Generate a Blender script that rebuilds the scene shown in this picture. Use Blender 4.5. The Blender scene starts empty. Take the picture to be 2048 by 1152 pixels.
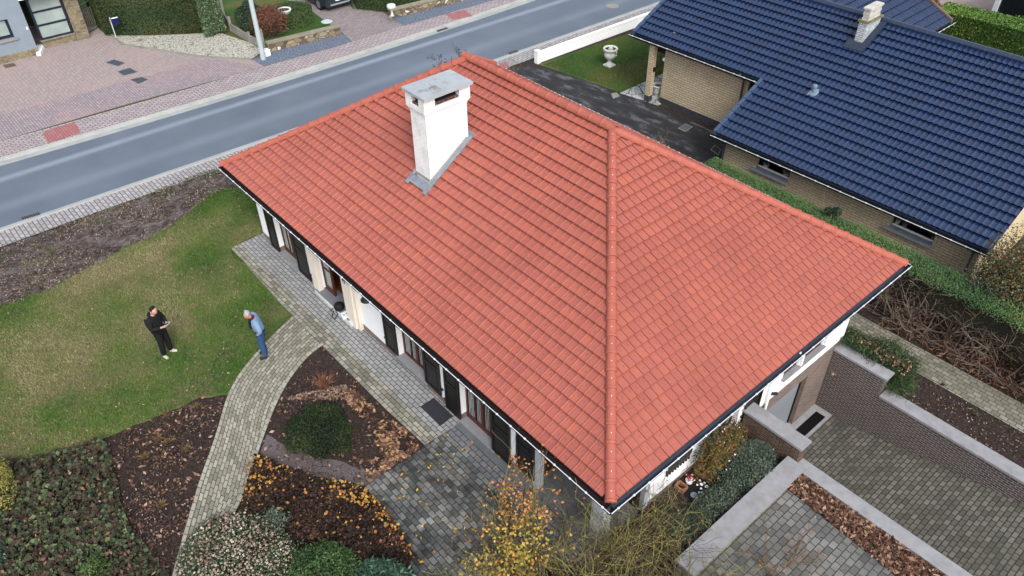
import bpy, bmesh, math, random
import numpy as np
from mathutils import Vector, Matrix
random.seed(7); rng = np.random.default_rng(7)
SC = bpy.context.scene
COL = SC.collection
# ------------------------------------------------------------------ camera
F_PX, YAW, TILT, ROLL = 1578.17, 0.857436, 0.876933, -0.008331
CAMP = np.array([5.7555, -7.515, 15.859])
HE, RL, RW, RISE = 2.55, 17.3188, 11.6, 3.8194      # eave height, roof length, roof width, ridge rise
def rotm(yaw, tilt, roll):
    return np.array(Matrix.Rotation(yaw, 3, 'Z') @ Matrix.Rotation(tilt, 3, 'X') @ Matrix.Rotation(roll, 3, 'Z'))
RM = rotm(YAW, TILT, ROLL)
cam_d = bpy.data.cameras.new('camera'); cam = bpy.data.objects.new('camera', cam_d); COL.objects.link(cam)
cam.matrix_world = Matrix.Translation(Vector(CAMP)) @ Matrix(RM.tolist()).to_4x4()
cam_d.sensor_width = 36; cam_d.lens = F_PX / 2048 * 36; cam_d.clip_end = 2000; cam_d.clip_start = 0.1
SC.camera = cam
# ------------------------------------------------------------------ light
w = bpy.data.worlds.new('World'); SC.world = w; w.use_nodes = True
nt = w.node_tree; bg = nt.nodes['Background']
sky = nt.nodes.new('ShaderNodeTexSky'); sky.sky_type = 'NISHITA'; sky.sun_disc = False
SUN = Vector((0.74, -0.32, 0.80)).normalized()
sky.sun_elevation = math.asin(SUN.z); sky.sun_rotation = math.atan2(SUN.x, SUN.y)
sky.air_density = 1.0; sky.dust_density = 3.0; sky.ozone_density = 1.0
hs = nt.nodes.new('ShaderNodeHueSaturation'); hs.inputs['Saturation'].default_value = 0.40
nt.links.new(sky.outputs[0], hs.inputs['Color']); nt.links.new(hs.outputs[0], bg.inputs[0])
bg.inputs[1].default_value = 0.145
sd = bpy.data.lights.new('sun', 'SUN'); sd.energy = 1.05; sd.angle = math.radians(24); sd.color = (1, .965, .92)
so = bpy.data.objects.new('sun', sd); COL.objects.link(so); so.rotation_euler = SUN.to_track_quat('Z', 'Y').to_euler(); so.location = (20, -10, 30)
SC.view_settings.view_transform = 'Standard'; SC.view_settings.look = 'None'; SC.view_settings.exposure = 0.82; SC.view_settings.gamma = 1
# ------------------------------------------------------------------ survey helpers: turn a sighting (px of a 2048x1152 photo) into a place on a plane
def _ray(u, v): return RM @ np.array([(u - 1024) / F_PX, -(v - 576) / F_PX, -1.0])
def G(u, v, z=0.0): r = _ray(u, v); return CAMP + r * (z - CAMP[2]) / r[2]
def PX(u, v, x): r = _ray(u, v); return CAMP + r * (x - CAMP[0]) / r[0]
def PY(u, v, y): r = _ray(u, v); return CAMP + r * (y - CAMP[1]) / r[1]
def G2(u, v, z=0.0): p = G(u, v, z); return (p[0], p[1])
def hgt(base, top):
    b = G(*base); r = _ray(*top); t = ((b[:2] - CAMP[:2]) @ r[:2]) / (r[:2] @ r[:2]); return CAMP[2] + t * r[2]
# ------------------------------------------------------------------ materials
def C(r, g, b):
    f = lambda c: (c / 255) / 12.92 if c / 255 <= .04045 else ((c / 255 + .055) / 1.055) ** 2.4
    k = 1.0 if min(r, g, b) > 200 else .80; return (f(r) * k, f(g) * k, f(b) * k, 1)
class Mt:
    def __init__(s, name, rough=.85, metal=0.0, spec=.35):
        s.m = bpy.data.materials.new(name); s.m.use_nodes = True; s.t = s.m.node_tree
        s.b = s.t.nodes['Principled BSDF']; s.b.inputs['Roughness'].default_value = rough
        s.b.inputs['Metallic'].default_value = metal; s.b.inputs['Specular IOR Level'].default_value = spec
    def n(s, ty, ins=None, **pr):
        x = s.t.nodes.new('ShaderNode' + ty)
        for k, v in pr.items(): setattr(x, k, v)
        for k, v in (ins or {}).items():
            if isinstance(v, bpy.types.NodeSocket): s.t.links.new(v, x.inputs[k])
            else: x.inputs[k].default_value = v
        return x
    def co(s, kind='UV', scale=(1, 1, 1), rot=0.0, loc=(0, 0, 0)):
        tc = s.n('TexCoord'); return s.n('Mapping', {'Vector': tc.outputs[kind], 'Scale': scale, 'Rotation': (0, 0, rot), 'Location': loc}).outputs[0]
    def noise(s, sc, vec=None, det=4.0, rough=.55, dist=0.0):
        i = {'Scale': sc, 'Detail': det, 'Roughness': rough, 'Distortion': dist}
        if vec is not None: i['Vector'] = vec
        return s.n('TexNoise', i).outputs['Fac']
    def ramp(s, fac, stops, interp='LINEAR'):
        r = s.n('ValToRGB', {'Fac': fac}); cr = r.color_ramp; cr.interpolation = interp
        while len(cr.elements) < len(stops): cr.elements.new(.5)
        for e, (p, c) in zip(cr.elements, stops): e.position = p; e.color = c if len(c) == 4 else (*c, 1)
        return r.outputs[0]
    def step(s, fac, a, b): return s.n('MapRange', {'Value': fac, 'From Min': a, 'From Max': b, 'To Min': 0.0, 'To Max': 1.0}).outputs[0]
    def mix(s, fac, a, b, blend='MIX'):
        x = s.n('Mix', data_type='RGBA', blend_type=blend)
        for k, v in ((0, fac), (6, a), (7, b)):
            if isinstance(v, bpy.types.NodeSocket): s.t.links.new(v, x.inputs[k])
            else: x.inputs[k].default_value = v
        return x.outputs[2]
    def math(s, op, a, b=0.0):
        x = s.n('Math', operation=op)
        for k, v in ((0, a), (1, b)):
            if isinstance(v, bpy.types.NodeSocket): s.t.links.new(v, x.inputs[k])
            else: x.inputs[k].default_value = v
        return x.outputs[0]
    def attr(s, name='rnd'): return s.n('Attribute', attribute_name=name).outputs['Fac']
    def base(s, c):
        if isinstance(c, bpy.types.NodeSocket): s.t.links.new(c, s.b.inputs['Base Color'])
        else: s.b.inputs['Base Color'].default_value = c
    def rough(s, f, a, b):
        o = s.n('MapRange', {'Value': f, 'To Min': a, 'To Max': b}).outputs[0]; s.t.links.new(o, s.b.inputs['Roughness'])
    def bump(s, h, st=.5, d=.01):
        o = s.n('Bump', {'Height': h, 'Strength': st, 'Distance': d}).outputs[0]; s.t.links.new(o, s.b.inputs['Normal'])
def dk(c, k): return (c[0] * k, c[1] * k, c[2] * k, 1)
def plain(name, c, rough=.8, var=.12, sc=3.0, bump=.2, bs=40, metal=0.0, spec=.35, kind='Object'):
    M = Mt(name, rough, metal, spec); v = M.co(kind)
    f = M.noise(sc, v, 5); g = M.noise(bs, v, 3)
    M.base(M.ramp(M.math('ADD', M.math('MULTIPLY', f, .75), M.math('MULTIPLY', g, .25)), [(.3, dk(c, 1 - var * 2)), (.5, c), (.7, dk(c, 1 + var * 1.5))]))
    if bump: M.bump(g, bump, .01)
    return M.m
def brickmat(name, c1, c2, mortar, bw, bh, ms=.008, off=.5, kind='UV', rot=0.0, loc=(0, 0, 0), stain=None, sstr=.5, ssc=.7, rough=.88, bd=.01, bias=0.0, freq=2, var=.25):
    M = Mt(name, rough); v = M.co(kind, rot=rot, loc=loc)
    b = M.n('TexBrick', {'Vector': v, 'Color1': c1, 'Color2': c2, 'Mortar': mortar, 'Scale': 1.0, 'Mortar Size': ms, 'Mortar Smooth': .15, 'Bias': bias, 'Brick Width': bw, 'Row Height': bh}, offset=off, offset_frequency=freq)
    col = b.outputs['Color']
    g = M.noise(1 / bh * 5, v, 4)
    col = M.mix(1.0, col, M.ramp(g, [(.25, (1 - var, 1 - var, 1 - var)), (.75, (1 + var * .6,) * 3)]), 'MULTIPLY')
    if stain:
        f = M.step(M.noise(ssc, v, 6, .65), .45, .72)
        col = M.mix(M.math('MULTIPLY', f, sstr), col, stain)
    M.base(col)
    h = M.math('ADD', M.math('SUBTRACT', 1.0, b.outputs['Fac']), M.math('MULTIPLY', g, .3))
    M.bump(h, .8, bd)
    return M.m
def leafmat(name, stops, rough=.6, spec=.3, trans=.0):
    M = Mt(name, rough, spec=spec); M.base(M.ramp(M.attr(), [(p, C(*c)) for p, c in stops])); return M.m
# ------------------------------------------------------------------ mesh building
class MB:
    def __init__(s): s.v = []; s.f = []; s.uv = []; s.mi = []; s.rn = []
    def face(s, pts, uv=None, mi=0, rn=None):
        i = len(s.v); s.v += [tuple(map(float, p)) for p in pts]; s.f.append(tuple(range(i, i + len(pts)))); s.uv.append(uv); s.mi.append(mi); s.rn.append(random.random() if rn is None else rn)
    def hexa(s, p, mi=0, rn=None, uvs=None):   # p: 8 points, bottom ring 0-3 ccw from above, top ring 4-7
        rn = random.random() if rn is None else rn
        for q in ((3, 2, 1, 0), (4, 5, 6, 7), (0, 1, 5, 4), (1, 2, 6, 5), (2, 3, 7, 6), (3, 0, 4, 7)): s.face([p[k] for k in q], None, mi, rn)
    def box(s, x0, x1, y0, y1, z0, z1, mi=0, rn=None):
        s.hexa([(x0, y0, z0), (x1, y0, z0), (x1, y1, z0), (x0, y1, z0), (x0, y0, z1), (x1, y0, z1), (x1, y1, z1), (x0, y1, z1)], mi, rn)
    def fbox(s, fr, a0, a1, b0, b1, z0, z1, mi=0):   # box in a wall frame: a along, b outward
        P = lambda a, b, z: fr.p(a, b, z)
        q = [P(a0, b0, z0), P(a1, b0, z0), P(a1, b1, z0), P(a0, b1, z0), P(a0, b0, z1), P(a1, b0, z1), P(a1, b1, z1), P(a0, b1, z1)]
        if fr.flip: q = [q[k] for k in (3, 2, 1, 0, 7, 6, 5, 4)]
        s.hexa(q, mi)
    def poly(s, pts, z=0.0, mi=0, uv=None): s.face([(p[0], p[1], p[2] if len(p) > 2 else z) for p in pts], uv, mi)
    def prism(s, pts, z0, z1, mi=0):           # pts ccw in xy
        a = sum(pts[i][0] * pts[(i + 1) % len(pts)][1] - pts[(i + 1) % len(pts)][0] * pts[i][1] for i in range(len(pts)))
        if a < 0: pts = pts[::-1]
        s.face([(p[0], p[1], z1) for p in pts], None, mi); s.face([(p[0], p[1], z0) for p in pts[::-1]], None, mi)
        n = len(pts)
        for i in range(n):
            a, b = pts[i], pts[(i + 1) % n]; s.face([(a[0], a[1], z0), (b[0], b[1], z0), (b[0], b[1], z1), (a[0], a[1], z1)], None, mi)
    def tube(s, pts, r, n=6, mi=0, cap=True, rn=None):
        pts = [Vector(p) for p in pts]; rs = r if isinstance(r, (list, tuple)) else [r] * len(pts)
        rn = random.random() if rn is None else rn
        rings = []; up = Vector((0, 0, 1))
        for i, p in enumerate(pts):
            d = (pts[min(i + 1, len(pts) - 1)] - pts[max(i - 1, 0)]).normalized()
            a = d.cross(up)
            if a.length < .05: a = d.cross(Vector((1, 0, 0)))
            a.normalize(); b = d.cross(a); rings.append([p + (a * math.cos(t) + b * math.sin(t)) * rs[i] for t in [2 * math.pi * k / n for k in range(n)]])
        i0 = len(s.v)
        for R in rings: s.v += [tuple(q) for q in R]
        for i in range(len(rings) - 1):
            for k in range(n):
                s.f.append((i0 + i * n + k, i0 + i * n + (k + 1) % n, i0 + (i + 1) * n + (k + 1) % n, i0 + (i + 1) * n + k)); s.uv.append(None); s.mi.append(mi); s.rn.append(rn)
        if cap:
            s.f.append(tuple(i0 + k for k in range(n))[::-1]); s.uv.append(None); s.mi.append(mi); s.rn.append(rn)
            j = i0 + (len(rings) - 1) * n; s.f.append(tuple(j + k for k in range(n))); s.uv.append(None); s.mi.append(mi); s.rn.append(rn)
    def lathe(s, c, prof, n=20, mi=0, sq=None):    # prof: (r,z) bottom to top
        c = Vector(c); i0 = len(s.v)
        for r, z in prof:
            for k in range(n): t = 2 * math.pi * k / n; s.v.append((c.x + r * math.cos(t), c.y + r * math.sin(t), c.z + z))
        for i in range(len(prof) - 1):
            for k in range(n):
                s.f.append((i0 + i * n + k, i0 + i * n + (k + 1) % n, i0 + (i + 1) * n + (k + 1) % n, i0 + (i + 1) * n + k)); s.uv.append(None); s.mi.append(mi); s.rn.append(.5)
        s.f.append(tuple(i0 + k for k in range(n))[::-1]); s.uv.append(None); s.mi.append(mi); s.rn.append(.5)
        j = i0 + (len(prof) - 1) * n; s.f.append(tuple(j + k for k in range(n))); s.uv.append(None); s.mi.append(mi); s.rn.append(.5)
    def mesh(s, name, mats, off=(0, 0, 0), smooth=False):
        me = bpy.data.meshes.new(name); ox, oy, oz = off
        me.from_pydata([(x - ox, y - oy, z - oz) for x, y, z in s.v], [], s.f)
        for m in (mats if isinstance(mats, (list, tuple)) else [mats]): me.materials.append(m)
        uvl = me.uv_layers.new(name='UVMap'); at = me.attributes.new('rnd', 'FLOAT', 'FACE')
        at.data.foreach_set('value', s.rn); me.polygons.foreach_set('material_index', s.mi)
        buf = []
        for f, uv in zip(s.f, s.uv):
            if uv is not None: buf += [c for q in uv for c in q]; continue
            a, b, c = (np.array(s.v[f[k]]) for k in (0, 1, 2)); n = np.cross(b - a, c - b); ax = np.abs(n)
            if ax[2] > .7 * (ax[0] + ax[1]): buf += [q for k in f for q in (s.v[k][0], s.v[k][1])]
            elif ax[0] > ax[1]: buf += [q for k in f for q in (s.v[k][1], s.v[k][2])]
            else: buf += [q for k in f for q in (s.v[k][0], s.v[k][2])]
        uvl.data.foreach_set('uv', buf)
        if smooth: me.polygons.foreach_set('use_smooth', [True] * len(s.f))
        me.validate(); me.update(); return me
class Frame:                                       # a wall plane: origin, direction along, outward normal
    def __init__(s, o, e, n): s.o = Vector(o); s.e = Vector(e).normalized(); s.n = Vector(n).normalized(); s.flip = s.e.cross(s.n).z < 0
    def p(s, a, b, z): q = s.o + s.e * a + s.n * b; return (q.x, q.y, s.o.z + z)
def wall(mb, fr, a0, a1, z0, z1, th, holes=(), mi=0):
    A = sorted({a0, a1, *[h[0] for h in holes], *[h[1] for h in holes]}); Z = sorted({z0, z1, *[h[2] for h in holes], *[h[3] for h in holes]})
    A = [a for a in A if a0 <= a <= a1]; Z = [z for z in Z if z0 <= z <= z1]
    solid = {}
    for i in range(len(A) - 1):
        for j in range(len(Z) - 1):
            ca, cz = (A[i] + A[i + 1]) / 2, (Z[j] + Z[j + 1]) / 2
            solid[i, j] = not any(h[0] < ca < h[1] and h[2] < cz < h[3] for h in holes)
    P = fr.p
    for (i, j), ok in solid.items():
        if not ok: continue
        a, b, c, d = A[i], A[i + 1], Z[j], Z[j + 1]
        mb.face([P(a, 0, c), P(b, 0, c), P(b, 0, d), P(a, 0, d)], None, mi); mb.face([P(b, -th, c), P(a, -th, c), P(a, -th, d), P(b, -th, d)], None, mi)
        if not solid.get((i - 1, j)): mb.face([P(a, -th, c), P(a, 0, c), P(a, 0, d), P(a, -th, d)], None, mi)
        if not solid.get((i + 1, j)): mb.face([P(b, 0, c), P(b, -th, c), P(b, -th, d), P(b, 0, d)], None, mi)
        if not solid.get((i, j - 1)): mb.face([P(a, -th, c), P(b, -th, c), P(b, 0, c), P(a, 0, c)], None, mi)
        if not solid.get((i, j + 1)): mb.face([P(a, 0, d), P(b, 0, d), P(b, -th, d), P(a, -th, d)], None, mi)
def tag(o, label=None, cat=None, group=None, kind=None):
    if label: o['label'] = label
    if cat: o['category'] = cat
    if group: o['group'] = group
    if kind: o['kind'] = kind
    return o
def thing(name, label, cat, loc, group=None):
    o = bpy.data.objects.new(name, None); COL.objects.link(o); o.location = tuple(map(float, loc)); o.empty_display_size = .2
    tag(o, label, cat, group); o['_o'] = [float(c) for c in loc]; return o
def part(par, name, mb, mats, label=None, smooth=False):
    off = tuple(par['_o']); me = mb.mesh(name, mats, off, smooth)
    o = bpy.data.objects.new(name, me); COL.objects.link(o); o.parent = par
    o['_o'] = list(off)
    if label: o['label'] = label
    return o
def single(name, mb, mats, label, cat, loc=(0, 0, 0), group=None, smooth=False):
    me = mb.mesh(name, mats, loc, smooth); o = bpy.data.objects.new(name, me); COL.objects.link(o); o.location = loc
    return tag(o, label, cat, group)
def struct(name, mb, mats, smooth=False, label=None):
    me = mb.mesh(name, mats, (0, 0, 0), smooth); o = bpy.data.objects.new(name, me); COL.objects.link(o); tag(o, label, kind='structure'); return o
def stuff(name, mb, mats, label, cat):
    o = single(name, mb, mats, label, cat); o['kind'] = 'stuff'; return o
def copy_tree(o, par=None):
    c = o.copy(); COL.objects.link(c); c.parent = par
    for ch in list(o.children): copy_tree(ch, c)
    return c
# many small leaves at once: numpy arrays straight into one mesh
def leafmesh(name, P, size, mat, off=(0, 0, 0), up=.35, aspect=.6, rn=None, normals=None, fold=.0):
    P = np.asarray(P, float); N = len(P); size = np.broadcast_to(np.asarray(size, float), (N,))
    n = rng.normal(size=(N, 3)) if normals is None else normals + rng.normal(size=(N, 3)) * .45
    n[:, 2] = np.abs(n[:, 2]) + up; n /= np.linalg.norm(n, axis=1)[:, None]
    a = np.cross(n, rng.normal(size=(N, 3))); a /= np.linalg.norm(a, axis=1)[:, None]; b = np.cross(n, a)
    s = size[:, None]; w_ = s * aspect * .5
    V = np.empty((N, 4, 3)); V[:, 0] = P - a * s * .5; V[:, 1] = P + b * w_ + n * s * fold; V[:, 2] = P + a * s * .5; V[:, 3] = P - b * w_ + n * s * fold
    V -= np.array(off)
    me = bpy.data.meshes.new(name); me.vertices.add(N * 4); me.vertices.foreach_set('co', V.ravel())
    me.loops.add(N * 4); me.loops.foreach_set('vertex_index', np.arange(N * 4, dtype=np.int32))
    me.polygons.add(N); me.polygons.foreach_set('loop_start', np.arange(0, N * 4, 4, dtype=np.int32)); me.polygons.foreach_set('loop_total', np.full(N, 4, np.int32))
    at = me.attributes.new('rnd', 'FLOAT', 'FACE'); at.data.foreach_set('value', (rng.random(N) if rn is None else np.asarray(rn, float)))
    me.materials.append(mat); me.update(); me.validate(); return me
def leafobj(par, name, *a, **k):
    off = tuple(par['_o']) if par else (0, 0, 0)
    o = bpy.data.objects.new(name, leafmesh(name, *a, off=off, **k)); COL.objects.link(o); o.parent = par; return o
def inpoly(P, poly):
    x, y = P[:, 0], P[:, 1]; c = np.zeros(len(P), bool); n = len(poly)
    for i in range(n):
        x1, y1 = poly[i][:2]; x2, y2 = poly[(i + 1) % n][:2]
        if y1 == y2: continue
        c ^= ((y1 > y) != (y2 > y)) & (x < (x2 - x1) * (y - y1) / (y2 - y1) + x1)
    return c
def scatter(poly, n, z=0.0):
    p = np.array([q[:2] for q in poly]); lo, hi = p.min(0), p.max(0); out = np.empty((0, 2))
    while len(out) < n:
        q = rng.random((n * 2, 2)) * (hi - lo) + lo; out = np.vstack([out, q[inpoly(q, poly)]])
    out = out[:n]; return np.c_[out, np.full(n, z)]
def vnoise(P, sc, seed=0):                      # cheap smooth value noise on xy for clumping
    r = np.random.default_rng(seed).random((64, 64)); q = np.asarray(P)[:, :2] * sc; i = np.floor(q).astype(int); f = q - i; f = f * f * (3 - 2 * f)
    g = lambda a, b: r[(i[:, 0] + a) % 64, (i[:, 1] + b) % 64]
    return (g(0, 0) * (1 - f[:, 0]) + g(1, 0) * f[:, 0]) * (1 - f[:, 1]) + (g(0, 1) * (1 - f[:, 0]) + g(1, 1) * f[:, 0]) * f[:, 1]
def ragged(pts, step=.35, amp=.12):              # outline with an uneven edge
    out = []; n = len(pts)
    for i in range(n):
        a, b = np.array(pts[i][:2]), np.array(pts[(i + 1) % n][:2]); L = np.linalg.norm(b - a); k = max(1, min(60, int(L / step)))
        nr = np.array([-(b - a)[1], (b - a)[0]]) / max(L, 1e-6)
        for j in range(k): out.append(tuple(a + (b - a) * j / k + (nr * random.uniform(-amp, amp) if j else 0)))
    return out
# ================================================================== SETTING
def S1(x): x = min(max(x, 0), 1); return x
def terr(x, y):                                   # height of the ground
    if y > 10.3: return -0.75 * S1((x + 9) / 8)
    return 0.0
NEAR = [G2(*p) for p in [(0, 450), (149, 400), (301, 350), (538, 271), (966, 121), (1310, 3)]]
FAR = [G2(*p) for p in [(0, 328), (208, 265.6), (413, 205), (700, 120), (1061, 0)]]
def extend(pl, d=70):
    a, b = np.array(pl[0]), np.array(pl[1]); c, e = np.array(pl[-2]), np.array(pl[-1])
    return [tuple(a - (b - a) / np.linalg.norm(b - a) * d)] + list(pl) + [tuple(e + (e - c) / np.linalg.norm(e - c) * d)]
def smooth_pl(pl, n=40):
    ys = np.array([p[1] for p in pl]); xs = np.array([p[0] for p in pl]); k = np.polyfit(ys, xs, 2); Y = np.linspace(-14, 42, n); return [(float(np.polyval(k, y)), float(y)) for y in Y]
NEAR = extend(smooth_pl(NEAR)); FAR = extend(smooth_pl(FAR))
def offx(pl, d): return [(p[0] + d, p[1]) for p in pl]
def strip(mb, A, B, zA, zB=None, mi=0):
    zB = zA if zB is None else zB; s_ = 0
    for i in range(len(A) - 1):
        L = math.dist(A[i], A[i + 1]); w0 = math.dist(A[i], B[i])
        mb.face([(*A[i], zA), (*A[i + 1], zA), (*B[i + 1], zB), (*B[i], zB)][::1], [(s_, 0), (s_ + L, 0), (s_ + L, w0), (s_, w0)], mi); s_ += L
RZ = -.11
m_asphalt = None
M = Mt('road_asphalt', .8, spec=.4); v = M.co('Object')
wx = M.n('SeparateXYZ', {'Vector': v}).outputs
f = M.noise(.35, v, 5); g = M.noise(55, v, 3); s_ = M.co('Object', (2.2, .05, 1)); st = M.noise(1.0, s_, 3, .5)
base = M.ramp(f, [(.3, C(111, 123, 138)), (.7, C(127, 138, 152))])
# the two pale polished bands running along the road
def band(c, w_, am):
    d = M.math('ABSOLUTE', M.math('SUBTRACT', M.math('ADD', wx[0], M.math('MULTIPLY', wx[1], -.024)), c)); return M.math('MULTIPLY', M.math('SUBTRACT', 1.0, M.n('MapRange', {'Value': d, 'From Min': 0.0, 'From Max': w_}, interpolation_type='SMOOTHSTEP').outputs[0]), am)
bsum = M.math('ADD', band(-26.45, .34, .62), band(-24.35, .6, .20)); bsum = M.math('MULTIPLY', bsum, M.math('ADD', .55, st))
col = M.mix(bsum, base, C(176, 190, 202)); col = M.mix(.35, col, M.ramp(g, [(.35, C(80, 86, 94)), (.65, C(160, 166, 174))]), 'OVERLAY')
sp = M.step(M.noise(7, v, 3, .5), .70, .74); col = M.mix(M.math('MULTIPLY', sp, .35), col, C(70, 74, 80)); pt_ = M.step(M.noise(.18, v, 2, .4), .55, .58); col = M.mix(M.math('MULTIPLY', pt_, .10), col, C(96, 104, 114))
M.base(col); M.bump(g, .25, .006); m_asphalt = M.m
mb = MB(); strip(mb, NEAR, FAR, RZ + .004); struct('road', mb, m_asphalt)
m_gutter = plain('concrete_gutter', C(172, 176, 176), .85, .10, 1.3, .2, 60)
m_kerb = plain('concrete_kerb', C(188, 190, 186), .85, .10, 2.0, .2, 60)
m_joint = plain('dark_joint', C(70, 66, 62), .95)
# near side: flat concrete gutter, low kerb, clinker pavement; far side the same, wider
m_pav1 = brickmat('pavement_clinker', C(194, 192, 192), C(168, 166, 168), C(104, 101, 102), .30, .15, .016, .5, 'UV', math.radians(90), var=.22, stain=C(128, 122, 120), sstr=.4, bd=.015)
m_pav2 = brickmat('pavement_pinkish_clinker', C(196, 184, 184), C(172, 162, 166), C(122, 110, 112), .30, .15, .018, .5, 'UV', math.radians(0), var=.22, stain=C(160, 146, 148), sstr=.3, bd=.015)
def slab(mb, A, B, z0, z1, mi=0):
    strip(mb, A, B, z1, None, mi)
    for i in range(len(A) - 1):
        for P in (A, B): mb.face([(*P[i], z0), (*P[i + 1], z0), (*P[i + 1], z1), (*P[i], z1)], None, mi)
mb = MB(); slab(mb, offx(NEAR, .0), offx(NEAR, .34), RZ - .08, RZ + .02); slab(mb, offx(FAR, -.30), offx(FAR, 0), RZ - .08, RZ + .02); struct('road_gutter', mb, m_gutter)
mb = MB(); slab(mb, offx(NEAR, .34), offx(NEAR, .44), RZ - .1, .012); slab(mb, offx(FAR, -.46), offx(FAR, -.30), RZ - .1, .012); struct('kerb', mb, m_kerb)
mb = MB(); slab(mb, offx(NEAR, .44), offx(NEAR, 1.30), -.2, .006); struct('pavement', mb, m_pav1, label='pale grey clinker pavement on the near side of the road')
mb = MB(); slab(mb, offx(FAR, -1.92), offx(FAR, -.46), -.2, .006); struct('pavement', mb, m_pav2, label='pinkish clinker pavement on the far side of the road')
# red paver patches in the pavements
m_redpav = brickmat('red_pavers', C(190, 128, 128), C(174, 112, 114), C(136, 98, 100), .22, .11, .012, .5, 'Object', var=.2)
mb = MB()
for q in ([(85, 264), (150, 243), (161, 265), (96, 287)], [(890, 28), (930, 20), (945, 32), (905, 40)], [(978, 136), (1012, 122), (1020, 135), (986, 150)]):
    mb.poly([G2(*p, .012) for p in q], .012)
struct('pavement_red_pavers', mb, m_redpav)
# ground sheet with the basement ramp left open
m_soil = Mt('mulch_soil', .95, spec=.2); M = m_soil; v = M.co('Object')
f = M.noise(1.1, v, 6, .6); g = M.noise(34, v, 5, .7); h = M.noise(9, v, 4, .6, 1.0)
c1 = M.ramp(g, [(.34, C(24, 19, 17)), (.47, C(58, 47, 42)), (.57, C(94, 77, 68)), (.70, C(140, 118, 106))])
c2 = M.ramp(h, [(.35, C(38, 32, 31)), (.6, C(80, 68, 66)), (.75, C(108, 95, 92))])
M.base(M.mix(M.step(f, .35, .65), M.mix(.35, c1, c2), M.mix(.75, c1, c2))); M.bump(M.math('ADD', g, M.math('MULTIPLY', h, 1.5)), 1.0, .06); m_soil = M.m
M = Mt('rough_ground', .95, spec=.2); v = M.co('Object'); g = M.noise(22, v, 5, .7); f = M.noise(.5, v, 5)
M.base(M.mix(M.step(f, .4, .6), M.ramp(g, [(.3, C(52, 66, 38)), (.7, C(98, 116, 62))]), M.ramp(g, [(.3, C(70, 66, 42)), (.7, C(116, 108, 72))]))); M.bump(g, .6, .03); m_rough = M.m
xs = sorted([-400, -150, -70, -45, -30.2, -29.0, -28.0, -27.0, -26, -24, -22.6, -21.7, -16.6, -9.0, -4, -1.0, -.5, 11.5, 13, 40, 150, 400])
ys = [-400, -150, -40, -12, -5, .3, 5.9, 10.15, 10.4, 14, 20, 30, 60, 150, 400]
def gz(x, y):
    if -28.6 < x < -22.0: return -.3
    return terr(x, y) - .004
mb = MB()
for i in range(len(xs) - 1):
    for j in range(len(ys) - 1):
        x0, x1, y0, y1 = xs[i], xs[i + 1], ys[j], ys[j + 1]
        if x0 >= -.5 and x1 <= 11.5 and y0 >= 5.9 and y1 <= 10.15: continue
        if -16.6 <= x0 and x1 <= -.5 and .3 <= y0 and y1 <= 10.4: continue
        t = (y0 + y1) / 2; e = 10.31 if y0 >= 10.15 else 10.0
        Q = [(x0, y0), (x1, y0), (x1, y1), (x0, y1)]
        mb.face([(x, y, gz(x, max(y, e) if y0 >= 10.15 else min(y, 10.0))) for x, y in Q], None, 1 if (abs(x0) > 60 or abs(y0) > 35 or x0 < -30) else 0)
struct('ground', mb, [m_soil, m_rough])
# bare trampled strip between the pavement and the lawn
M = Mt('bare_earth', .95, spec=.2); v = M.co('Object'); sv = M.co('Object', (1.15, .8, 1)); f = M.noise(1.5, sv, 7, .74, .5); g = M.noise(26, v, 5, .7); k = M.noise(6.2, sv, 6, .75, .3)
c1 = M.ramp(f, [(.34, C(56, 46, 43)), (.44, C(96, 84, 80)), (.53, C(136, 126, 124)), (.62, C(178, 170, 170))])
c2 = M.ramp(k, [(.40, C(44, 36, 33)), (.5, C(112, 98, 92)), (.60, C(168, 156, 152))])
M.base(M.mix(.35, M.mix(.5, c1, c2), M.ramp(g, [(.35, C(40, 34, 32)), (.7, C(160, 150, 146))]), 'OVERLAY')); M.bump(M.math('ADD', g, M.math('MULTIPLY', k, 2.0)), 1.0, .06); m_bare = M.m
bare = [G2(*p) for p in [(-260, 620), (0, 497), (200, 425), (390, 350), (443, 332), (520, 300), (560, 330), (500, 380), (445, 385), (420, 395), (370, 440), (300, 480), (200, 530), (100, 585), (0, 618), (-260, 740)]]
bare[0] = (bare[0][0], bare[0][1]);
mb = MB(); mb.poly(ragged(bare, .22, .16), .004); struct('bare_earth', mb, m_bare)
# lawn
M = Mt('lawn_turf', .9, spec=.2); v = M.co('Object'); f = M.noise(.55, v, 6, .62); g = M.noise(30, v, 6, .75); k = M.noise(5, v, 5, .7)
gr = M.ramp(g, [(.28, C(44, 62, 28)), (.5, C(88, 112, 50)), (.72, C(134, 150, 88))]); br = M.ramp(g, [(.28, C(74, 70, 50)), (.5, C(120, 114, 82)), (.72, C(160, 152, 120))])
M.base(M.mix(M.step(M.math('ADD', M.math('MULTIPLY', f, .7), M.math('MULTIPLY', k, .3)), .46, .56), gr, br)); M.bump(g, .9, .03); m_lawn = M.m
lawn = [G2(*p) for p in [(-420, 800), (-300, 745), (0, 612), (100, 580), (200, 525), (300, 475), (370, 432), (420, 390), (445, 378), (505, 375), (529, 466), (462, 497), (585, 634), (528, 690), (488, 735), (455, 790), (400, 795), (330, 828), (270, 850), (200, 880), (130, 905), (60, 918), (0, 925), (-300, 990)]]
mb = MB(); mb.poly(ragged(ragged(lawn, .6, .13), .16, .05), .008); struct('lawn', mb, m_lawn, label='large front lawn beside the curved path')
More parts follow.
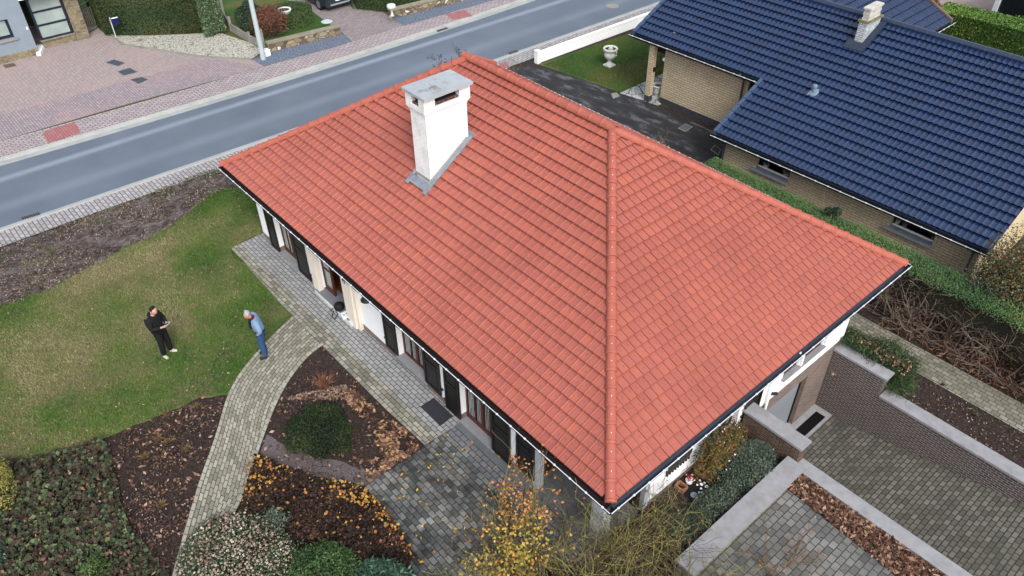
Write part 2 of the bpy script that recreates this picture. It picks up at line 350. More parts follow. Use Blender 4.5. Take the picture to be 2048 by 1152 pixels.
# paths of concrete pavers
def pavermat(name, a, b, mortar, bw, bh, **k): return brickmat(name, a, b, mortar, bw, bh, k.pop('ms', .010), .5, k.pop('kind', 'UV'), k.pop('rot', 0.0), **k)
m_path = pavermat('path_pavers', C(184, 180, 164), C(130, 127, 114), C(76, 74, 62), .215, .108, var=.16, stain=C(128, 125, 106), sstr=.35, ssc=.8, bd=.012)
Lp = [(318, 1260), (345, 1152), (370, 1060), (400, 960), (432, 872), (455, 790), (478, 748), (520, 698), (552, 664), (585, 634)]
Rp = [(400, 1260), (428, 1152), (452, 1060), (492, 985), (520, 895), (548, 818), (575, 765), (605, 725), (626, 703), (648, 690)]
def resample(pl, n):
    P = np.array(pl, float); d = np.r_[0, np.cumsum(np.linalg.norm(np.diff(P, axis=0), axis=1))]; t = np.linspace(0, d[-1], n)
    from_ = [np.interp(t, d, P[:, k]) for k in range(P.shape[1])]; return np.stack(from_, 1)
A = resample([G2(*p) for p in Lp], 48); B = resample([G2(*p) for p in Rp], 48)
for _ in range(4):
    A[1:-1] = (A[:-2] + A[1:-1] * 2 + A[2:]) / 4; B[1:-1] = (B[:-2] + B[1:-1] * 2 + B[2:]) / 4
mb = MB(); sA = 0
for i in range(47):
    mid0 = (A[i] + B[i]) / 2; mid1 = (A[i + 1] + B[i + 1]) / 2; L = np.linalg.norm(mid1 - mid0); W_ = float(np.linalg.norm(A[i] - B[i]))
    # long side of each paver follows the path
    mb.face([(*A[i], .02), (*B[i], .02), (*B[i + 1], .02), (*A[i + 1], .02)], [(sA, 0), (sA, W_), (sA + L, W_), (sA + L, 0)]); sA += L
    for P, sg in ((A, 1), (B, -1)): mb.face([(*P[i], -.05), (*P[i + 1], -.05), (*P[i + 1], .02), (*P[i], .02)][::sg])
struct('path', mb, m_path, label='curved paver path across the front garden'); PATHA, PATHB = A, B
# edge rows of the path
mb = MB()
for P, Q in ((A, B), (B, A)):
    d = (Q - P) / np.linalg.norm(Q - P, axis=1)[:, None]; E1 = P - d * .01; E2 = P + d * .095; sA = 0
    for i in range(47): 
        L = np.linalg.norm(P[i + 1] - P[i]); mb.face([(*E1[i], .026), (*E2[i], .026), (*E2[i + 1], .026), (*E1[i + 1], .026)], [(sA, 0), (sA, .1), (sA + L, .1), (sA + L, 0)]); sA += L
m_edge = pavermat('path_edge_pavers', C(184, 181, 168), C(158, 155, 142), C(88, 86, 74), .215, .2, var=.14)
struct('path_edging', mb, m_edge)
# path along the house, greyer where the eave keeps it dry
M = Mt('house_path_pavers', .85); v = M.co('UV')
b = M.n('TexBrick', {'Vector': v, 'Color1': (1, 1, 1, 1), 'Color2': (.42, .42, .42, 1), 'Mortar': (0, 0, 0, 1), 'Scale': 1.0, 'Mortar Size': .010, 'Mortar Smooth': .15, 'Brick Width': .215, 'Row Height': .125}, offset=.5)
yy = M.n('SeparateXYZ', {'Vector': M.co('Object')}).outputs[1]; nz = M.noise(2.2, M.co('Object'), 5, .6)
inner = M.step(M.math('ADD', yy, M.math('MULTIPLY', nz, .25)), -.36, -.14)
gg = M.noise(40, v, 4)
c_in = M.mix(M.step(b.outputs['Color'], .4, 1.0), C(152, 153, 155), C(176, 177, 178)); c_out = M.mix(M.step(b.outputs['Color'], .4, 1.0), C(124, 122, 112), C(180, 177, 162))
mossy = M.math('MULTIPLY', M.step(M.noise(1.3, M.co('Object'), 6, .7), .5, .68), .4); c_out = M.mix(mossy, c_out, C(92, 90, 70))
col = M.mix(inner, c_out, c_in); col = M.mix(b.outputs['Fac'], col, C(74, 70, 60)); col = M.mix(1.0, col, M.ramp(gg, [(.25, (.82,) * 3), (.75, (1.1,) * 3)]), 'MULTIPLY')
M.base(col); M.bump(M.math('SUBTRACT', 1.0, b.outputs['Fac']), .8, .012); m_hpath = M.m
hp = [G2(*p) for p in [(462, 497), (529, 466)]] + [(-16.3, .46), (-5.42, .46)] + [G2(850, 891)] + [G2(*p) for p in [(775, 822), (700, 748), (642, 690), (585, 634)]]
mb = MB(); mb.prism(hp, -.05, .022); struct('path', mb, m_hpath, label='straight paver path along the front wall of the house')
# dark damp patio
M = Mt('patio_pavers', .55, spec=.45); v = M.co('UV')
b = M.n('TexBrick', {'Vector': v, 'Color1': (1, 1, 1, 1), 'Color2': (.0, .0, .0, 1), 'Mortar': (0, 0, 0, 1), 'Scale': 1.0, 'Mortar Size': .009, 'Mortar Smooth': .15, 'Brick Width': .215, 'Row Height': .14}, offset=.5)
f = M.noise(.9, M.co('Object'), 5, .6); k = M.noise(3.2, M.co('Object'), 5, .7)
wet = M.step(M.math('ADD', M.math('MULTIPLY', f, .7), M.math('MULTIPLY', k, .3)), .44, .60)
lt = M.mix(M.step(b.outputs['Color'], .0, .9), C(88, 90, 86), C(150, 151, 148)); dkc = M.mix(M.step(b.outputs['Color'], .1, .8), C(40, 42, 40), C(76, 78, 76))
yy = M.n('SeparateXYZ', {'Vector': M.co('Object')}).outputs[1]
col = M.mix(wet, lt, dkc); col = M.mix(M.math('MULTIPLY', M.step(yy, -.45, -.1), .7), col, C(132, 136, 144)); col = M.mix(b.outputs['Fac'], col, C(34, 34, 32))
gg = M.noise(40, v, 4); col = M.mix(1.0, col, M.ramp(gg, [(.25, (.8,) * 3), (.75, (1.15,) * 3)]), 'MULTIPLY')
M.base(col); M.bump(M.math('SUBTRACT', 1.0, b.outputs['Fac']), .8, .012); m_patio = M.m
pt = [G2(730, 975), G2(850, 893), (-5.42, .46), (-.6, .46), (.2, -.2), (.6, -6.5), (-1.2, -7.0), G2(870, 1290), G2(832, 1152), G2(790, 1050)]
mb = MB(); mb.prism(pt, -.05, .018); struct('patio', mb, m_patio, label='dark damp paver patio in front of the house corner')
m_pat2 = brickmat('grey_patio_pavers', C(146, 145, 142), C(104, 104, 102), C(50, 50, 48), .22, .16, .010, .5, 'UV', math.radians(90), var=.18, stain=C(70, 76, 72), sstr=.75, ssc=.9, bd=.012, rough=.65)
pt2 = [G2(1440, 1085), G2(1572, 977), G2(1790, 1152), G2(1990, 1320), (2.0, -3.5), (.9, .2)]
mb = MB(); mb.prism(pt2, -.05, .018); struct('patio', mb, m_pat2, label='grey paver patio beyond the low planter wall')
# worn pinkish trail across the mulch
M = Mt('trodden_trail', .95, spec=.2); v = M.co('Object'); g = M.noise(24, v, 5, .7); f = M.noise(2, v, 4)
M.base(M.mix(M.step(f, .35, .65), M.ramp(g, [(.3, C(84, 78, 78)), (.7, C(128, 120, 122))]), M.ramp(g, [(.3, C(70, 62, 60)), (.7, C(112, 102, 100))]))); M.bump(g, .5, .02); m_trail = M.m
mb = MB(); mb.poly(ragged([G2(*p) for p in [(533, 868), (570, 890), (640, 915), (720, 935), (790, 945), (735, 972), (650, 955), (570, 930), (520, 905)]], .2, .06), .002); struct('trodden_trail', mb, m_trail)
# ramp down to the basement garage
m_ramp = brickmat('ramp_clinker', C(138, 134, 124), C(98, 96, 88), C(46, 44, 40), .22, .13, .012, .5, 'UV', math.radians(90), var=.3, stain=C(82, 84, 68), sstr=.6, ssc=.8, bd=.02, rough=.8)
def rz(x): return -2.45 if x < .35 else -2.45 + (x - .35) * .215
mb = MB()
for x0, x1 in ((-.75, .35), (.35, 4), (4, 8), (8, 11.8)): mb.face([(x0, 5.8, rz(x0)), (x1, 5.8, rz(x1)), (x1, 10.25, rz(x1)), (x0, 10.25, rz(x0))])
struct('ramp', mb, m_ramp)
# paver path down the right side
m_spath = pavermat('side_path_pavers', C(164, 160, 146), C(126, 123, 108), C(74, 72, 60), .215, .15, var=.15, stain=C(104, 102, 82), sstr=.4, bd=.012)
mb = MB()
for x0, x1 in ((-9, -1.0), (-1.0, 14)):
    mb.face([(x0, 11.78, terr(x0, 12) + .02), (x1, 11.78, terr(x1, 12) + .02), (x1, 12.83, terr(x1, 12) + .02), (x0, 12.83, terr(x0, 12) + .02)])
struct('path', mb, m_spath, label='straight paver path along the foot of the leggy hedge')
# --- neighbour's side
M = Mt('driveway_asphalt', .75, spec=.4); v = M.co('Object'); f = M.noise(.8, M.co('Object', (1, 2.5, 1)), 6, .65); g = M.noise(40, v, 4)
M.base(M.mix(.4, M.ramp(f, [(.42, C(48, 48, 50)), (.54, C(64, 64, 68)), (.60, C(110, 112, 118)), (.72, C(128, 130, 136))]), M.ramp(g, [(.3, C(40, 40, 42)), (.7, C(110, 110, 114))]), 'OVERLAY')); M.bump(g, .4, .008); m_drive = M.m
mb = MB()
yd = lambda x: 17.35 if x < -14.4 else 17.75
P = [(-21.25, 10.5), (-8.7, 10.5), (-8.7, 16.2), (-8.7, 17.9), (-14.4, 17.72), (-20.3, 16.75), (-21.3, 14.9)]
def dz(x, y): return terr(x, y) + .01
mb.face([(-21.25, 10.5, .01), (-9, 10.5, .01), (-9, 17.85, .01), (-14.4, 17.72, .01), (-20.3, 16.75, .01), (-21.3, 14.9, .01)]); mb.face([(-9, 10.5, .01), (-7.6, 10.5, -.12), (-7.6, 17.9, -.12), (-9, 17.85, .01)])
struct('driveway', mb, m_drive, label='dark patchy asphalt driveway between the two houses')
M = Mt('neighbour_lawn', .9, spec=.2); v = M.co('Object'); f = M.noise(.5, M.co('Object', (1, .45, 1)), 5, .6); g = M.noise(20, v, 6, .75)
M.base(M.mix(M.step(f, .46, .62), M.ramp(g, [(.28, C(36, 62, 26)), (.55, C(66, 98, 44)), (.75, C(98, 124, 66))]), M.ramp(g, [(.28, C(72, 76, 40)), (.7, C(122, 122, 74))]))); M.bump(g, .9, .03); m_lawn2 = M.m
mb = MB(); mb.poly([(-20.35, 16.85), (-15.85, 17.52), (-12.6, 18.2), (-12.6, 42), (-19.3, 42), (-19.9, 25)], .012); struct('lawn', mb, m_lawn2, label='bright green lawn behind the white garden wall')
M = Mt('crazy_paving', .8); v = M.co('Object'); vd = M.n('TexVoronoi', {'Vector': v, 'Scale': 1.25}, feature='DISTANCE_TO_EDGE').outputs['Distance']; vc = M.n('TexVoronoi', {'Vector': v, 'Scale': 1.25}).outputs['Color']
M.base(M.mix(M.step(vd, .012, .03), C(96, 96, 98), M.mix(.03, C(186, 190, 192), vc))); M.bump(vd, .2, .01); m_crazy = M.m
mb = MB(); mb.prism([G2(1240, 187), G2(1326, 148), (-13.6, 22), (-13.75, 18.25), G2(1316, 211)], -.05, .03); struct('porch_paving', mb, m_crazy)
m_lawn3 = m_lawn2
# --- far side of the road
m_fdrive = brickmat('red_grey_pavers', C(192, 176, 172), C(170, 160, 160), C(134, 120, 118), .22, .11, .012, .5, 'UV', math.radians(45), var=.2, stain=C(190, 162, 156), sstr=.5, ssc=.35, bd=.01)
m_fdrive2 = brickmat('worn_red_pavers', C(184, 168, 170), C(156, 148, 156), C(128, 116, 120), .22, .11, .012, .5, 'UV', math.radians(0), var=.25, stain=C(186, 156, 154), sstr=.5, ssc=.4, bd=.01)
inner_line = [(p[0] - 1.92, p[1]) for p in FAR]
fl = lambda u, v: G2(u, v)
mb = MB(); mb.poly([(-29.6, -40), G2(-80, 305), G2(0, 283), G2(250, 210), G2(531, 134), G2(503, 119), G2(400, 114), G2(250, 90), G2(228, 76), G2(200, 50), (-39.5, 2.6), (-42, 0), (-42, -40)], .010); struct('driveway', mb, m_fdrive, label='red and grey paved forecourt of the grey house')
mb = MB(); mb.poly([(-29.55, -40), G2(-80, 305), G2(0, 283), G2(250, 210), G2(531, 134), G2(420, 117), G2(370, 130), G2(200, 178), G2(0, 231), G2(-80, 252), (-31.9, -40)], .014); struct('driveway', mb, m_fdrive2, label='band of worn red pavers beside the far pavement')
mb = MB(); mb.poly([G2(706, 84), G2(808, 52), G2(785, 36), G2(725, 0), (-50, 17), (-50, 9.5), G2(560, 0), G2(600, 5), G2(655, 45), G2(682, 64)], .010); 
m_fdrive3 = brickmat('pinkish_pavers', C(172, 162, 162), C(150, 140, 142), C(118, 108, 108), .22, .11, .012, .5, 'UV', math.radians(90), var=.2, bd=.01)
struct('driveway', mb, m_fdrive3, label='pinkish paved driveway under the parked car')
mb = MB(); mb.poly([G2(470, 0), G2(560, -2), G2(602, 6), G2(655, 48), G2(680, 62), G2(533, 100), G2(500, 85), G2(463, 60), (-37, 8.4), (-46, 8.2)], .016); struct('lawn', mb, m_lawn2, label='small lawn behind the rubble stone wall')
M = Mt('blue_grey_gravel', .9); v = M.co('Object'); vc = M.n('TexVoronoi', {'Vector': v, 'Scale': 22.0}); M.base(M.mix(.12, M.ramp(vc.outputs['Distance'], [(.0, C(176, 186, 202)), (.6, C(84, 96, 116))]), vc.outputs['Color'], 'OVERLAY')); M.bump(vc.outputs['Distance'], .8, .02); m_grav = M.m
sat = None
mb = MB(); mb.poly([G2(503, 120), G2(530, 133), G2(706, 84), G2(682, 66), G2(600, 88), G2(545, 103)], .02); mb.poly([G2(783, 38), G2(808, 52), G2(990, 0), (-27.6, 30), (-28.8, 30), G2(905, 8)], .02); struct('gravel', mb, m_grav, label='strips of blue grey gravel along the stone walls')
M = Mt('white_gravel', .9); v = M.co('Object'); vc = M.n('TexVoronoi', {'Vector': v, 'Scale': 14.0}); M.base(M.mix(M.step(M.noise(1.2, v, 5, .65), .56, .70), M.ramp(vc.outputs['Distance'], [(.1, C(206, 204, 192)), (.55, C(196, 194, 182)), (.75, C(110, 106, 92))]), C(120, 108, 82))); M.bump(vc.outputs['Distance'], .8, .03); m_wgrav = M.m
mb = MB(); mb.poly([G2(*p) for p in [(236, 79), (232, 72), (300, 72), (440, 66), (500, 86), (527, 103), (503, 119), (400, 114), (245, 90)]], .024); struct('white_gravel', mb, m_wgrav)
m_conc = plain('garden_concrete', C(150, 148, 140), .9, .12, 2.5, .3, 50)
mb = MB(); e = [G2(*p) for p in [(200, 52), (228, 74), (245, 90), (400, 114), (503, 120)]]
for a, b in zip(e, e[1:]): 
    d = np.array(b) - np.array(a); n_ = np.array([d[1], -d[0]]) / np.linalg.norm(d) * .04
    mb.hexa([(a[0] - n_[0], a[1] - n_[1], 0), (a[0] + n_[0], a[1] + n_[1], 0), (b[0] + n_[0], b[1] + n_[1], 0), (b[0] - n_[0], b[1] - n_[1], 0), (a[0] - n_[0], a[1] - n_[1], .07), (a[0] + n_[0], a[1] + n_[1], .07), (b[0] + n_[0], b[1] + n_[1], .07), (b[0] - n_[0], b[1] - n_[1], .07)])
struct('gravel_edging', mb, m_conc)
# ================================================================== RED-ROOFED HOUSE
TW, ROWS = .2165, 25
SL = math.hypot(RW / 2, RISE)
def tiles(mb, o, u, up, nrm, ncol, nrow, w_, g, prof, lift, c0=0, jit=.0025, thick=.028, keep=None, drop=.012):
    o, u, up, nrm = map(Vector, (o, u, up, nrm))
    for r in range(nrow):
        for c in range(c0, ncol):
            if keep and not keep(o + u * ((c + .5) * w_) + up * ((r + .5) * g)): continue
            rn = random.random(); j = random.uniform(-jit, jit); ju = random.uniform(-jit, jit)
            lo, hi, fr = [], [], []
            for s_, h in prof:
                p = o + u * (c * w_ + s_ * w_ + ju) + up * (r * g)
                lo.append(p + nrm * (h + lift + j)); hi.append(p + up * (g + .03) + nrm * (h - drop + j * .3)); fr.append(p + nrm * (h + lift - thick) + up * .004)
            for k in range(len(prof) - 1):
                a, b = prof[k][0], prof[k + 1][0]
                mb.face([lo[k], lo[k + 1], hi[k + 1], hi[k]], [(a, 0), (b, 0), (b, 1), (a, 1)], 0, rn)
                mb.face([fr[k], fr[k + 1], lo[k + 1], lo[k]], [(a, -.1), (b, -.1), (b, 0), (a, 0)], 0, rn)
            mb.face([fr[0], lo[0], hi[0], hi[0] - nrm * .02], [(0, 0)] * 4, 0, rn)
def clip(me, planes):
    bm = bmesh.new(); bm.from_mesh(me)
    for co, no in planes: bmesh.ops.bisect_plane(bm, geom=bm.verts[:] + bm.edges[:] + bm.faces[:], plane_co=co, plane_no=no, clear_outer=True)
    bm.to_mesh(me); bm.free(); me.update()
RPROF = [(0, .016), (.05, .022), (.15, .022), (.20, .010), (.215, -.004), (.25, .002), (.60, .0), (.97, .002), (1.0, -.006)]
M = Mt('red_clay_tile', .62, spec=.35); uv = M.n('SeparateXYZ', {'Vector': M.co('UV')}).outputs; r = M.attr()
ob = M.co('Object'); n1 = M.noise(14, ob, 5, .65); n2 = M.noise(5, ob, 3); n3 = M.noise(31, ob, 2)
body = M.ramp(r, [(0, C(178, 97, 82)), (.3, C(184, 102, 84)), (.6, C(180, 99, 83)), (.92, C(186, 102, 84)), (1, C(192, 106, 84))])
mauve = M.mix(M.step(r, .1, .9), C(162, 98, 95), C(175, 107, 97))
pan = M.math('MULTIPLY', M.step(uv[0], .24, .34), M.step(uv[0], 1.0, .86))
msk = M.math('MULTIPLY', pan, M.step(n1, .38, .62))
col = M.mix(M.math('MULTIPLY', msk, .85), body, mauve)
# small smoky flash mark on most tiles
du = M.math('DIVIDE', M.math('SUBTRACT', uv[0], M.math('ADD', .5, M.math('MULTIPLY', r, .2))), .13); dv = M.math('DIVIDE', M.math('SUBTRACT', uv[1], M.math('ADD', .35, M.math('MULTIPLY', M.math('FRACT', M.math('MULTIPLY', r, 7.3)), .3))), .17)
dd = M.math('ADD', M.math('MULTIPLY', du, du), M.math('MULTIPLY', dv, dv))
sm = M.math('MULTIPLY', M.step(M.math('ADD', dd, M.math('MULTIPLY', M.math('SUBTRACT', n3, .5), 2.4)), 1.0, .1), M.math('MULTIPLY', M.step(M.math('FRACT', M.math('MULTIPLY', r, 13.7)), .3, .6), .5))
col = M.mix(sm, col, C(118, 78, 92)); col = M.mix(M.math('MULTIPLY', M.step(n2, .45, .7), .15), col, C(200, 110, 86))
n4 = M.noise(.45, ob, 5, .6); col = M.mix(1.0, col, M.ramp(n4, [(.3, (.88, .86, .86)), (.5, (1, 1, 1)), (.7, (1.06, 1.05, 1.03))]), 'MULTIPLY')
lap_shade = M.math('MAXIMUM', M.step(uv[1], .075, .03), M.math('MAXIMUM', M.math('MULTIPLY', M.step(uv[0], .965, .985), .55), M.math('MULTIPLY', M.math('MULTIPLY', M.step(uv[0], .20, .215), M.step(uv[0], .26, .24)), .45))); col = M.mix(M.math('MULTIPLY', lap_shade, M.math('ADD', .35, M.math('MULTIPLY', n1, .5))), col, C(112, 52, 42))  # tile laps and joints painted darker, standing in for shade in the gaps
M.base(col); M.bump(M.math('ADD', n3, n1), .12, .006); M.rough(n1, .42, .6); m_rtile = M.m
m_ridge = plain('ridge_clay', C(180, 100, 84), .65, .09, 5, .15, 60)
m_screw = plain('steel_screw', C(225, 225, 225), .35, .02, bump=0, metal=.3)
m_white = plain('white_masonry_paint', C(242, 243, 244), .85, .025, 1.2, .15, 90)
m_whiteb = brickmat('white_painted_brick', C(246, 246, 247), C(240, 241, 242), C(214, 215, 214), .21, .068, .006, .5, 'UV', stain=C(150, 148, 140), sstr=.32, ssc=2.2, bd=.006, var=.06)
m_cream = plain('cream_paint', C(226, 216, 202), .8, .03, 2, .1, 60)
m_blackwood = plain('black_stained_wood', C(24, 23, 22), .45, .12, 6, .15, 30, spec=.5)
m_brown = plain('dark_brown_frame', C(86, 40, 32), .5, .15, 5, .15, 30, spec=.5)
m_fascia = plain('eave_board_brown', C(46, 24, 22), .6, .15, 3, .1, 30)
m_zinc = plain('zinc', C(218, 224, 228), .45, .05, 4, .05, 40, metal=.2, spec=.5)
m_gutin = plain('gutter_slate_grey', C(62, 70, 84), .5, .12, 2, .1, 30)
m_lead = plain('lead_flashing', C(150, 158, 168), .4, .16, 6, .3, 22, metal=.3, spec=.5)
m_stone = plain('grey_sill_stone', C(150, 150, 154), .7, .10, 6, .15, 70)
m_conccap = plain('concrete_coping', C(158, 158, 162), .85, .12, 4, .3, 60)
M = Mt('chimney_slab', .8); v = M.co('Object'); f = M.noise(3.2, v, 6, .65); d = M.n('VectorMath', {0: v, 1: (-.10, -.25, 0)}, operation='DISTANCE').outputs['Value']
st = M.math('MULTIPLY', M.step(f, .50, .60), M.step(d, .75, .15)); M.base(M.mix(M.math('MULTIPLY', st, .8), M.ramp(f, [(.3, C(164, 172, 180)), (.7, C(190, 196, 200))]), C(104, 100, 92))); M.bump(f, .3, .01); m_cap = M.m
m_plinth = brickmat('brown_plinth_brick', C(146, 122, 112), C(112, 92, 84), C(150, 142, 134), .20, .065, .010, .5, 'UV', var=.35, stain=C(170, 158, 146), sstr=.3, ssc=2.5, bd=.008)
m_gbrick = brickmat('dark_brown_brick', C(100, 88, 84), C(74, 66, 66), C(164, 158, 154), .21, .075, .010, .5, 'UV', var=.35, stain=C(112, 100, 94), sstr=.4, ssc=.8, bd=.010)
M = Mt('window_glass', .06, spec=.6); M.base(C(30, 34, 36)); m_glass = M.m
m_curtain = plain('net_curtain', C(176, 180, 176), .9, .10, 8, .1, 40)
M = Mt('terracotta_floor', .5); b = M.n('TexBrick', {'Vector': M.co('UV'), 'Color1': C(124, 60, 42), 'Color2': C(100, 48, 36), 'Mortar': C(60, 30, 26), 'Scale': 1.0, 'Mortar Size': .012, 'Brick Width': .33, 'Row Height': .33}, offset=0.0); M.base(b.outputs['Color']); m_terra = M.m

TH = thing('tiled_house', 'white bungalow with a big orange red tiled hipped roof and dark shutters', 'house', (-8.5, 5.4, 0))
mid = RW / 2
# --- roof slopes
sy, sz = mid / SL, RISE / SL; g = SL / ROWS
mb = MB()
# front slope; u along +x from the left eave corner
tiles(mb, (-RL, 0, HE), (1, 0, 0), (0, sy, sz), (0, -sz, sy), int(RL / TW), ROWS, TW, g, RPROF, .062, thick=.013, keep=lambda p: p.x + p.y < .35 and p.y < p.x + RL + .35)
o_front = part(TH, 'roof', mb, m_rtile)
off = Vector(TH['_o'])
clip(o_front.data, [(Vector((0, 0, 0)) - off, Vector((1, 1, 0))), (Vector((-RL, 0, 0)) - off, Vector((-1, 1, 0)))])
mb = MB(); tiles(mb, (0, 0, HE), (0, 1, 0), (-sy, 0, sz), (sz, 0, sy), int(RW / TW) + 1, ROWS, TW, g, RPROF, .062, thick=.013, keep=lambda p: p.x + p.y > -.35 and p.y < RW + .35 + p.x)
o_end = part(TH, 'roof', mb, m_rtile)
clip(o_end.data, [(Vector((0, 0, 0)) - off, Vector((-1, -1, 0))), (Vector((0, RW, 0)) - off, Vector((-1, 1, 0)))])
mb = MB()
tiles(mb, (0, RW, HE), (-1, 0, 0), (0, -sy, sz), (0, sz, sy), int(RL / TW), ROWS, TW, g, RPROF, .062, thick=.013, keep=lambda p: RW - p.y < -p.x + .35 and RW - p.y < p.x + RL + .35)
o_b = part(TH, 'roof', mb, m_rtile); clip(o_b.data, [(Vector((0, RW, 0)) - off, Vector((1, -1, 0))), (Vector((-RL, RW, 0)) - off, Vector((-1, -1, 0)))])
mb = MB()
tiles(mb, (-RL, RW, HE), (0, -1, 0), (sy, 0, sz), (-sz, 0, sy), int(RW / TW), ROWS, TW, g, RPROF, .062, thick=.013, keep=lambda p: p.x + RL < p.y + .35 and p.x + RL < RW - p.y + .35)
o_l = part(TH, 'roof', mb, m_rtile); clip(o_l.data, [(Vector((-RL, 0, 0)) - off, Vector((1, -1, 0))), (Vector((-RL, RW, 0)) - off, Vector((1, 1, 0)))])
# underlay closing the roof below the tiles, soffit
A_ = (-RL + mid, mid, HE + RISE); B_ = (-mid, mid, HE + RISE)
mb = MB(); k = .02
c4 = [(-RL, 0, HE - k), (0, 0, HE - k), (0, RW, HE - k), (-RL, RW, HE - k)]; a2 = (A_[0], A_[1], A_[2] - k - .02); b2 = (B_[0], B_[1], B_[2] - k - .02)
mb.face([c4[0], c4[1], b2, a2]); mb.face([c4[1], c4[2], b2]); mb.face([c4[2], c4[3], a2, b2]); mb.face([c4[3], c4[0], a2])
mb.box(-RL + .02, -.02, .02, RW - .02, HE - .20, HE - .16)                 # soffit
for q in ((-RL, 0, 0, .025), ): pass
mb.box(-RL, 0, -.0, .03, HE - .18, HE - .01); mb.box(-RL, 0, RW - .03, RW, HE - .18, HE - .01); mb.box(-.03, 0, .03, RW - .03, HE - .18, HE - .01); mb.box(-RL, -RL + .03, .03, RW - .03, HE - .18, HE - .01)
part(TH, 'eave_board', mb, m_fascia)
# --- ridge and hip caps
def caps(mb, a, b, pitch, r=.115, lift=.045, scr=True):
    a, b = Vector(a), Vector(b); L = (b - a).length; d = (b - a) / L; n = max(1, round(L / pitch)); p = L / n
    s_ = d.cross(Vector((0, 0, 1))).normalized(); up = s_.cross(d).normalized()
    for i in range(n):
        q = a + d * (i * p); rn = random.random()
        secs = [(-.05, r * 1.09, .010), (.0, r * 1.11, .012), (.012, r * 1.03, .006), (.03, r * 1.02, .004), (p * .97, r * .93, -.004), (p + .01, r * .92, -.004)]
        rings = []
        for (t, rr, lf) in secs:
            rings.append([q + d * t + up * (lift + lf - .05) + s_ * (rr * math.cos(th)) + up * (rr * 1.05 * math.sin(th)) for th in np.linspace(-.15, math.pi + .15, 11)])
        i0 = len(mb.v)
        for R_ in rings: mb.v += [tuple(x) for x in R_]
        for x in range(len(rings) - 1):
            for y in range(10):
                mb.f.append((i0 + x * 11 + y, i0 + x * 11 + y + 1, i0 + (x + 1) * 11 + y + 1, i0 + (x + 1) * 11 + y)); mb.uv.append(None); mb.mi.append(0); mb.rn.append(rn)
        R0 = rings[0]; c0 = q + d * -.05
        mb.face(list(R0)[::-1], None, 0, rn)
        sp = q + d * (p * .42) + up * (lift + r * 1.0 - .052)
        if scr: mb.tube([sp - up * .01, sp + up * .014], .011, 6, 1)
hp0 = {'F': (0, 0, HE), 'R': (0, RW, HE), 'Lq': (-RL, 0, HE), 'Bk': (-RL, RW, HE)}
for a, b in ((hp0['F'], B_), (hp0['R'], B_), (hp0['Lq'], A_), (hp0['Bk'], A_)):
    mb = MB(); d = (Vector(b) - Vector(a)).normalized(); caps(mb, Vector(a) + d * .06 + Vector((0, 0, .03)), Vector(b) + Vector((0, 0, .03)), .385, scr=(a == hp0['F'])); part(TH, 'hip_cap', mb, [m_ridge, m_screw])
mb = MB(); caps(mb, Vector(A_) + Vector((-.1, 0, .06)), Vector(B_) + Vector((.1, 0, .06)), .385, scr=False); part(TH, 'ridge_cap', mb, [m_ridge, m_screw])
# --- gutters: open trough, bright outer rim with bracket noses
def gutter(p0, p1, n, rimm=m_zinc, w_=.15):
    p0, p1, n = Vector(p0), Vector(p1), Vector(n); d = (p1 - p0).normalized(); mb = MB(); L = (p1 - p0).length
    prof = [(0.0, -.015), (.01, -.08), (.05, -.115), (.10, -.115), (w_ - .01, -.08), (w_, -.01)]
    for a, b in zip(prof, prof[1:]):
        mb.face([p0 + n * a[0] + Vector((0, 0, a[1])), p1 + n * a[0] + Vector((0, 0, a[1])), p1 + n * b[0] + Vector((0, 0, b[1])), p0 + n * b[0] + Vector((0, 0, b[1]))], None, 0)
    for e in (p0, p1): mb.face([e + n * a + Vector((0, 0, z)) for a, z in prof], None, 0)
    q = n * w_ + Vector((0, 0, -.008)); mb.tube([p0 + q, p1 + q], .011, 6, 1)
    k = int(L / .47)
    for i in range(k + 1):
        c = p0 + d * (.2 + i * (L - .4) / k) + q; mb.tube([c - d * .018, c + d * .018], .024, 6, 1)
    return mb
ez = HE - .02
part(TH, 'gutter', gutter((-RL - .02, -.002, ez), (.13, -.002, ez), (0, -1, 0)), [plain('gutter_dark_inside', C(34, 22, 22), .6, .1, bump=0), m_zinc])
part(TH, 'gutter', gutter((.002, -.13, ez), (.002, RW + .13, ez), (1, 0, 0)), [m_gutin, m_zinc])
part(TH, 'gutter', gutter((-RL - .1, RW + .002, ez), (.1, RW + .002, ez), (0, 1, 0)), [m_gutin, m_zinc])
part(TH, 'gutter', gutter((-RL - .002, 0, ez), (-RL - .002, RW, ez), (-1, 0, 0)), [m_gutin, m_zinc])
# --- walls
FY = .42; FR = Frame((0, FY, 0), (1, 0, 0), (0, -1, 0)); ER = Frame((-.5, 0, 0), (0, 1, 0), (1, 0, 0))
fx = lambda u, v, b=0.0: PY(u, v, FY - b)[0]
XL = -16.3; WT = HE - .20
sh = [(fx(541.7, 487, .07), fx(558.5, 505, .07), .04), (fx(598, 543, .07), fx(620, 560, .07), .04), (fx(771, 690, .07), fx(795, 712, .07), .30), (fx(850, 766, .07), fx(881, 790, .07), .30), (fx(891, 812, .07), fx(920, 840, .07), .04), (fx(983, 900, .07), fx(1019, 930, .07), .04), (fx(1031, 930, .07), fx(1066, 958, .07), .30)]
win = [(fx(562, 503), sh[1][0] + .06, .05), (fx(799, 709), sh[3][0] + .06, .32), (fx(924, 835), sh[5][0] + .06, .05)]
LOG = -2.72                                          # where the corner terrace starts
DX0, DX1 = -12.33, -10.72
holes = [(a, b, z, 2.12) for a, b, z in win] + [(DX0, DX1, .17, 2.2)]
mb = MB(); wall(mb, FR, XL, LOG, .24, WT, .28, holes); part(TH, 'wall', mb, m_white)
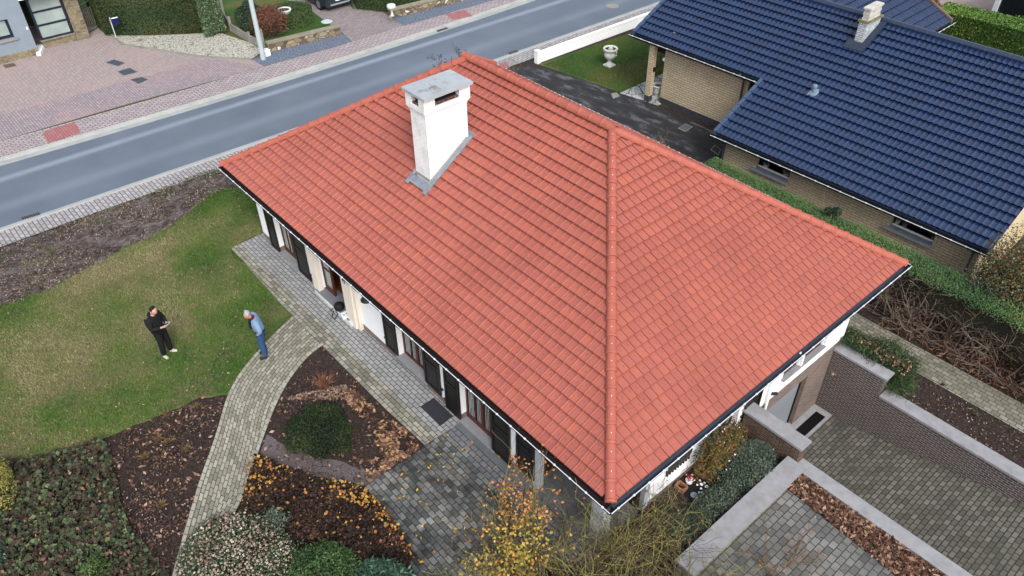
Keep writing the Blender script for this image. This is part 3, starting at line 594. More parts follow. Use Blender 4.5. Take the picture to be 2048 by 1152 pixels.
mb = MB(); wall(mb, Frame((0, FY + .006, 0), (1, 0, 0), (0, -1, 0)), XL + .006, LOG - .006, -.05, .24, .26, [(win[0][0], win[0][1], .05, .3), (win[2][0], win[2][1], .05, .3), (DX0, DX1, .17, .3)]); part(TH, 'plinth', mb, m_plinth)
# loggia walls (recessed corner terrace) and its floor
LY = 2.04; LB = FY + 1.35
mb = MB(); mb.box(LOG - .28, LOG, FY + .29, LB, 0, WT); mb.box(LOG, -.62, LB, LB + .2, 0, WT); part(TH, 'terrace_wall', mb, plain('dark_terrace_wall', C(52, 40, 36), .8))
mb = MB(); mb.box(LOG, -.52, .30, LB, -.1, .05); mb.box(-5.42, LOG, .16, FY + .0, -.1, .03); part(TH, 'terrace_floor', mb, plain('damp_terrace_slab', C(112, 116, 120), .6, .12, 2))
m_gw = plain('grey_weathered_white', C(196, 202, 206), .8, .07, 3, .1, 30)
mb = MB(); mb.box(-.84, -.48, .44, .70, 0, WT); part(TH, 'corner_post', mb, m_gw)
mb = MB(); mb.box(LOG, LOG + .20, FY - .02, FY + .18, 0, WT); part(TH, 'post', mb, m_gw)
mb = MB(); mb.box(-.72, -.52, LB + .21, LB + .4, .0, WT)
# terrace window
def window(fr, a0, a1, z0, z1, mullions=1, bars=1, depth=.16, curtains=True, mat=m_brown, fw=.06, sill=True, sillm=m_stone, low=.0, sillproj=.10):
    mb = MB(); B0, B1 = -depth - .05, -depth
    mb.fbox(fr, a0, a0 + fw, B0, B1, z0, z1); mb.fbox(fr, a1 - fw, a1, B0, B1, z0, z1); mb.fbox(fr, a0 + fw, a1 - fw, B0, B1, z1 - fw, z1); mb.fbox(fr, a0 + fw, a1 - fw, B0, B1, z0, z0 + fw + low)
    n = mullions + 1; W_ = (a1 - a0 - 2 * fw) / n
    for i in range(1, n): c = a0 + fw + W_ * i; mb.fbox(fr, c - fw * .8, c + fw * .8, B0, B1 + .012, z0 + fw + low, z1 - fw)
    for i in range(n):
        c0 = a0 + fw + W_ * i; cc = c0 + W_ / 2
        mb.fbox(fr, cc - .014, cc + .014, B0, B1 - .01, z0 + fw + low, z1 - fw)
        for j in range(1, bars + 1):
            z = z0 + low + (z1 - z0 - low) * j / (bars + 1); mb.fbox(fr, c0, c0 + W_, B0 + .002, B1 - .012, z - .014, z + .014)
    w_o = part(TH, 'window', mb, mat)
    g_ = MB(); g_.fbox(fr, a0 + fw, a1 - fw, B0 + .012, B0 + .020, z0 + fw, z1 - fw); part(w_o, 'pane', g_, m_glass)
    if curtains:
        cmb = MB()
        for i in range(n):
            c0 = a0 + fw + W_ * i
            for s0, s1 in ((.06, .40), (.62, .94)):
                m_ = 7; pts = [(c0 + W_ * (s0 + (s1 - s0) * t / m_), B0 - .03 - .02 * (t % 2)) for t in range(m_ + 1)]
                for (p, q), (r_, s_) in zip(pts, pts[1:]): cmb.face([fr.p(p, q + .058, z0 + .1), fr.p(r_, s_ + .058, z0 + .1), fr.p(r_, s_ + .058, z1 - .08), fr.p(p, q + .058, z1 - .08)])
        part(w_o, 'curtain', cmb, m_curtain)
    if sill:
        s_ = MB(); s_.fbox(fr, a0 + .002, a1 - .002, -depth + .001, .0, z0 + .001, z0 + .012); s_.fbox(fr, a0 - .04, a1 + .04, .001, sillproj, z0 - .05, z0 + .010); part(w_o, 'sill', s_, sillm)
    bk = MB(); bk.fbox(fr, a0, a1, -.9, -.88, z0, z1)
    return w_o
for (a, b, z) in win: window(FR, a, b, z, 2.1, low=.10 if z < .2 else .02)
window(Frame((0, LB, 0), (1, 0, 0), (0, -1, 0)), -2.5, -1.2, .1, 2.1, depth=-.06, sill=False)
# shutters
def shutter(fr, a0, a1, z0, z1, sd=1):
    mb = MB(); t0, t1 = .022, .062
    mb.fbox(fr, a0, a1, t0, t0 + .018, z0, z1)
    for p, q in ((a0, a0 + .07), (a1 - .07, a1)): mb.fbox(fr, p, q, t0 + .018, t1, z0, z1)
    zm = [z0, z0 + (z1 - z0) * .47, z1 - .09]
    for z in zm: mb.fbox(fr, a0 + .07, a1 - .07, t0 + .018, t1 - .002, z, z + .09)
    for z in (zm[0] + .09, zm[1] + .09):
        mb.fbox(fr, a0 + .13, a1 - .13, t0 + .018, t1 - .014, z + .06, z + (zm[1] - zm[0]) - .16)
    o = part(TH, 'shutter', mb, m_blackwood)
    e = a0 if sd < 0 else a1
    for z in (z0 + .25, z1 - .35):
        h = MB(); h.fbox(fr, min(e, e + .07 * sd), max(e, e + .07 * sd), .0, .05, z, z + .05); part(o, 'hinge', h, m_blackwood)
for i, (a, b, z) in enumerate(sh): shutter(FR, a, b, z, 2.14, -1 if i in (0, 2, 4, 6) else 1)
# white piers between shutter and window are the wall itself; add sills' white front drip
# --- entrance
mb = MB(); mb.box(-12.52, -10.44, .19, FY - .001, -.05, .15); o = part(TH, 'step', mb, plain('white_step_edge', C(206, 208, 206), .8)); mb = MB(); mb.box(-12.50, -10.60, .205, FY + .30, .152, .176); part(o, 'step_top', mb, plain('step_bluestone', C(122, 126, 134), .7, .08, 3))
for x0, x1, z0 in ((-12.66, -12.33, .155), (-10.72, -10.27, -.02)):
    mb = MB(); mb.box(x0, x1, .25, FY - .001, z0, WT)
    if x0 > -11: mb.box(x1 - .12, x1 + .02, .245, FY - .002, z0 + .003, WT - .003); mb.box(x1 + .02, x1 + .16, .30, FY - .002, -.02, WT - .003)
    part(TH, 'entrance_pilaster', mb, m_cream)
mb = MB(); y0, y1 = FY + .06, FY + .13
mb.box(DX0 + .001, DX0 + .07, y0, y1, .18, 2.2); mb.box(-11.86, -11.79, y0, y1, .18, 2.2); mb.box(DX1 - .05, DX1 - .001, y0, y1, .18, 2.2); mb.box(DX0 + .07, DX1 - .05, y0, y1, 2.12, 2.2); mb.box(DX0 + .07, -11.86, y0, y1, .18, .36); mb.box(DX0 + .07, -11.86, y0, y1, 1.05, 1.09)
o = part(TH, 'door_frame', mb, m_brown); mb = MB(); mb.box(DX0 + .07, -11.86, y0 + .03, y0 + .04, .36, 2.12); part(o, 'pane', mb, plain('frosted_side_light', C(150, 164, 160), .2, .05, spec=.6))
mb = MB(); mb.hexa([(-10.84, y1 + .02, .19), (-10.79, y1 + .02, .19), (-10.70, 1.40, .19), (-10.75, 1.40, .19), (-10.84, y1 + .02, 2.1), (-10.79, y1 + .02, 2.1), (-10.70, 1.40, 2.1), (-10.75, 1.40, 2.1)]); o = part(TH, 'door', mb, m_brown); 
mb = MB(); mb.tube([(-10.74, 1.28, 1.08), (-10.83, 1.28, 1.08), (-10.84, 1.16, 1.08)], .014, 6); part(o, 'handle', mb, m_zinc)
# hall seen through the open door
mb = MB(); mb.box(-13.2, -9.2, FY + .30, 4.6, .10, .178, 0); part(TH, 'hall_floor', mb, m_terra)
mb = MB(); mb.box(-13.3, -13.2, FY + .3, 4.6, .18, WT); mb.box(-9.2, -9.1, FY + .3, 4.6, .18, WT); mb.box(-13.2, -9.2, 4.6, 4.7, .18, WT); part(TH, 'hall_wall', mb, plain('hall_white', C(220, 216, 208), .8))
mb = MB(); mb.box(-12.6, -11.7, 2.35, 2.40, .2, 2.1); part(TH, 'inner_door', mb, plain('inner_door_white', C(226, 222, 214), .6))
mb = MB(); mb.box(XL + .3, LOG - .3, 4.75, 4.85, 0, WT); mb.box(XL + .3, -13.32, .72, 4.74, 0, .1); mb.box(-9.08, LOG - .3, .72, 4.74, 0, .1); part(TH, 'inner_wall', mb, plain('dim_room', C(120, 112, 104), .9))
# left, back and end walls
EY1 = 10.5
mb = MB(); mb.box(XL, XL + .28, FY + .281, EY1, -.05, WT); mb.box(XL + .281, -.781, EY1 - .28, EY1, -.8, WT); part(TH, 'wall', mb, m_white)
ez0, ez1 = .16, WT
e1 = (7.28, 8.0, .69, 1.9); e2 = (8.12, 9.18, .69, 1.9); e3 = (4.25, 5.38, .25, 2.05); e4 = (2.62, 3.5, .68, 1.7)
mb = MB(); wall(mb, ER, LY, EY1, ez0, ez1, .28, [e1, e2, e3, e4]); part(TH, 'wall', mb, m_white)
mb = MB(); mb.box(-.78, -.50, LY - .005, LY, 0, ez1); mb.box(-.783, -.497, LY - .16, LY - .005, .0, ez1); part(TH, 'wall_end', mb, m_gw)
GD = (6.45, 8.92, -2.6, -.33)
mb = MB(); wall(mb, Frame((-.506, 0, 0), (0, 1, 0), (1, 0, 0)), LY, EY1 - .006, -2.6, ez0, .27, [GD]); part(TH, 'plinth', mb, m_plinth)
mb = MB(); mb.box(-.70, -.66, 6.44, 8.93, -2.45, -.32); part(TH, 'garage_door', mb, plain('grey_garage_door', C(146, 152, 158), .5, .03, 1, 0))
mb = MB(); mb.box(-.66, -.655, 6.44, 8.93, -2.45, -2.42); mb.box(-.655, -.62, 8.87, 8.915, -2.45, -.34); part(TH, 'garage_seal', mb, m_blackwood)
# end windows
m_dkwin = m_brown
for a0, a1, z0, z1 in (e1, e2): window(ER, a0, a1, z0, z1, mullions=0, bars=0, depth=.05, curtains=False, sillproj=.09)
window(ER, e3[0], e3[1], e3[2], e3[3], mullions=1, bars=1, depth=.14)
mb = MB(); mb.fbox(ER, 8.02, 8.10, .004, .07, .45, 1.9); part(TH, 'window_bracket', mb, m_white); mb = MB(); mb.fbox(ER, 9.2, 9.30, .004, .06, .74, 1.9); part(TH, 'window_bracket', mb, m_white)
shutter(ER, 5.56, 6.26, .27, 2.1, -1)
# downpipe on the end wall
mb = MB(); py = 6.62; mb.tube([(-.42, py, WT + .05), (-.42, py, -.6), (-.42, py, -2.40)], .035, 8); mb.tube([(.04, py, HE - .10), (-.1, py, HE - .14), (-.42, py, WT - .1)], .032, 8); part(TH, 'downpipe', mb, m_white)
# pierced brick screen in the end wall
mb = MB(); rows, cols = 5, 9; a0, a1, z0, z1 = e4
mb.fbox(ER, a0, a1, -.27, -.25, z0, z1, 1)
rh = (z1 - z0) / rows
m_scr = plain('pierced_screen', C(64, 60, 56), .85, .15, 10)
for r_ in range(rows):
    z = z0 + r_ * rh
    for c in range(cols):
        s_ = (a1 - a0) / cols; a = a0 + c * s_ + (.5 * s_ if r_ % 2 else 0)
        mb.fbox(ER, a - s_ * .22, min(a + s_ * .22, a1 + .04), .0, .045, z - .02, z + .035)
        for sg in (-1, 1):
            p = ER.p(a, .022, z); q = ER.p(a + sg * s_ * .5, .022, z + rh); mb.tube([p, q], .022, 4)
part(TH, 'pierced_screen', mb, [m_scr, m_white])
# --- chimney
cx0, cx1, cy0, cy1 = -10.06, -9.40, 2.74, 4.08
mb = MB(); zt = 6.90; zf = 6.40
zlo = HE + cy0 * RISE / mid - .3
mb.box(cx0, cx1, cy0, cy1, zlo, zf)
for i, (d, a, b) in enumerate(((.022, zf, zf + .05), (.045, zf + .05, zf + .10), (.07, zf + .10, zf + .22))): mb.box(cx0 - d, cx1 + d, cy0 - d, cy1 + d, a, b)
d = .07; zh0, zh1 = zf + .22, zt - .001
for (x0, x1) in ((cx0 - d, cx0 + .16), (cx1 - .16, cx1 + d)):
    for (y0, y1) in ((cy0 - d, cy0 + .28), (cy1 - .28, cy1 + d)): mb.box(x0, x1, y0, y1, zh0, zh1)
mb.box(cx0 - d, cx1 + d, cy0 - d, cy0 - d + .001, zh1 - .001, zh1)
CH = part(TH, 'chimney', mb, m_whiteb)
mb = MB(); mb.box(cx0 + .08, cx1 - .08, cy0 + .08, cy1 - .08, zh0 - .02, zh1 - .002); part(CH, 'flue', mb, plain('soot', C(22, 18, 17), .9, .3, 9)); mb = MB(); mb.box(cx1 - .079, cx1 + .03, cy0 + .281, cy1 - .281, zh0 + .001, zh0 + .05); mb.box(cx0 + .161, cx1 - .161, cy0 - .03, cy0 + .079, zh0 + .001, zh0 + .05); part(CH, 'flue_rim', mb, brickmat('sooty_red_brick', C(112, 44, 34), C(70, 30, 24), C(150, 142, 134), .2, .065, .012, var=.3))
cap_pts = [G2(*p, zt + .08) for p in ((804, 172), (901, 138), (946, 163), (848, 199))]
cxa, cxb = min(p[0] for p in cap_pts), max(p[0] for p in cap_pts); cya, cyb = min(p[1] for p in cap_pts), max(p[1] for p in cap_pts)
mb = MB(); mb.box(cx0 - .165, cx1 + .165, cy0 - .11, cy1 + .12, zt, zt + .075)
me = mb.mesh('chimney_cap', m_cap, ((cx0 + cx1) / 2, (cy0 + cy1) / 2, zt)); o = bpy.data.objects.new('chimney_cap', me); COL.objects.link(o); o.parent = CH; o.location = Vector(((cx0 + cx1) / 2, (cy0 + cy1) / 2, zt)) - off
# flashing: front apron, stepped sides
k = RISE / mid; nrm = Vector((0, -k, 1)).normalized()
def rp(x, y, h=.0): return Vector((x, y, HE + y * k)) + nrm * h
mb = MB()
def plate(x0, x1, y0, y1, h0, h1): mb.hexa([rp(x0, y0, h0), rp(x1, y0, h0), rp(x1, y1, h0), rp(x0, y1, h0), rp(x0, y0, h1), rp(x1, y0, h1), rp(x1, y1, h1), rp(x0, y1, h1)])
plate(cx0 - .10, cx1 + .10, cy0 - .20, cy0, .06, .104)
for i in range(6):
    y0 = cy0 - .26 + i * .28
    for s_ in (0, 1):
        x0, x1 = (cx1, cx1 + .14) if s_ else (cx0 - .14, cx0); plate(x0, x1, y0, min(y0 + .30, cy1 + .15), .07 + (i % 2) * .008, .108 + (i % 2) * .008)
plate(cx0 - .1, cx1 + .1, cy1, cy1 + .2, .06, .11)
part(CH, 'flashing', mb, m_lead)
mb = MB()
for s_ in (0, 1):
    x0, x1 = (cx1 + .001, cx1 + .022) if s_ else (cx0 - .022, cx0 - .001)
    mb.hexa([rp(x0, cy0 - .02, .09), rp(x1, cy0 - .02, .09), rp(x1, cy1 + .02, .09), rp(x0, cy1 + .02, .09), rp(x0, cy0 - .02, .17), rp(x1, cy0 - .02, .17), rp(x1, cy1 + .02, .17), rp(x0, cy1 + .02, .17)])
mb.box(cx0 - .02, cx1 + .02, cy0 - .022, cy0 - .001, HE + cy0 * k + .12, HE + cy0 * k + .19)
part(CH, 'flashing_strip', mb, plain('flashing_cover_strip', C(172, 172, 168), .5, .08, 6, .1, metal=.2))
# --- wall lamp with dish shade by the door, small lamp on the end wall, house number
bl = plain('matt_black_metal', C(34, 35, 38), .5, .05, bump=0)
WL = thing('wall_lamp', 'black dish shaded lamp on a long bracket beside the house number', 'lamp', (-9.2, FY, 1.9))
mb = MB(); xs_, ys_ = fx(712, 566, .12), FY - .12
mb.tube([(-9.92, FY - .03, 2.18), (-9.92, FY - .12, 2.18)], .02, 6); part(WL, 'bracket', (mb.tube([(-9.92, FY - .1, 2.18), (-9.28, FY - .14, 2.14)], .018, 6), mb.tube([(-9.28, FY - .14, 2.14), (-9.05, FY - .24, 2.02)], .014, 6), mb)[2], m_zinc)
lp = PY(733, 598, FY - .25); mb = MB(); mb.lathe((lp[0], lp[1], lp[2] - .03), [(.17, 0), (.165, .02), (.10, .07), (.05, .12), (.03, .17)], 20); part(WL, 'lamp_shade', mb, bl, smooth=True)
mb = MB(); q = PX(1548, 787, -.45); mb.tube([(q[0] - .04, q[1] - .06, q[2]), (q[0] + .05, q[1] + .08, q[2] - .02)], .045, 8); single('wall_light', mb, bl, 'small black spotlight on the white end wall above the garage', 'lamp')
cu = bpy.data.curves.new('house_number', 'FONT'); cu.body = '92'; cu.size = .17; cu.extrude = .008; cu.align_x = 'CENTER'; cu.materials.append(bl)
hn = bpy.data.objects.new('house_number', cu); COL.objects.link(hn); q = PY(686, 561, .24); hn.location = (-10.53, .24, q[2] - .07); hn.rotation_euler = (math.pi / 2, 0, 0)
dg = bpy.context.evaluated_depsgraph_get(); me = bpy.data.meshes.new_from_object(hn.evaluated_get(dg)); hl = hn.location.copy(); bpy.data.objects.remove(hn)
hn = bpy.data.objects.new('house_number', me); COL.objects.link(hn); hn.rotation_euler = (math.pi / 2, 0, 0); hn.parent = TH; hn.location = hl - off
# --- retaining walls around the ramp
CY = 10.15
RWt = thing('retaining_wall', 'tall dark brick retaining wall against the house beside the garage', 'wall', (.3, CY + .18, -.05))
jx = 1.08
mb = MB(); mb.box(-.5, jx, CY, CY + .34, -2.8, -.12); part(RWt, 'brickwork', mb, m_gbrick)
mb = MB(); mb.box(-.499, jx + .06, CY - .04, CY + .38, -.12, -.05); part(RWt, 'coping', mb, m_conccap)
R2 = thing('retaining_wall', 'long lower dark brick retaining wall running out along the ramp', 'wall', (5, CY + .18, -.7))
mb = MB(); mb.box(jx + .001, 12, CY + .004, CY + .33, -2.8, -.77); part(R2, 'brickwork', mb, m_gbrick)
mb = MB(); mb.box(jx + .03, 12, CY - .04, CY + .40, -.77, -.70); part(R2, 'coping', mb, m_conccap)
L1 = thing('stub_wall', 'short brown brick wall with a wide grey coping jutting out beside the garage door', 'wall', (.4, 5.75, 0))
m_tbrick = brickmat('brown_stub_brick', C(128, 108, 92), C(104, 84, 72), C(60, 46, 38), .21, .07, .012, .5, 'UV', var=.3, bd=.01, stain=C(150, 136, 112), sstr=.3, ssc=2)
mb = MB(); mb.box(-.499, 1.16, 5.56, 5.90, -2.7, .73); part(L1, 'brickwork', mb, m_tbrick)
mb = MB(); mb.box(-.499, 1.22, 5.52, 5.94, .73, .80); part(L1, 'coping', mb, m_conccap)
L2 = thing('retaining_wall', 'low ramp wall with a pale coping between the dead leaves and the ramp', 'wall', (5, 5.72, .0))
mb = MB(); mb.box(1.161, 12, 5.58, 5.88, -2.7, .03); part(L2, 'brickwork', mb, m_gbrick)
mb = MB(); mb.box(1.161, 12, 5.53, 5.93, .03, .10); part(L2, 'coping', mb, m_conccap)
PL = thing('planter_wall', 'low concrete planter wall with a wide flat top in front of the grey green shrubs', 'wall', (1.2, 3.8, 0))
mb = MB(); mb.box(1.02, 1.40, 1.3, 5.515, -.1, .27); part(PL, 'wall_body', mb, plain('planter_side', C(160, 152, 130), .9, .12, 3))
mb = MB(); mb.box(.95, 1.45, 1.26, 5.51, .27, .35); part(PL, 'coping', mb, m_conccap)
mb = MB(); mb.box(-.50, 1.0, 1.0, 5.5, -.3, -.05); struct('bed_soil', mb, m_soil)
# leaf bed ground
mb = MB(); mb.poly([G2(1572, 977), (1.45, 5.55), (9, 5.55), G2(1990, 1320), G2(1790, 1152)], .006); struct('bed_soil', mb, m_soil)
# drain channel at the garage
mb = MB(); mb.box(-.31, .0, 5.95, 9.93, -2.52, -2.428); s_ = single('drain_channel', mb, plain('drain_black', C(10, 10, 11), .5, .1), 'long black drain channel across the foot of the ramp', 'drain')
mb = MB(); mb.box(-.66, -.315, 5.9, 10.15, -2.5, -2.42); mb.box(.004, .09, 5.9, 10.15, -2.5, -2.42); mb.box(-.312, .002, 9.935, 10.15, -2.5, -2.42); struct('ramp_threshold', mb, m_conccap)
# ground under the house so rooms are closed
mb = MB(); mb.box(-.9, -.79, 5.0, 10.2, -2.7, 0); mb.box(-16.2, -.9, .5, 10.3, -.2, -.06); part(TH, 'foundation', mb, m_fascia)
# ================================================================== NEIGHBOUR: BLUE-ROOFED HOUSE
BA = math.radians(1.4); U = Vector((math.cos(BA), math.sin(BA), 0)); Pp = Vector((-math.sin(BA), math.cos(BA), 0)); BO = Vector((-8.94, 15.21, 0)); BK = .47
BH = thing('neighbour_house', 'tan brick bungalow with a glossy dark blue tiled roof', 'house', (-3, 19, 0))
boff = Vector(BH['_o'])
def bp(u, s, z): q = BO + U * u + Pp * s; return Vector((q.x, q.y, z))
def bz(s): return 1.6 + BK * s
M = Mt('blue_glazed_tile', .24, spec=1.0); r = M.attr(); ob = M.co('Object'); n1 = M.noise(2.5, ob, 4)
M.base(M.mix(M.step(n1, .4, .7), M.ramp(r, [(0, C(27, 47, 84)), (.5, C(29, 50, 88)), (1, C(32, 54, 94))]), C(27, 44, 76))); M.rough(n1, .14, .22); m_btile = M.m
M = Mt('blue_glazed_trim', .3, spec=.6); M.base(C(44, 58, 84)); m_btrim = M.m
m_tan = brickmat('tan_brick', C(228, 211, 180), C(214, 196, 164), C(160, 146, 122), .30, .098, .012, .5, 'UV', stain=C(150, 130, 102), sstr=.3, ssc=1.1, bd=.01, var=.10)
m_dkb = brickmat('dark_slate_brick', C(70, 72, 80), C(58, 60, 68), C(84, 84, 88), .30, .098, .010, .5, 'UV', var=.15)
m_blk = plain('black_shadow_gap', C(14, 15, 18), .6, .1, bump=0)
BW, BG = .188, .36
BPROF = [(0, .0), (.10, .022), (.19, .030), (.30, .026), (.48, .006), (.56, .0), (.8, -.003), (1, .0)]
sl = Vector((0, 0, 1)) * BK + Pp; sl.normalize(); nn = U.cross(sl).normalized()
mb = MB()
tiles(mb, bp(0, 0, 1.6), U, sl, nn, 53, 8, BW, BG, BPROF, .060, thick=.014, jit=.0008)
s0 = 8 * BG * sl.dot(Pp)
tiles(mb, bp(-34 * BW, s0, bz(s0)), U, sl, nn, 87, 12, BW, BG, BPROF, .060, thick=.014, jit=.0008)
part(BH, 'roof', mb, m_btile)
SR = s0 + 12 * BG * sl.dot(Pp)
mb = MB(); mb.face([bp(0, 0, 1.55), bp(9.9, 0, 1.55), bp(9.9, SR, bz(SR) - .05), bp(0, SR, bz(SR) - .05)]); mb.face([bp(-6.3, s0, bz(s0) - .05), bp(0, s0, bz(s0) - .05), bp(0, SR, bz(SR) - .05), bp(-6.3, SR, bz(SR) - .05)])
mb.face([bp(-6.3, SR, bz(SR) - .02), bp(9.9, SR, bz(SR) - .02), bp(9.9, SR + 4.5, bz(SR) - 2.1), bp(-6.3, SR + 4.5, bz(SR) - 2.1)])
part(BH, 'roof_underlay', mb, m_btrim)
# back wing whose slope shows above the ridge
q = G(1903, 43, 2.9); ue = (Vector(q) - BO).dot(U); se = (Vector(q) - BO).dot(Pp)
wsl = (-U + Vector((0, 0, BK))).normalized(); wn = Pp.cross(wsl).normalized()
mb = MB(); nr = 11
tiles(mb, bp(ue, SR + .3, 2.9), Pp, wsl, wn, int((se - SR - .3) / BW), nr, BW, BG, BPROF, .045, thick=.02)
part(BH, 'roof', mb, m_btile)
mb = MB(); ui = ue - nr * BG * .905; mb.face([bp(ui, SR + .1, bz(SR) - .3), bp(ui, se, bz(SR) - .3), bp(ui - 4, se, 2.9), bp(ui - 4, SR + .1, 2.9)]); mb.hexa([bp(ue, se, 2.8), bp(ue, se + .12, 2.8), bp(ui, se + .12, 4.6), bp(ui, se, 4.6), bp(ue, se, 2.98), bp(ue, se + .12, 2.98), bp(ui, se + .12, 4.76), bp(ui, se, 4.76)])
part(BH, 'wing_edge', mb, plain('verge_board_brown', C(122, 100, 90), .7))
mb = gutter(bp(ue - .02, se - 3, 2.86), bp(ue - .02, se + .15, 2.86), U); part(BH, 'gutter', mb, [m_blk, m_zinc])
# ridge + verges
mb = MB(); a, b = bp(-6.35, SR, bz(SR) + .05), bp(9.95, SR, bz(SR) + .05); n_ = 40
for i in range(n_):
    p = a.lerp(b, i / n_); q = a.lerp(b, (i + 1.03) / n_); rr = .11
    mb.tube([p, p + U * .03, q], [rr * 1.08, rr, rr * .96], 10)
part(BH, 'ridge_cap', mb, m_btrim, smooth=False)
mb = MB()
def verge(u, sA, sB, sg, wd=.14):
    nseg = round((sB - sA) / (BG * .905))
    for i in range(nseg):
        a_, b_ = sA + (sB - sA) * i / nseg, sA + (sB - sA) * (i + 1) / nseg - .012
        lift = .075; P8 = []
        for z_ in (-.10, lift):
            for (uu, ss) in ((u - wd / 2, a_), (u + wd / 2, a_), (u + wd / 2, b_), (u - wd / 2, b_)): P8.append(bp(uu, ss, bz(ss) + z_ + (.02 if ss == a_ else 0)))
        mb.hexa(P8)
m_verge = plain('blue_verge', C(70, 90, 120), .35, .08, bump=0, spec=.6)
verge(-.05, -.02, s0, 1); part(BH, 'verge_cap', mb, m_verge); mb = MB(); verge(-6.36, s0 - .02, SR, 1); part(BH, 'verge_cap', mb, m_verge)
mb = MB(); mb.hexa([bp(9.92, -.05, 1.35), bp(10.10, -.05, 1.35), bp(10.10, SR, bz(SR) - .25), bp(9.92, SR, bz(SR) - .25), bp(9.92, -.05, 1.66), bp(10.10, -.05, 1.66), bp(10.10, SR, bz(SR) + .06), bp(9.92, SR, bz(SR) + .06)])
part(BH, 'gable_board', mb, plain('cream_gable_render', C(214, 196, 158), .8, .06, 2))
def bgutter(u0, u1, s, z):
    return gutter(bp(u0, s, z), bp(u1, s, z), -Pp, w_=.20)
part(BH, 'gutter', bgutter(-.1, 9.95, -.01, 1.56), [m_blk, m_zinc]); part(BH, 'gutter', bgutter(-6.45, -.02, s0 - .01, bz(s0) - .04), [m_blk, m_zinc])
mb = MB(); mb.hexa([bp(-.0, .0, 1.36), bp(9.9, .0, 1.36), bp(9.9, .03, 1.36), bp(0, .03, 1.36), bp(0, 0, 1.55), bp(9.9, 0, 1.55), bp(9.9, .03, 1.55), bp(0, .03, 1.55)])
mb.hexa([bp(-6.3, s0, bz(s0) - .24), bp(0, s0, bz(s0) - .24), bp(0, s0 + .03, bz(s0) - .24), bp(-6.3, s0 + .03, bz(s0) - .24), bp(-6.3, s0, bz(s0) - .05), bp(0, s0, bz(s0) - .05), bp(0, s0 + .03, bz(s0) - .05), bp(-6.3, s0 + .03, bz(s0) - .05)])
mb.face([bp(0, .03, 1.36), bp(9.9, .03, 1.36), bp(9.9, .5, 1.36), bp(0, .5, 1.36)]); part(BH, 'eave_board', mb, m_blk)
# walls
WB = .34; FB = Frame(bp(0, WB, 0), U, -Pp)
def fu(u, v): q = PY(u, v, bp(4, WB, 0).y); return (Vector(q) - BO).dot(U), q[2]
u0, u1 = .28, 9.62
def wpx(l, r, zb): a_, b_ = fu(*l)[0], fu(*r)[0]; return (a_, b_, zb, 1.40)
z1_, z2_ = fu(1513, 326)[1], fu(1782, 441)[1]
w1 = wpx((1514, 327), (1579, 354), .71); w2 = wpx((1782, 441), (1866, 479), .75)
mb = MB(); wall(mb, FB, u0, u1, -.9, 1.45, .25, [w1, w2]); part(BH, 'wall', mb, m_tan)
mb = MB(); FBe = Frame(bp(u1, 0, 0), Pp, U); wall(mb, FBe, WB + .251, SR + 4, -.9, 1.45, .25); mb.face([bp(u1 - .1, WB, 1.45), bp(u1 - .1, SR, 1.45), bp(u1 - .1, SR, bz(SR) - .1)]); part(BH, 'wall', mb, plain('cream_render', C(222, 200, 156), .8, .05, 2), label='cream end wall')
mb = MB(); FBl = Frame(bp(u0, 0, 0), Pp, -U); wall(mb, FBl, WB + .251, s0 + 1.5, -.9, 1.45 + .4, .25); part(BH, 'wall', mb, m_tan)
for w_ in (w1, w2):
    mb = MB(); a_, b_, z0_, z1__ = w_; D = -.17
    mb.fbox(FB, a_, b_, D - .04, D, z0_, z0_ + .07); part_w = part(BH, 'window', mb, m_white)
    for aa in (a_, b_ - .05): mb = MB(); mb.fbox(FB, aa, aa + .05, D - .04, D, z0_ + .071, z1__); part(part_w, 'frame', mb, m_blk)
    mb = MB(); mb.fbox(FB, a_, b_, D - .62, D - .6, z0_ - .4, z1__); mb.fbox(FB, a_, b_, D - .6, D - .04, z0_ - .1, z0_ + .01); part(part_w, 'inner_sill', mb, m_blk)
    mb = MB(); mb.fbox(FB, a_ + .001, b_ - .001, D + .001, .0, z0_ + .001, z0_ + .012); mb.fbox(FB, a_ - .12, b_ + .04, .001, .16, z0_ - .05, z0_ + .010); part(part_w, 'sill', mb, plain('bluestone_sill', C(146, 153, 162), .6, .08, 4, .1))
pot_m = [plain('pot_white', C(196, 196, 194), .5, bump=0), plain('pot_blue', C(40, 70, 140), .5, bump=0), plain('flower_red', C(150, 30, 36), .6, bump=0), plain('pot_grey', C(120, 128, 130), .5, bump=0)]
pots = [(w1, .18, 0, 1, 'blue plant in a white pot at the left end of the kitchen window sill', .12), (w1, .80, 0, 3, 'grey plant in a white pot at the right end of the kitchen window sill', .12), (w2, .06, 0, 3, 'white vase leaning into the left corner of the window by the cream wall', .10), (w2, .24, 3, 2, 'red flowers in a grey pot on the window sill by the cream wall', .09), (w2, .93, 3, 2, 'deep red flowers at the right end of the window sill by the cream wall', .09)]
for w_, t, m0, m1, lb, rr in pots:
    c = FB.p(w_[0] + (w_[1] - w_[0]) * t, -.30, w_[2] + .011); T_ = thing('plant_pot', lb, 'plant pot', c, 'pots on the neighbour window sills')
    mb = MB(); mb.lathe(c, [(rr * .65, 0), (rr, .16), (rr * .9, .16)], 12); part(T_, 'pot', mb, pot_m[m0])
    P = rng.normal(size=(60, 3)) * [rr * .6, rr * .6, .05] + np.array(c) + [0, 0, .22]; leafobj(T_, 'foliage', P, .07, pot_m[m1])
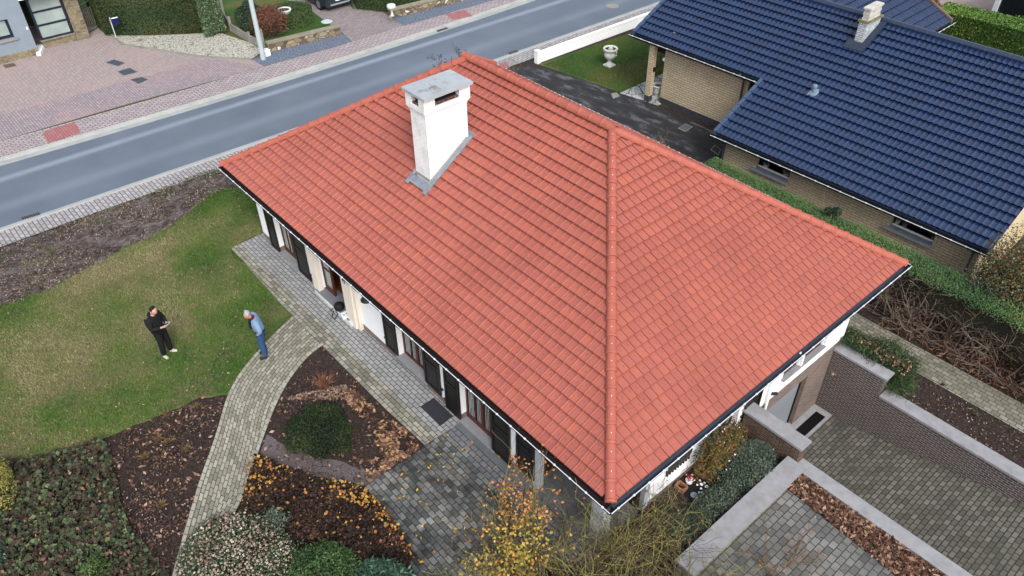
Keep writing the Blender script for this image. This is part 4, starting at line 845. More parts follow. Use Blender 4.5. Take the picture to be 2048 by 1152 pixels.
# section A: wall, plinth, pillar, louvred beam
FA = Frame(bp(0, s0 + .36, 0), U, -Pp)
ua = lambda u, v: (Vector(PY(u, v, bp(-3, s0 + .36, 0).y)) - BO).dot(U)
uL, uR = ua(1327, 150), ua(1496, 170)
mb = MB(); wall(mb, FA, uL, uR, .30, bz(s0) - .2, .25); FAl = Frame(bp(uL, s0 + .36, 0), Pp, -U); wall(mb, FAl, .251, 6, .30, bz(s0) + .3, .25); part(BH, 'wall', mb, m_tan)
mb = MB(); wall(mb, Frame(bp(0, s0 + .364, 0), U, -Pp), uL + .004, uR + .1, -.1, .30, .26); part(BH, 'plinth', mb, m_dkb)
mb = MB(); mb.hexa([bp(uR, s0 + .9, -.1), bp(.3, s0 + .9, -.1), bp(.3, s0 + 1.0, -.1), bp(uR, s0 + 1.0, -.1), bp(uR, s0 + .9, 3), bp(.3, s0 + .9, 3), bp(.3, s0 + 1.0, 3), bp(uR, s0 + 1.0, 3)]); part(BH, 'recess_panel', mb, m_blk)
mb = MB()
for i in range(9):
    z = bz(s0) - .30 - i * .085; mb.fbox(FA, uR + .01, .2, -.20, -.15, z, z + .05)
    pass
part(BH, 'louvre', mb, plain('louvre_slats_dark', C(44, 40, 42), .6)); mb = MB()
for i in range(5):
    z = bz(s0) - .30 - i * .085; mb.fbox(FA, uL - .75, uL - .02, -.2, -.14, z, z + .055)
mb.fbox(FA, uL - .76, uL - .001, -.24, -.201, bz(s0) - .70, bz(s0) - .18); part(BH, 'louvre_beam', mb, plain('louvre_dark', C(52, 44, 44), .6))
pp = G(1291, 204); pu, ps = (Vector(pp) - BO).dot(U), (Vector(pp) - BO).dot(Pp) + .18
def bbox(mb, u0_, u1_, s0_, s1_, z0_, z1__): mb.hexa([bp(u0_, s0_, z0_), bp(u1_, s0_, z0_), bp(u1_, s1_, z0_), bp(u0_, s1_, z0_), bp(u0_, s0_, z1__), bp(u1_, s0_, z1__), bp(u1_, s1_, z1__), bp(u0_, s1_, z1__)])
mb = MB(); bbox(mb, pu - .125, pu + .125, ps - .14, ps + .08, .30, bz(s0) - .1); PI_ = part(BH, 'pillar', mb, m_tan)
mb = MB(); bbox(mb, pu - .129, pu + .129, ps - .144, ps + .084, -.05, .30); part(PI_, 'pillar_foot', mb, m_dkb)
mb = MB(); q = bp(pu + .13, ps - .03, 1.5); mb.box(q.x - .01, q.x + .06, q.y - .05, q.y + .05, 1.42, 1.60); part(PI_, 'doorbell_box', mb, m_blk)
mb = MB(); q = bp(uL - .06, s0 + .42, 1.95); mb.lathe((q.x, q.y, 1.88), [(.02, 0), (.07, .04), (.085, .09), (.06, .15), (.02, .17)], 12); single('porch_light', mb, m_white, 'small white globe light at the corner of the tan brick porch wall', 'lamp', smooth=True)
# downpipes
def dpipe(u, s, zt_, zb, r_=.045):
    mb = MB(); q = bp(u, s, 0); o_ = -Pp * .10
    mb.tube([bp(u, s - .42, zt_ - .02), bp(u, s - .34, zt_ - .14), bp(u, s - .06, zt_ - .34), bp(u, s - .06, zb)], r_, 8)
    part(BH, 'downpipe', mb, plain('grey_downpipe', C(84, 88, 92), .5, .05, bump=0))
dpipe(ua(1487, 165) - .0, s0 + .36, bz(s0) - .05, .0); dpipe(fu(1452, 300)[0], WB, 1.5, -.8); dpipe(fu(1944, 510)[0], WB, 1.5, -.8, .03)
# chimney of the blue house, vent, flashing
def BRp(u, v):
    r_ = _ray(u, v); A_n = np.array([Pp.x, Pp.y, 0]) * -BK + np.array([0, 0, 1.0]); d0 = 1.6 - BK * (Pp.x * BO.x + Pp.y * BO.y); t = (d0 - A_n @ CAMP) / (A_n @ r_); p = CAMP + t * r_; v_ = Vector(p) - BO; return v_.dot(U), v_.dot(Pp), p[2]
c1, c2, c3 = BRp(1707, 86), BRp(1723, 89), BRp(1763, 52)
ch0, ch1, chs0, chs1 = c1[0], c2[0] + .02, min(c1[1], c2[1]), c3[1]
topz = 5.5
m_wb2 = brickmat('grey_white_painted_brick', C(206, 212, 216), C(188, 196, 202), C(120, 126, 130), .20, .075, .010, .5, 'UV', var=.15, stain=C(128, 124, 104), sstr=.4, ssc=2, bd=.01)
rj = _ray(1728, 60)
ztop = PY(1722, 44, bp((ch0 + ch1) / 2, chs0, 0).y)[2]
CHB = MB(); bbox(CHB, ch0, ch1, chs0, chs1, bz(chs0) - .4, ztop); CB = part(BH, 'chimney', CHB, m_wb2)
mb = MB(); bbox(mb, ch0 - .05, ch1 + .05, chs0 - .05, chs1 + .05, ztop, ztop + .07); part(CB, 'mossy_ledge', mb, plain('mossy_slab', C(128, 124, 92), .9, .3, 8, .5, 40))
mb = MB(); m_old = plain('weathered_render', C(206, 204, 194), .9, .14, 6, .4, 40)
for i in range(4): bbox(mb, ch0 + .03 + (i % 2) * .012, ch1 - .03 - (i % 2) * .012, chs0 + .06 + (i % 2) * .012, chs1 - .10 - (i % 2) * .012, ztop + .071 + i * .10, ztop + .071 + i * .10 + (.085 if i % 2 == 0 else .10) + .0 + (0 if i % 2 else .0))
bbox(mb, ch0 + .0, ch1 - .0, chs0 + .03, chs1 - .07, ztop + .46, ztop + .52); part(CB, 'chimney_pot_stack', mb, m_old)
mb = MB()
for a_, b_, c_, d_ in ((ch0 - .22, ch1 + .22, chs0 - .35, chs0 - .001), (ch1 + .001, ch1 + .22, chs0, chs1 + .1), (ch0 - .12, ch0 - .001, chs0, chs1)):
    mb.hexa([bp(a_, c_, bz(c_) + .0), bp(b_, c_, bz(c_) + .0), bp(b_, d_, bz(d_) + .0), bp(a_, d_, bz(d_) + .0), bp(a_, c_, bz(c_) + .095), bp(b_, c_, bz(c_) + .095), bp(b_, d_, bz(d_) + .095), bp(a_, d_, bz(d_) + .095)])
part(CB, 'flashing', mb, plain('dark_lead', C(56, 66, 84), .45, .15, 8, .3, 30, metal=.2))
v0 = BRp(1626, 188); mb = MB(); q = bp(v0[0], v0[1], v0[2]); m_vent = plain('pale_vent_plastic', C(120, 142, 162), .5, .1, bump=0)
mb.hexa([bp(v0[0] - .17, v0[1] - .16, bz(v0[1] - .16) + .05), bp(v0[0] + .17, v0[1] - .16, bz(v0[1] - .16) + .05), bp(v0[0] + .15, v0[1] + .2, bz(v0[1] + .2) + .05), bp(v0[0] - .15, v0[1] + .2, bz(v0[1] + .2) + .05)] + [bp(v0[0] - .14, v0[1] - .13, bz(v0[1] - .13) + .09), bp(v0[0] + .14, v0[1] - .13, bz(v0[1] - .13) + .09), bp(v0[0] + .1, v0[1] + .15, bz(v0[1] + .15) + .1), bp(v0[0] - .1, v0[1] + .15, bz(v0[1] + .15) + .1)])
mb.lathe((q.x, q.y, q.z + .05), [(.06, 0), (.06, .22), (.10, .23), (.09, .30), (.02, .33)], 12); part(BH, 'roof_vent', mb, m_vent)
# white garden wall
WW = thing('garden_wall', 'long low white garden wall with a rippled face along the pavement', 'wall', (-20.4, 25, 0))
a, b = Vector((-20.52, 17.05, 0)), Vector((-20.0, 42, 0)); d = (b - a).normalized(); nr_ = Vector((d.y, -d.x, 0))
mb = MB(); 
def seg(mb, a, b, w_, z0, z1, mi=0):
    d = (b - a).normalized(); n_ = Vector((d.y, -d.x, 0)) * w_ / 2
    mb.hexa([(a.x - n_.x, a.y - n_.y, z0), (a.x + n_.x, a.y + n_.y, z0), (b.x + n_.x, b.y + n_.y, z0), (b.x - n_.x, b.y - n_.y, z0), (a.x - n_.x, a.y - n_.y, z1), (a.x + n_.x, a.y + n_.y, z1), (b.x + n_.x, b.y + n_.y, z1), (b.x - n_.x, b.y - n_.y, z1)], mi)
seg(mb, a, b, .12, -.05, .46); 
for i in range(100):
    for j in range(3):
        c = a + d * (.25 + i * .25 + (j % 2) * .12); mb.tube([tuple(c + nr_ * .045 + Vector((0, 0, .06 + j * .13))), tuple(c + nr_ * .045 + Vector((0, 0, .17 + j * .13)))], .03, 5)
part(WW, 'panels', mb, m_white); mb = MB(); seg(mb, a, b, .17, .46, .52); part(WW, 'coping', mb, m_white)
mb = MB(); mb.box(-20.64, -20.40, 16.85, 17.06, -.05, .62); mb.hexa([(-20.66, 16.83, .62), (-20.38, 16.83, .62), (-20.38, 17.08, .62), (-20.66, 17.08, .62), (-20.56, 16.92, .68), (-20.48, 16.92, .68), (-20.48, 16.99, .68), (-20.56, 16.99, .68)]); part(WW, 'end_post', mb, m_white)
# stone urn on the lawn
m_urn = plain('weathered_white_stone', C(206, 208, 202), .85, .14, 7, .5, 40)
m_dirt = plain('urn_soil', C(70, 62, 52), .9)
def urn(c, s_, name, label):
    T_ = thing(name, label, 'garden urn', c); mb = MB(); q = lambda r_, z: (r_ * s_, z * s_)
    mb.box(c[0] - .19 * s_, c[0] + .19 * s_, c[1] - .19 * s_, c[1] + .19 * s_, 0, .07 * s_)
    mb.lathe((c[0], c[1], .07 * s_), [q(.17, 0), q(.155, .04), q(.09, .10), q(.07, .16), q(.10, .19), q(.09, .21), q(.17, .26), q(.235, .34), q(.25, .42), q(.225, .52), q(.22, .55), q(.28, .62), q(.31, .66), q(.315, .70), q(.30, .72), q(.26, .72), q(.24, .66)], 24); part(T_, 'vase', mb, m_urn, smooth=True)
    mb = MB(); mb.lathe((c[0], c[1], .07 * s_ + .655 * s_), [q(.25, 0), q(.25, .01)], 16); part(T_, 'soil', mb, m_dirt)
    for sg in (-1, 1):
        mb = MB(); e = Vector((U.x, U.y, 0)) * sg; mb.tube([Vector((c[0], c[1], .50 * s_)) + e * .24 * s_, Vector((c[0], c[1], .56 * s_)) + e * .34 * s_, Vector((c[0], c[1], .68 * s_)) + e * .35 * s_, Vector((c[0], c[1], .74 * s_)) + e * .30 * s_], .028 * s_, 6); part(T_, 'handle', mb, m_urn)
    mb = MB(); mb.tube([(c[0], c[1], .70 * s_), (c[0] + .02, c[1], .78 * s_), (c[0], c[1] + .02, .86 * s_)], [.12 * s_, .09 * s_, .03 * s_], 8); part(T_, 'finial', mb, m_urn)
    return T_
g_ = G(1215, 133); urn((g_[0], g_[1] + .12, 0), 1.12, 'garden_urn', 'large white stone urn standing alone on the neighbour lawn')
g_ = G(1309, 197, .03); c = (g_[0], g_[1] + .1, .03); T_ = thing('planter_pot', 'round white planter pot on a pedestal beside the brick porch pillar', 'plant pot', c)
mb = MB(); mb.box(c[0] - .13, c[0] + .13, c[1] - .13, c[1] + .13, .03, .11); mb.lathe((c[0], c[1], .11), [(.10, 0), (.07, .10), (.08, .16), (.17, .19), (.19, .24), (.21, .48), (.24, .50), (.24, .54), (.21, .54), (.20, .50)], 20); part(T_, 'bowl', mb, m_urn, smooth=True); mb = MB(); mb.lathe((c[0], c[1], .60), [(.205, 0), (.2, .01)], 16); part(T_, 'soil', mb, plain('pale_grit', C(180, 180, 176)))
# manhole covers in the asphalt
def cover(pts, label, z=.02, m=None, frame=True):
    T_ = None; P = [G2(*p) for p in pts]; c = np.mean(P, axis=0); T_ = thing('manhole_cover', label, 'manhole cover', (c[0], c[1], z))
    if frame:
        mb = MB(); mb.prism([tuple(c + (np.array(p) - c) * 1.16) for p in P], z - .02, z + .004); part(T_, 'frame', mb, m_conc)
    mb = MB(); mb.prism(P, z - .02, z + .009); part(T_, 'lid', mb, m or plain('lid_iron', C(74, 82, 96), .6, .15, 10))
cover([(1222, 188), (1226, 198), (1240, 193), (1233, 186)], 'flat grey cover at the edge of the asphalt driveway by the lawn corner', m=m_conc, frame=False)
cover([(1358, 257), (1370, 263), (1383, 255), (1371, 249)], 'square concrete cover with a dark centre hole in the asphalt driveway', m=plain('worn_cover', C(96, 98, 100)))
cover([(1422, 300), (1436, 310), (1440, 300), (1430, 292)], 'dark cover beside the corner of the lower tan brick wall', m=plain('dark_cover', C(60, 60, 52)))
# outbuilding beyond the far hedge, top right
q0, q1 = G(1972, 52, 0), G(2100, 92, 0); OB = thing('conservatory', 'dark glazed garden room with a white frame beyond the bright green hedge', 'building', (q0[0], q0[1], 0))
a = Vector(q0); b = Vector(q1); d = (b - a).normalized(); fr = Frame(a, d, (d.y, -d.x, 0))
mb = MB(); mb.fbox(fr, 0, .22, -.2, .05, 0, 2.6); mb.fbox(fr, .22, 6, -.2, .0, 2.4, 2.6); mb.fbox(fr, 3.0, 3.15, -.15, .02, 0, 2.4); part(OB, 'frame', mb, m_zinc)
mb = MB(); mb.fbox(fr, .22, 6, -.12, -.1, 0, 2.4); part(OB, 'pane', mb, m_glass)
mb = MB(); mb.fbox(fr, -.1, 6.2, -5, .1, 2.6, 2.75); part(OB, 'roof', mb, m_zinc); mb = MB(); mb.fbox(fr, -.0, .2, -5, -.2, 0, 2.6); mb.fbox(fr, 0, 6, -5.2, -5, 0, 2.6); part(OB, 'wall', mb, m_tan)
mb = MB(); mb.poly([(-14, 36.2), (-6, 37.0), (-4, 60), (-30, 60), (-30, 36)], .02); struct('terrace_paving', mb, plain('pink_grey_terrace', C(172, 156, 150), .9, .08, 2))
mb = MB(); mb.fbox(Frame(G(1790, 12, 0), d, (d.y, -d.x, 0)), -4, 2.2, -.2, 0, 0, 1.6); single('garden_wall', mb, m_plinth, 'brown brick garden wall between the two hedges beyond the blue roof', 'wall')
# ================================================================== FAR SIDE OF THE ROAD
m_rubble = None
M = Mt('rubble_stone', .9, spec=.2); v = M.co('UV', (3.2, 5.2, 1)); vd = M.n('TexVoronoi', {'Vector': v, 'Scale': 1.0, 'Randomness': .9}, feature='DISTANCE_TO_EDGE').outputs['Distance']; vc = M.n('TexVoronoi', {'Vector': v, 'Scale': 1.0, 'Randomness': .9}).outputs['Color']
M.base(M.mix(M.step(vd, .03, .08), C(96, 90, 78), M.ramp(M.n('SeparateColor', {'Color': vc}).outputs[0], [(0, C(104, 92, 80)), (.3, C(150, 134, 108)), (.6, C(176, 160, 130)), (.8, C(132, 118, 100)), (1, C(226, 220, 204))]))); M.bump(vd, .8, .03); m_rubble = M.m
M = Mt('coursed_tan_stone', .9, spec=.2); b = M.n('TexBrick', {'Vector': M.co('UV'), 'Color1': C(158, 144, 116), 'Color2': C(112, 104, 88), 'Mortar': C(140, 132, 116), 'Scale': 1.0, 'Mortar Size': .012, 'Brick Width': .30, 'Row Height': .12}, offset=.37, squash=.7, squash_frequency=3); g = M.noise(12, M.co('Object'), 4)
M.base(M.mix(1.0, b.outputs['Color'], M.ramp(g, [(.3, (.75,) * 3), (.7, (1.25,) * 3)]), 'MULTIPLY')); M.bump(M.math('ADD', g, M.math('SUBTRACT', 1, b.outputs['Fac'])), .7, .02); m_cstone = M.m
m_copstone = plain('stone_coping_tan', C(150, 144, 124), .9, .14, 3, .4, 40)
def stonewall(pts, h, w_, label, ext=0):
    a, b = Vector((*pts[0], 0)), Vector((*pts[1], 0)); T_ = thing('stone_wall', label, 'wall', tuple((a + b) / 2), 'rubble stone garden walls'); mb = MB(); seg(mb, a, b, w_, -.05, h - .07); part(T_, 'stonework', mb, m_rubble)
    mb = MB(); d = (b - a).normalized(); L = (b - a).length; n_ = round(L / .6)
    for i in range(n_): seg(mb, a + d * (i * L / n_ - (.04 if i == 0 else -.006)), a + d * ((i + 1) * L / n_ + (.04 if i == n_ - 1 else 0)), w_ + .08, h - .07, h)
    part(T_, 'coping', mb, m_copstone)
stonewall((G2(537, 103), G2(680, 68)), .47, .28, 'rubble stone wall with a flat coping in front of the russet shrub')
stonewall((G2(781, 36), (-28.9, 24.5)), .47, .28, 'rubble stone wall beside the driveway of the parked car, below the clipped hedge')
# slanted concrete panels between the two front gardens
PF = thing('panel_fence', 'low weathered concrete panel fence running back from the lamp post', 'fence', G(500, 85))
P = [G2(529, 100), G2(500, 85), G2(463, 62), G2(450, 40), G2(436, 8)]
for i, (a, b) in enumerate(zip(P, P[1:])):
    mb = MB(); seg(mb, Vector((*a, 0)), Vector((*b, 0)), .05, -.05, .42); part(PF, 'panel', mb, m_conc)
for i, p in enumerate(P[:4]):
    mb = MB(); h = (1.05, .55, .75, 1.5)[i]; mb.box(p[0] - .06, p[0] + .06, p[1] - .06, p[1] + .06, -.05, h); part(PF, 'post', mb, m_conc)
# lamp post
lb = G(527, 119); LPt = thing('lamp_post', 'tall white tapering street lamp post with a small box at its foot', 'lamp post', lb)
m_lp = plain('painted_white_concrete', C(192, 204, 206), .7, .05, 2, .1)
top = 8.6
mb = MB(); mb.tube([(lb[0], lb[1], -.05), (lb[0], lb[1], 1.2), (lb[0], lb[1], top)], [.125, .115, .055], 12); mb.tube([(lb[0], lb[1], .42), (lb[0], lb[1], .46)], .124, 12); part(LPt, 'pole', mb, m_lp)
mb = MB(); mb.tube([(lb[0], lb[1], top), (lb[0] + .5, lb[1], top + .35), (lb[0] + 1.6, lb[1], top + .5)], .035, 8); part(LPt, 'arm', mb, m_zinc); mb = MB(); mb.box(lb[0] + 1.5, lb[0] + 2.1, lb[1] - .12, lb[1] + .12, top + .44, top + .56); part(LPt, 'lamp_head', mb, m_zinc)
mb = MB(); q = G(537, 113); mb.box(q[0] - .13, q[0] + .1, q[1] - .18, q[1] + .10, .05, .34); mb.hexa([(q[0] - .15, q[1] - .2, .34), (q[0] + .12, q[1] - .2, .34), (q[0] + .12, q[1] + .12, .34), (q[0] - .15, q[1] + .12, .34), (q[0] - .1, q[1] - .12, .40), (q[0] + .06, q[1] - .12, .40), (q[0] + .06, q[1] + .04, .40), (q[0] - .1, q[1] + .04, .40)]); part(LPt, 'connection_box', mb, plain('box_white', C(214, 224, 224), .6))
mb = MB(); mb.box(lb[0] - .30, lb[0] - .13, lb[1] - .015, lb[1] + .015, 2.0, 2.45); mb.hexa([(lb[0] - .32, lb[1] + .02, 1.9), (lb[0] - .30, lb[1] + .02, 1.9), (lb[0] - .16, lb[1] + .02, 2.9), (lb[0] - .18, lb[1] + .02, 2.9)] + [(lb[0] - .32, lb[1] + .05, 1.9), (lb[0] - .30, lb[1] + .05, 1.9), (lb[0] - .16, lb[1] + .05, 2.9), (lb[0] - .18, lb[1] + .05, 2.9)]); part(LPt, 'street_sign', mb, plain('sign_red_back', C(150, 70, 62), .5))
# letterbox
q = G(234, 78); MBX = thing('letterbox', 'dark blue letterbox on a thin pole in front of the tall hedge', 'letterbox', q)
mb = MB(); mb.tube([(q[0], q[1] - .02, -.05), (q[0], q[1] - .02, 1.12)], .022, 8); part(MBX, 'pole', mb, m_zinc)
mb = MB(); mb.box(q[0] - .1, q[0] + .13, q[1] + .01, q[1] + .36, .72, 1.06); part(MBX, 'box', mb, plain('navy_metal', C(24, 32, 84), .4, .08, bump=0))
mb = MB(); mb.box(q[0] + .02, q[0] + .134, q[1] + .03, q[1] + .34, 1.062, 1.075); part(MBX, 'flap', mb, m_white)
# grey house, top left
GH = thing('grey_house', 'grey rendered house with navy window frames and a tan stone base', 'house', (-38.5, -2, 0))
m_grend = plain('grey_blue_render', C(142, 154, 166), .85, .04, 2.5, .25, 70)
M = Mt('frosted_panel', .35, spec=.5); M.base(M.ramp(M.noise(1.5, M.co('Object'), 2), [(.3, C(150, 166, 162)), (.7, C(172, 186, 180))])); m_frost = M.m
m_navy = plain('navy_frame', C(26, 34, 58), .4, .08, bump=0, spec=.5)
gx = -37.62; fr = Frame((gx, 0, 0), (.03, 1, 0), (1, -.03, 0))   # facade towards the road
c_ = -.58                                                           # corner along the facade
wv = lambda u, v: (PX(u, v, gx)[1], PX(u, v, gx)[2])
wa, wz = wv(12, 62), wv(36, 37)
W_ = (wv(13, 64)[0], wv(37, 60)[0], wv(15, 64)[1], wv(6, 36)[1])
mb = MB(); wall(mb, fr, -12, c_, .34, 5.5, .3, [(-2.05, -1.32, 1.05, 1.95)]); part(GH, 'wall', mb, m_grend)
mb = MB(); wall(mb, Frame((gx + .01, 0, 0), (.03, 1, 0), (1, -.03, 0)), -12, c_ - .005, -.05, .34, .3); part(GH, 'stone_base', mb, m_cstone)
mb = MB(); w0 = (-2.05, -1.32, 1.05, 1.95); D = -.14
mb.fbox(fr, w0[0], w0[1], D - .05, D, w0[2], w0[2] + .14); mb.fbox(fr, w0[0], w0[1], D - .05, D, w0[3] - .08, w0[3]); mb.fbox(fr, w0[0], w0[0] + .12, D - .05, D, w0[2] + .14, w0[3] - .08); mb.fbox(fr, w0[1] - .12, w0[1], D - .05, D, w0[2] + .14, w0[3] - .08); o = part(GH, 'window', mb, m_navy)
mb = MB(); mb.fbox(fr, w0[0] + .12, w0[1] - .12, D - .03, D - .02, w0[2] + .14, w0[3] - .08); part(o, 'pane', mb, m_frost); mb = MB(); mb.fbox(fr, w0[0] - .12, w0[1] + .12, D + .001, .08, w0[2] - .1, w0[2] - .004); part(o, 'sill', mb, m_conc)
mb = MB(); mb.fbox(fr, -1.62, -1.45, .003, .06, 2.6, 2.95); part(GH, 'wall_lamp', mb, m_white); mb = MB(); mb.fbox(fr, c_ - .12, c_ - .06, .003, .04, 1.28, 1.40); part(GH, 'doorbell', mb, m_white)
mb = MB(); mb.fbox(fr, -2.72, -2.50, .003, .02, .62, .86); o = part(GH, 'house_sign', mb, m_white); mb = MB(); mb.fbox(fr, -2.68, -2.54, .0205, .024, .68, .80); part(o, 'blue_mark', mb, plain('sign_blue', C(60, 120, 190), .5))
# recessed porch: door facing +y side, glazed front, stone pillar
rx = -1.25                                                          # recess depth behind facade
mb = MB(); mb.box(gx - 1.25, gx - .301, c_ - .10, c_ - .02, 0.1, 2.5); part(GH, 'porch_side', mb, m_navy)
mb = MB()
for z in (.35, 1.05, 1.75): mb.box(gx - 1.15, gx - .36, c_ - .019, c_ + .0, z, z + .5)
part(GH, 'side_light', mb, m_frost)
mb = MB(); gy0, gy1 = c_ + .45, 1.30; gxx = gx - .62
f2 = Frame((gxx, 0, 0), (.03, 1, 0), (1, -.03, 0)); gz0, gz1 = .46, 2.42
for i in range(4): z = gz0 + (gz1 - gz0) * i / 3; mb.fbox(f2, gy0, gy1, -.06, .0, z - .045, z + .045)
mb.fbox(f2, gy0 - .06, gy0 + .05, -.062, .003, gz0 - .05, gz1 + .05); mb.fbox(f2, gy1 - .05, gy1 + .05, -.062, .003, gz0 - .05, gz1 + .05); o = part(GH, 'glazed_front', mb, m_navy)
mb = MB(); mb.fbox(f2, gy0, gy1, -.04, -.03, gz0, gz1); part(o, 'pane', mb, m_frost)
mb = MB(); mb.fbox(f2, gy0 - .06, gy1 + .08, -.3, .02, -.05, .36); part(GH, 'stone_base', mb, m_cstone); mb = MB(); mb.fbox(f2, gy0 - .1, gy1 + .10, -.1, .08, .361, .41); part(GH, 'sill', mb, m_copstone)
mb = MB(); mb.fbox(f2, gy1 + .09, gy1 + .72, -1.5, .10, -.05, 5.0); part(GH, 'stone_pillar', mb, m_cstone)
mb = MB(); mb.fbox(fr, c_ - .05, 1.9, -1.6, -.02, 2.62, 2.80); part(GH, 'porch_canopy', mb, m_white); mb = MB(); mb.fbox(f2, gy0 - .06, gy1 + .05, -.4, -.02, 2.48, 5.4); part(GH, 'wall', mb, m_grend)
mb = MB(); mb.fbox(fr, -12, 2.2, -9, -.301, 5.5, 5.7); part(GH, 'roof', mb, m_zinc); mb = MB(); mb.fbox(fr, -12, 2.0, -9, -8.8, 0, 5.49); mb.fbox(fr, 1.9, 2.05, -8.8, -1.7, 0, 5.49); part(GH, 'wall', mb, m_grend)
mb = MB(); a_ = G(90, 93); b_ = G(82, 112); mb.hexa([(a_[0] - .05, a_[1] - .35, 0), (b_[0] - .1, b_[1] - .15, 0), (b_[0], b_[1] + .02, 0), (a_[0] + .1, a_[1] + .0, 0), (a_[0] - .05, a_[1] - .35, .16), (b_[0] - .1, b_[1] - .15, .16), (b_[0], b_[1] + .02, .16), (a_[0] + .1, a_[1], .16)]); part(GH, 'doorstep', mb, m_white)
# gate
ga, gb = Vector(G(176, 69)), Vector(G(201, 54)); GT = thing('garden_gate', 'green and grey metal bar gate between the stone pillar and the hedge', 'gate', (ga + gb) / 2)
m_gate = plain('weathered_gate_metal', C(132, 130, 120), .6, .15, 5); d = (gb - ga); ga.z = gb.z = 0
mb = MB()
for i in range(9): p = ga + d * (i / 8); mb.tube([(p.x, p.y, .08), (p.x, p.y, 1.15)], .018, 6)
part(GT, 'bars', mb, m_gate); mb = MB()
for z in (.08, 1.15, 1.45): mb.tube([(ga.x, ga.y, z), (gb.x, gb.y, z)], .025, 6)
part(GT, 'rails', mb, plain('gate_green', C(62, 112, 84), .5))
# covers and grates
cover([(212, 126), (236, 133), (250, 127), (228, 120)], 'dark double cover in the forecourt, farthest from the road'); cover([(236, 144), (248, 152), (275, 145), (260, 137)], 'dark double cover in the forecourt, middle one of three'); cover([(261, 160), (278, 168), (296, 160), (284, 155)], 'dark cover lying in the worn red paver band', frame=False); cover([(6, 131), (12, 137), (33, 132), (28, 127)], 'rusty brown cover close to the grey house wall', m=plain('rusty_lid', C(104, 88, 74)), frame=False)
def grate(pts, label, slots=8):
    P = [np.array(G2(*p, RZ)) for p in pts]; c = np.mean(P, 0); T_ = thing('drain_grate', label, 'drain', (c[0], c[1], RZ)); mb = MB(); mb.prism([tuple(p) for p in P], RZ - .02, RZ + .024); part(T_, 'frame', mb, plain('grate_iron', C(96, 98, 100), .6, .15, 8))
    mb = MB()
    for i in range(slots):
        t0, t1 = (i + .25) / slots, (i + .75) / slots; q = [P[0] * (1 - t0) + P[1] * t0, P[0] * (1 - t1) + P[1] * t1, P[3] * (1 - t1) + P[2] * t1, P[3] * (1 - t0) + P[2] * t0]; cc = np.mean(q, 0); q = [cc + (x - cc) * .85 for x in q]; mb.prism([tuple(x) for x in q], RZ + .02, RZ + .028)
    part(T_, 'slots', mb, m_blk)
grate([(42, 436), (78, 425), (82, 430), (46, 441)], 'slotted street drain in the gutter below the bare earth strip'); grate([(872, 62), (893, 55), (897, 58), (876, 65)], 'street drain in the far gutter near the red paver patch'); grate([(1016, 106), (1034, 100), (1037, 104), (1019, 110)], 'street drain in the near gutter beside the asphalt driveway mouth')
mh = G(1225, 12, RZ); mb = MB(); mb.lathe((mh[0], mh[1], RZ), [(.36, 0), (.36, .009)], 24); single('manhole_cover', mb, m_conc, 'round manhole cover in the road near the white garden wall', 'manhole cover')
# parked car
cz = G(648, 22); CARP = Vector((-32.75, 13.62, .0))
CR = thing('parked_car', 'dark grey hatchback parked nose away on the pinkish driveway', 'car', CARP)
M = Mt('dark_grey_car_paint', .22, metal=.55, spec=.6); M.base(C(66, 78, 88)); m_car = M.m
m_cglass = Mt('car_glass', .08, spec=.6); m_cglass.base(C(22, 26, 30)); m_cglass = m_cglass.m
m_tyre = plain('tyre_rubber', C(26, 26, 27), .8, .05, bump=0); m_rim = plain('alloy', C(170, 174, 178), .35, .03, bump=0, metal=.6); m_chrome = plain('silver_trim', C(196, 204, 208), .25, .03, bump=0, metal=.5)
def carsec(t, zb, zbelt, hw, ztop=None, hwt=None):       # cross-section at distance t ahead (-x) of the rear
    x = CARP.x - t; y = CARP.y; L = [(hw * .86, zb), (hw * .97, zb + .10), (hw, zb + .28), (hw * .985, zbelt - .12), (hw * .95, zbelt)]
    if ztop: L += [(hwt * 1.04, ztop - .10), (hwt * .9, ztop - .02), (hwt * .5, ztop + .015)]
    else: L += [(hw * .90, zbelt + .03), (hw * .75, zbelt + .05), (hw * .4, zbelt + .065)]
    pts = [(x, y - a_, z) for a_, z in L] + [(x, y + a_, z) for a_, z in L[::-1]]; return pts
secs = [carsec(.0, .34, .80, .74), carsec(.08, .26, .92, .84), carsec(.45, .24, 1.00, .885), carsec(.75, .22, .98, .89, 1.38, .60), carsec(1.3, .20, .96, .895, 1.47, .64), carsec(2.3, .20, .94, .895, 1.46, .64), carsec(3.0, .20, .93, .89, 1.20, .66), carsec(3.4, .20, .92, .885), carsec(4.1, .22, .78, .84), carsec(4.35, .30, .62, .70)]
mb = MB(); mb2 = MB(); n_ = 16
for a_, b_ in zip(secs, secs[1:]):
    for k in range(n_ - 1):
        glassy = (k in (4, 5, 9, 10)) and a_[5][2] > 1.1 or (k in (4, 5, 9, 10) and b_[5][2] > 1.1)
        (mb2 if (k in (4, 10) and (a_[5][2] > 1.1 and b_[5][2] > 1.1)) else mb).face([a_[k], a_[k + 1], b_[k + 1], b_[k]])
    mb.face([a_[-1], a_[0], b_[0], b_[-1]])
mb.face(secs[0][::-1]); mb.face(secs[-1]); part(CR, 'body', mb, m_car, smooth=False); part(CR, 'side_window', mb2, m_cglass)
mb = MB(); x = CARP.x; y = CARP.y
mb.face([(x - .47, y - .62, 1.065), (x - .47, y + .62, 1.065), (x - .74, y + .52, 1.375), (x - .74, y - .52, 1.375)]); part(CR, 'rear_window', mb, m_cglass)
mb = MB(); mb.face([(x - 3.36, y + .62, .99), (x - 3.36, y - .62, .99), (x - 3.0, y - .56, 1.2), (x - 3.0, y + .56, 1.2)]); part(CR, 'windscreen', mb, m_cglass)
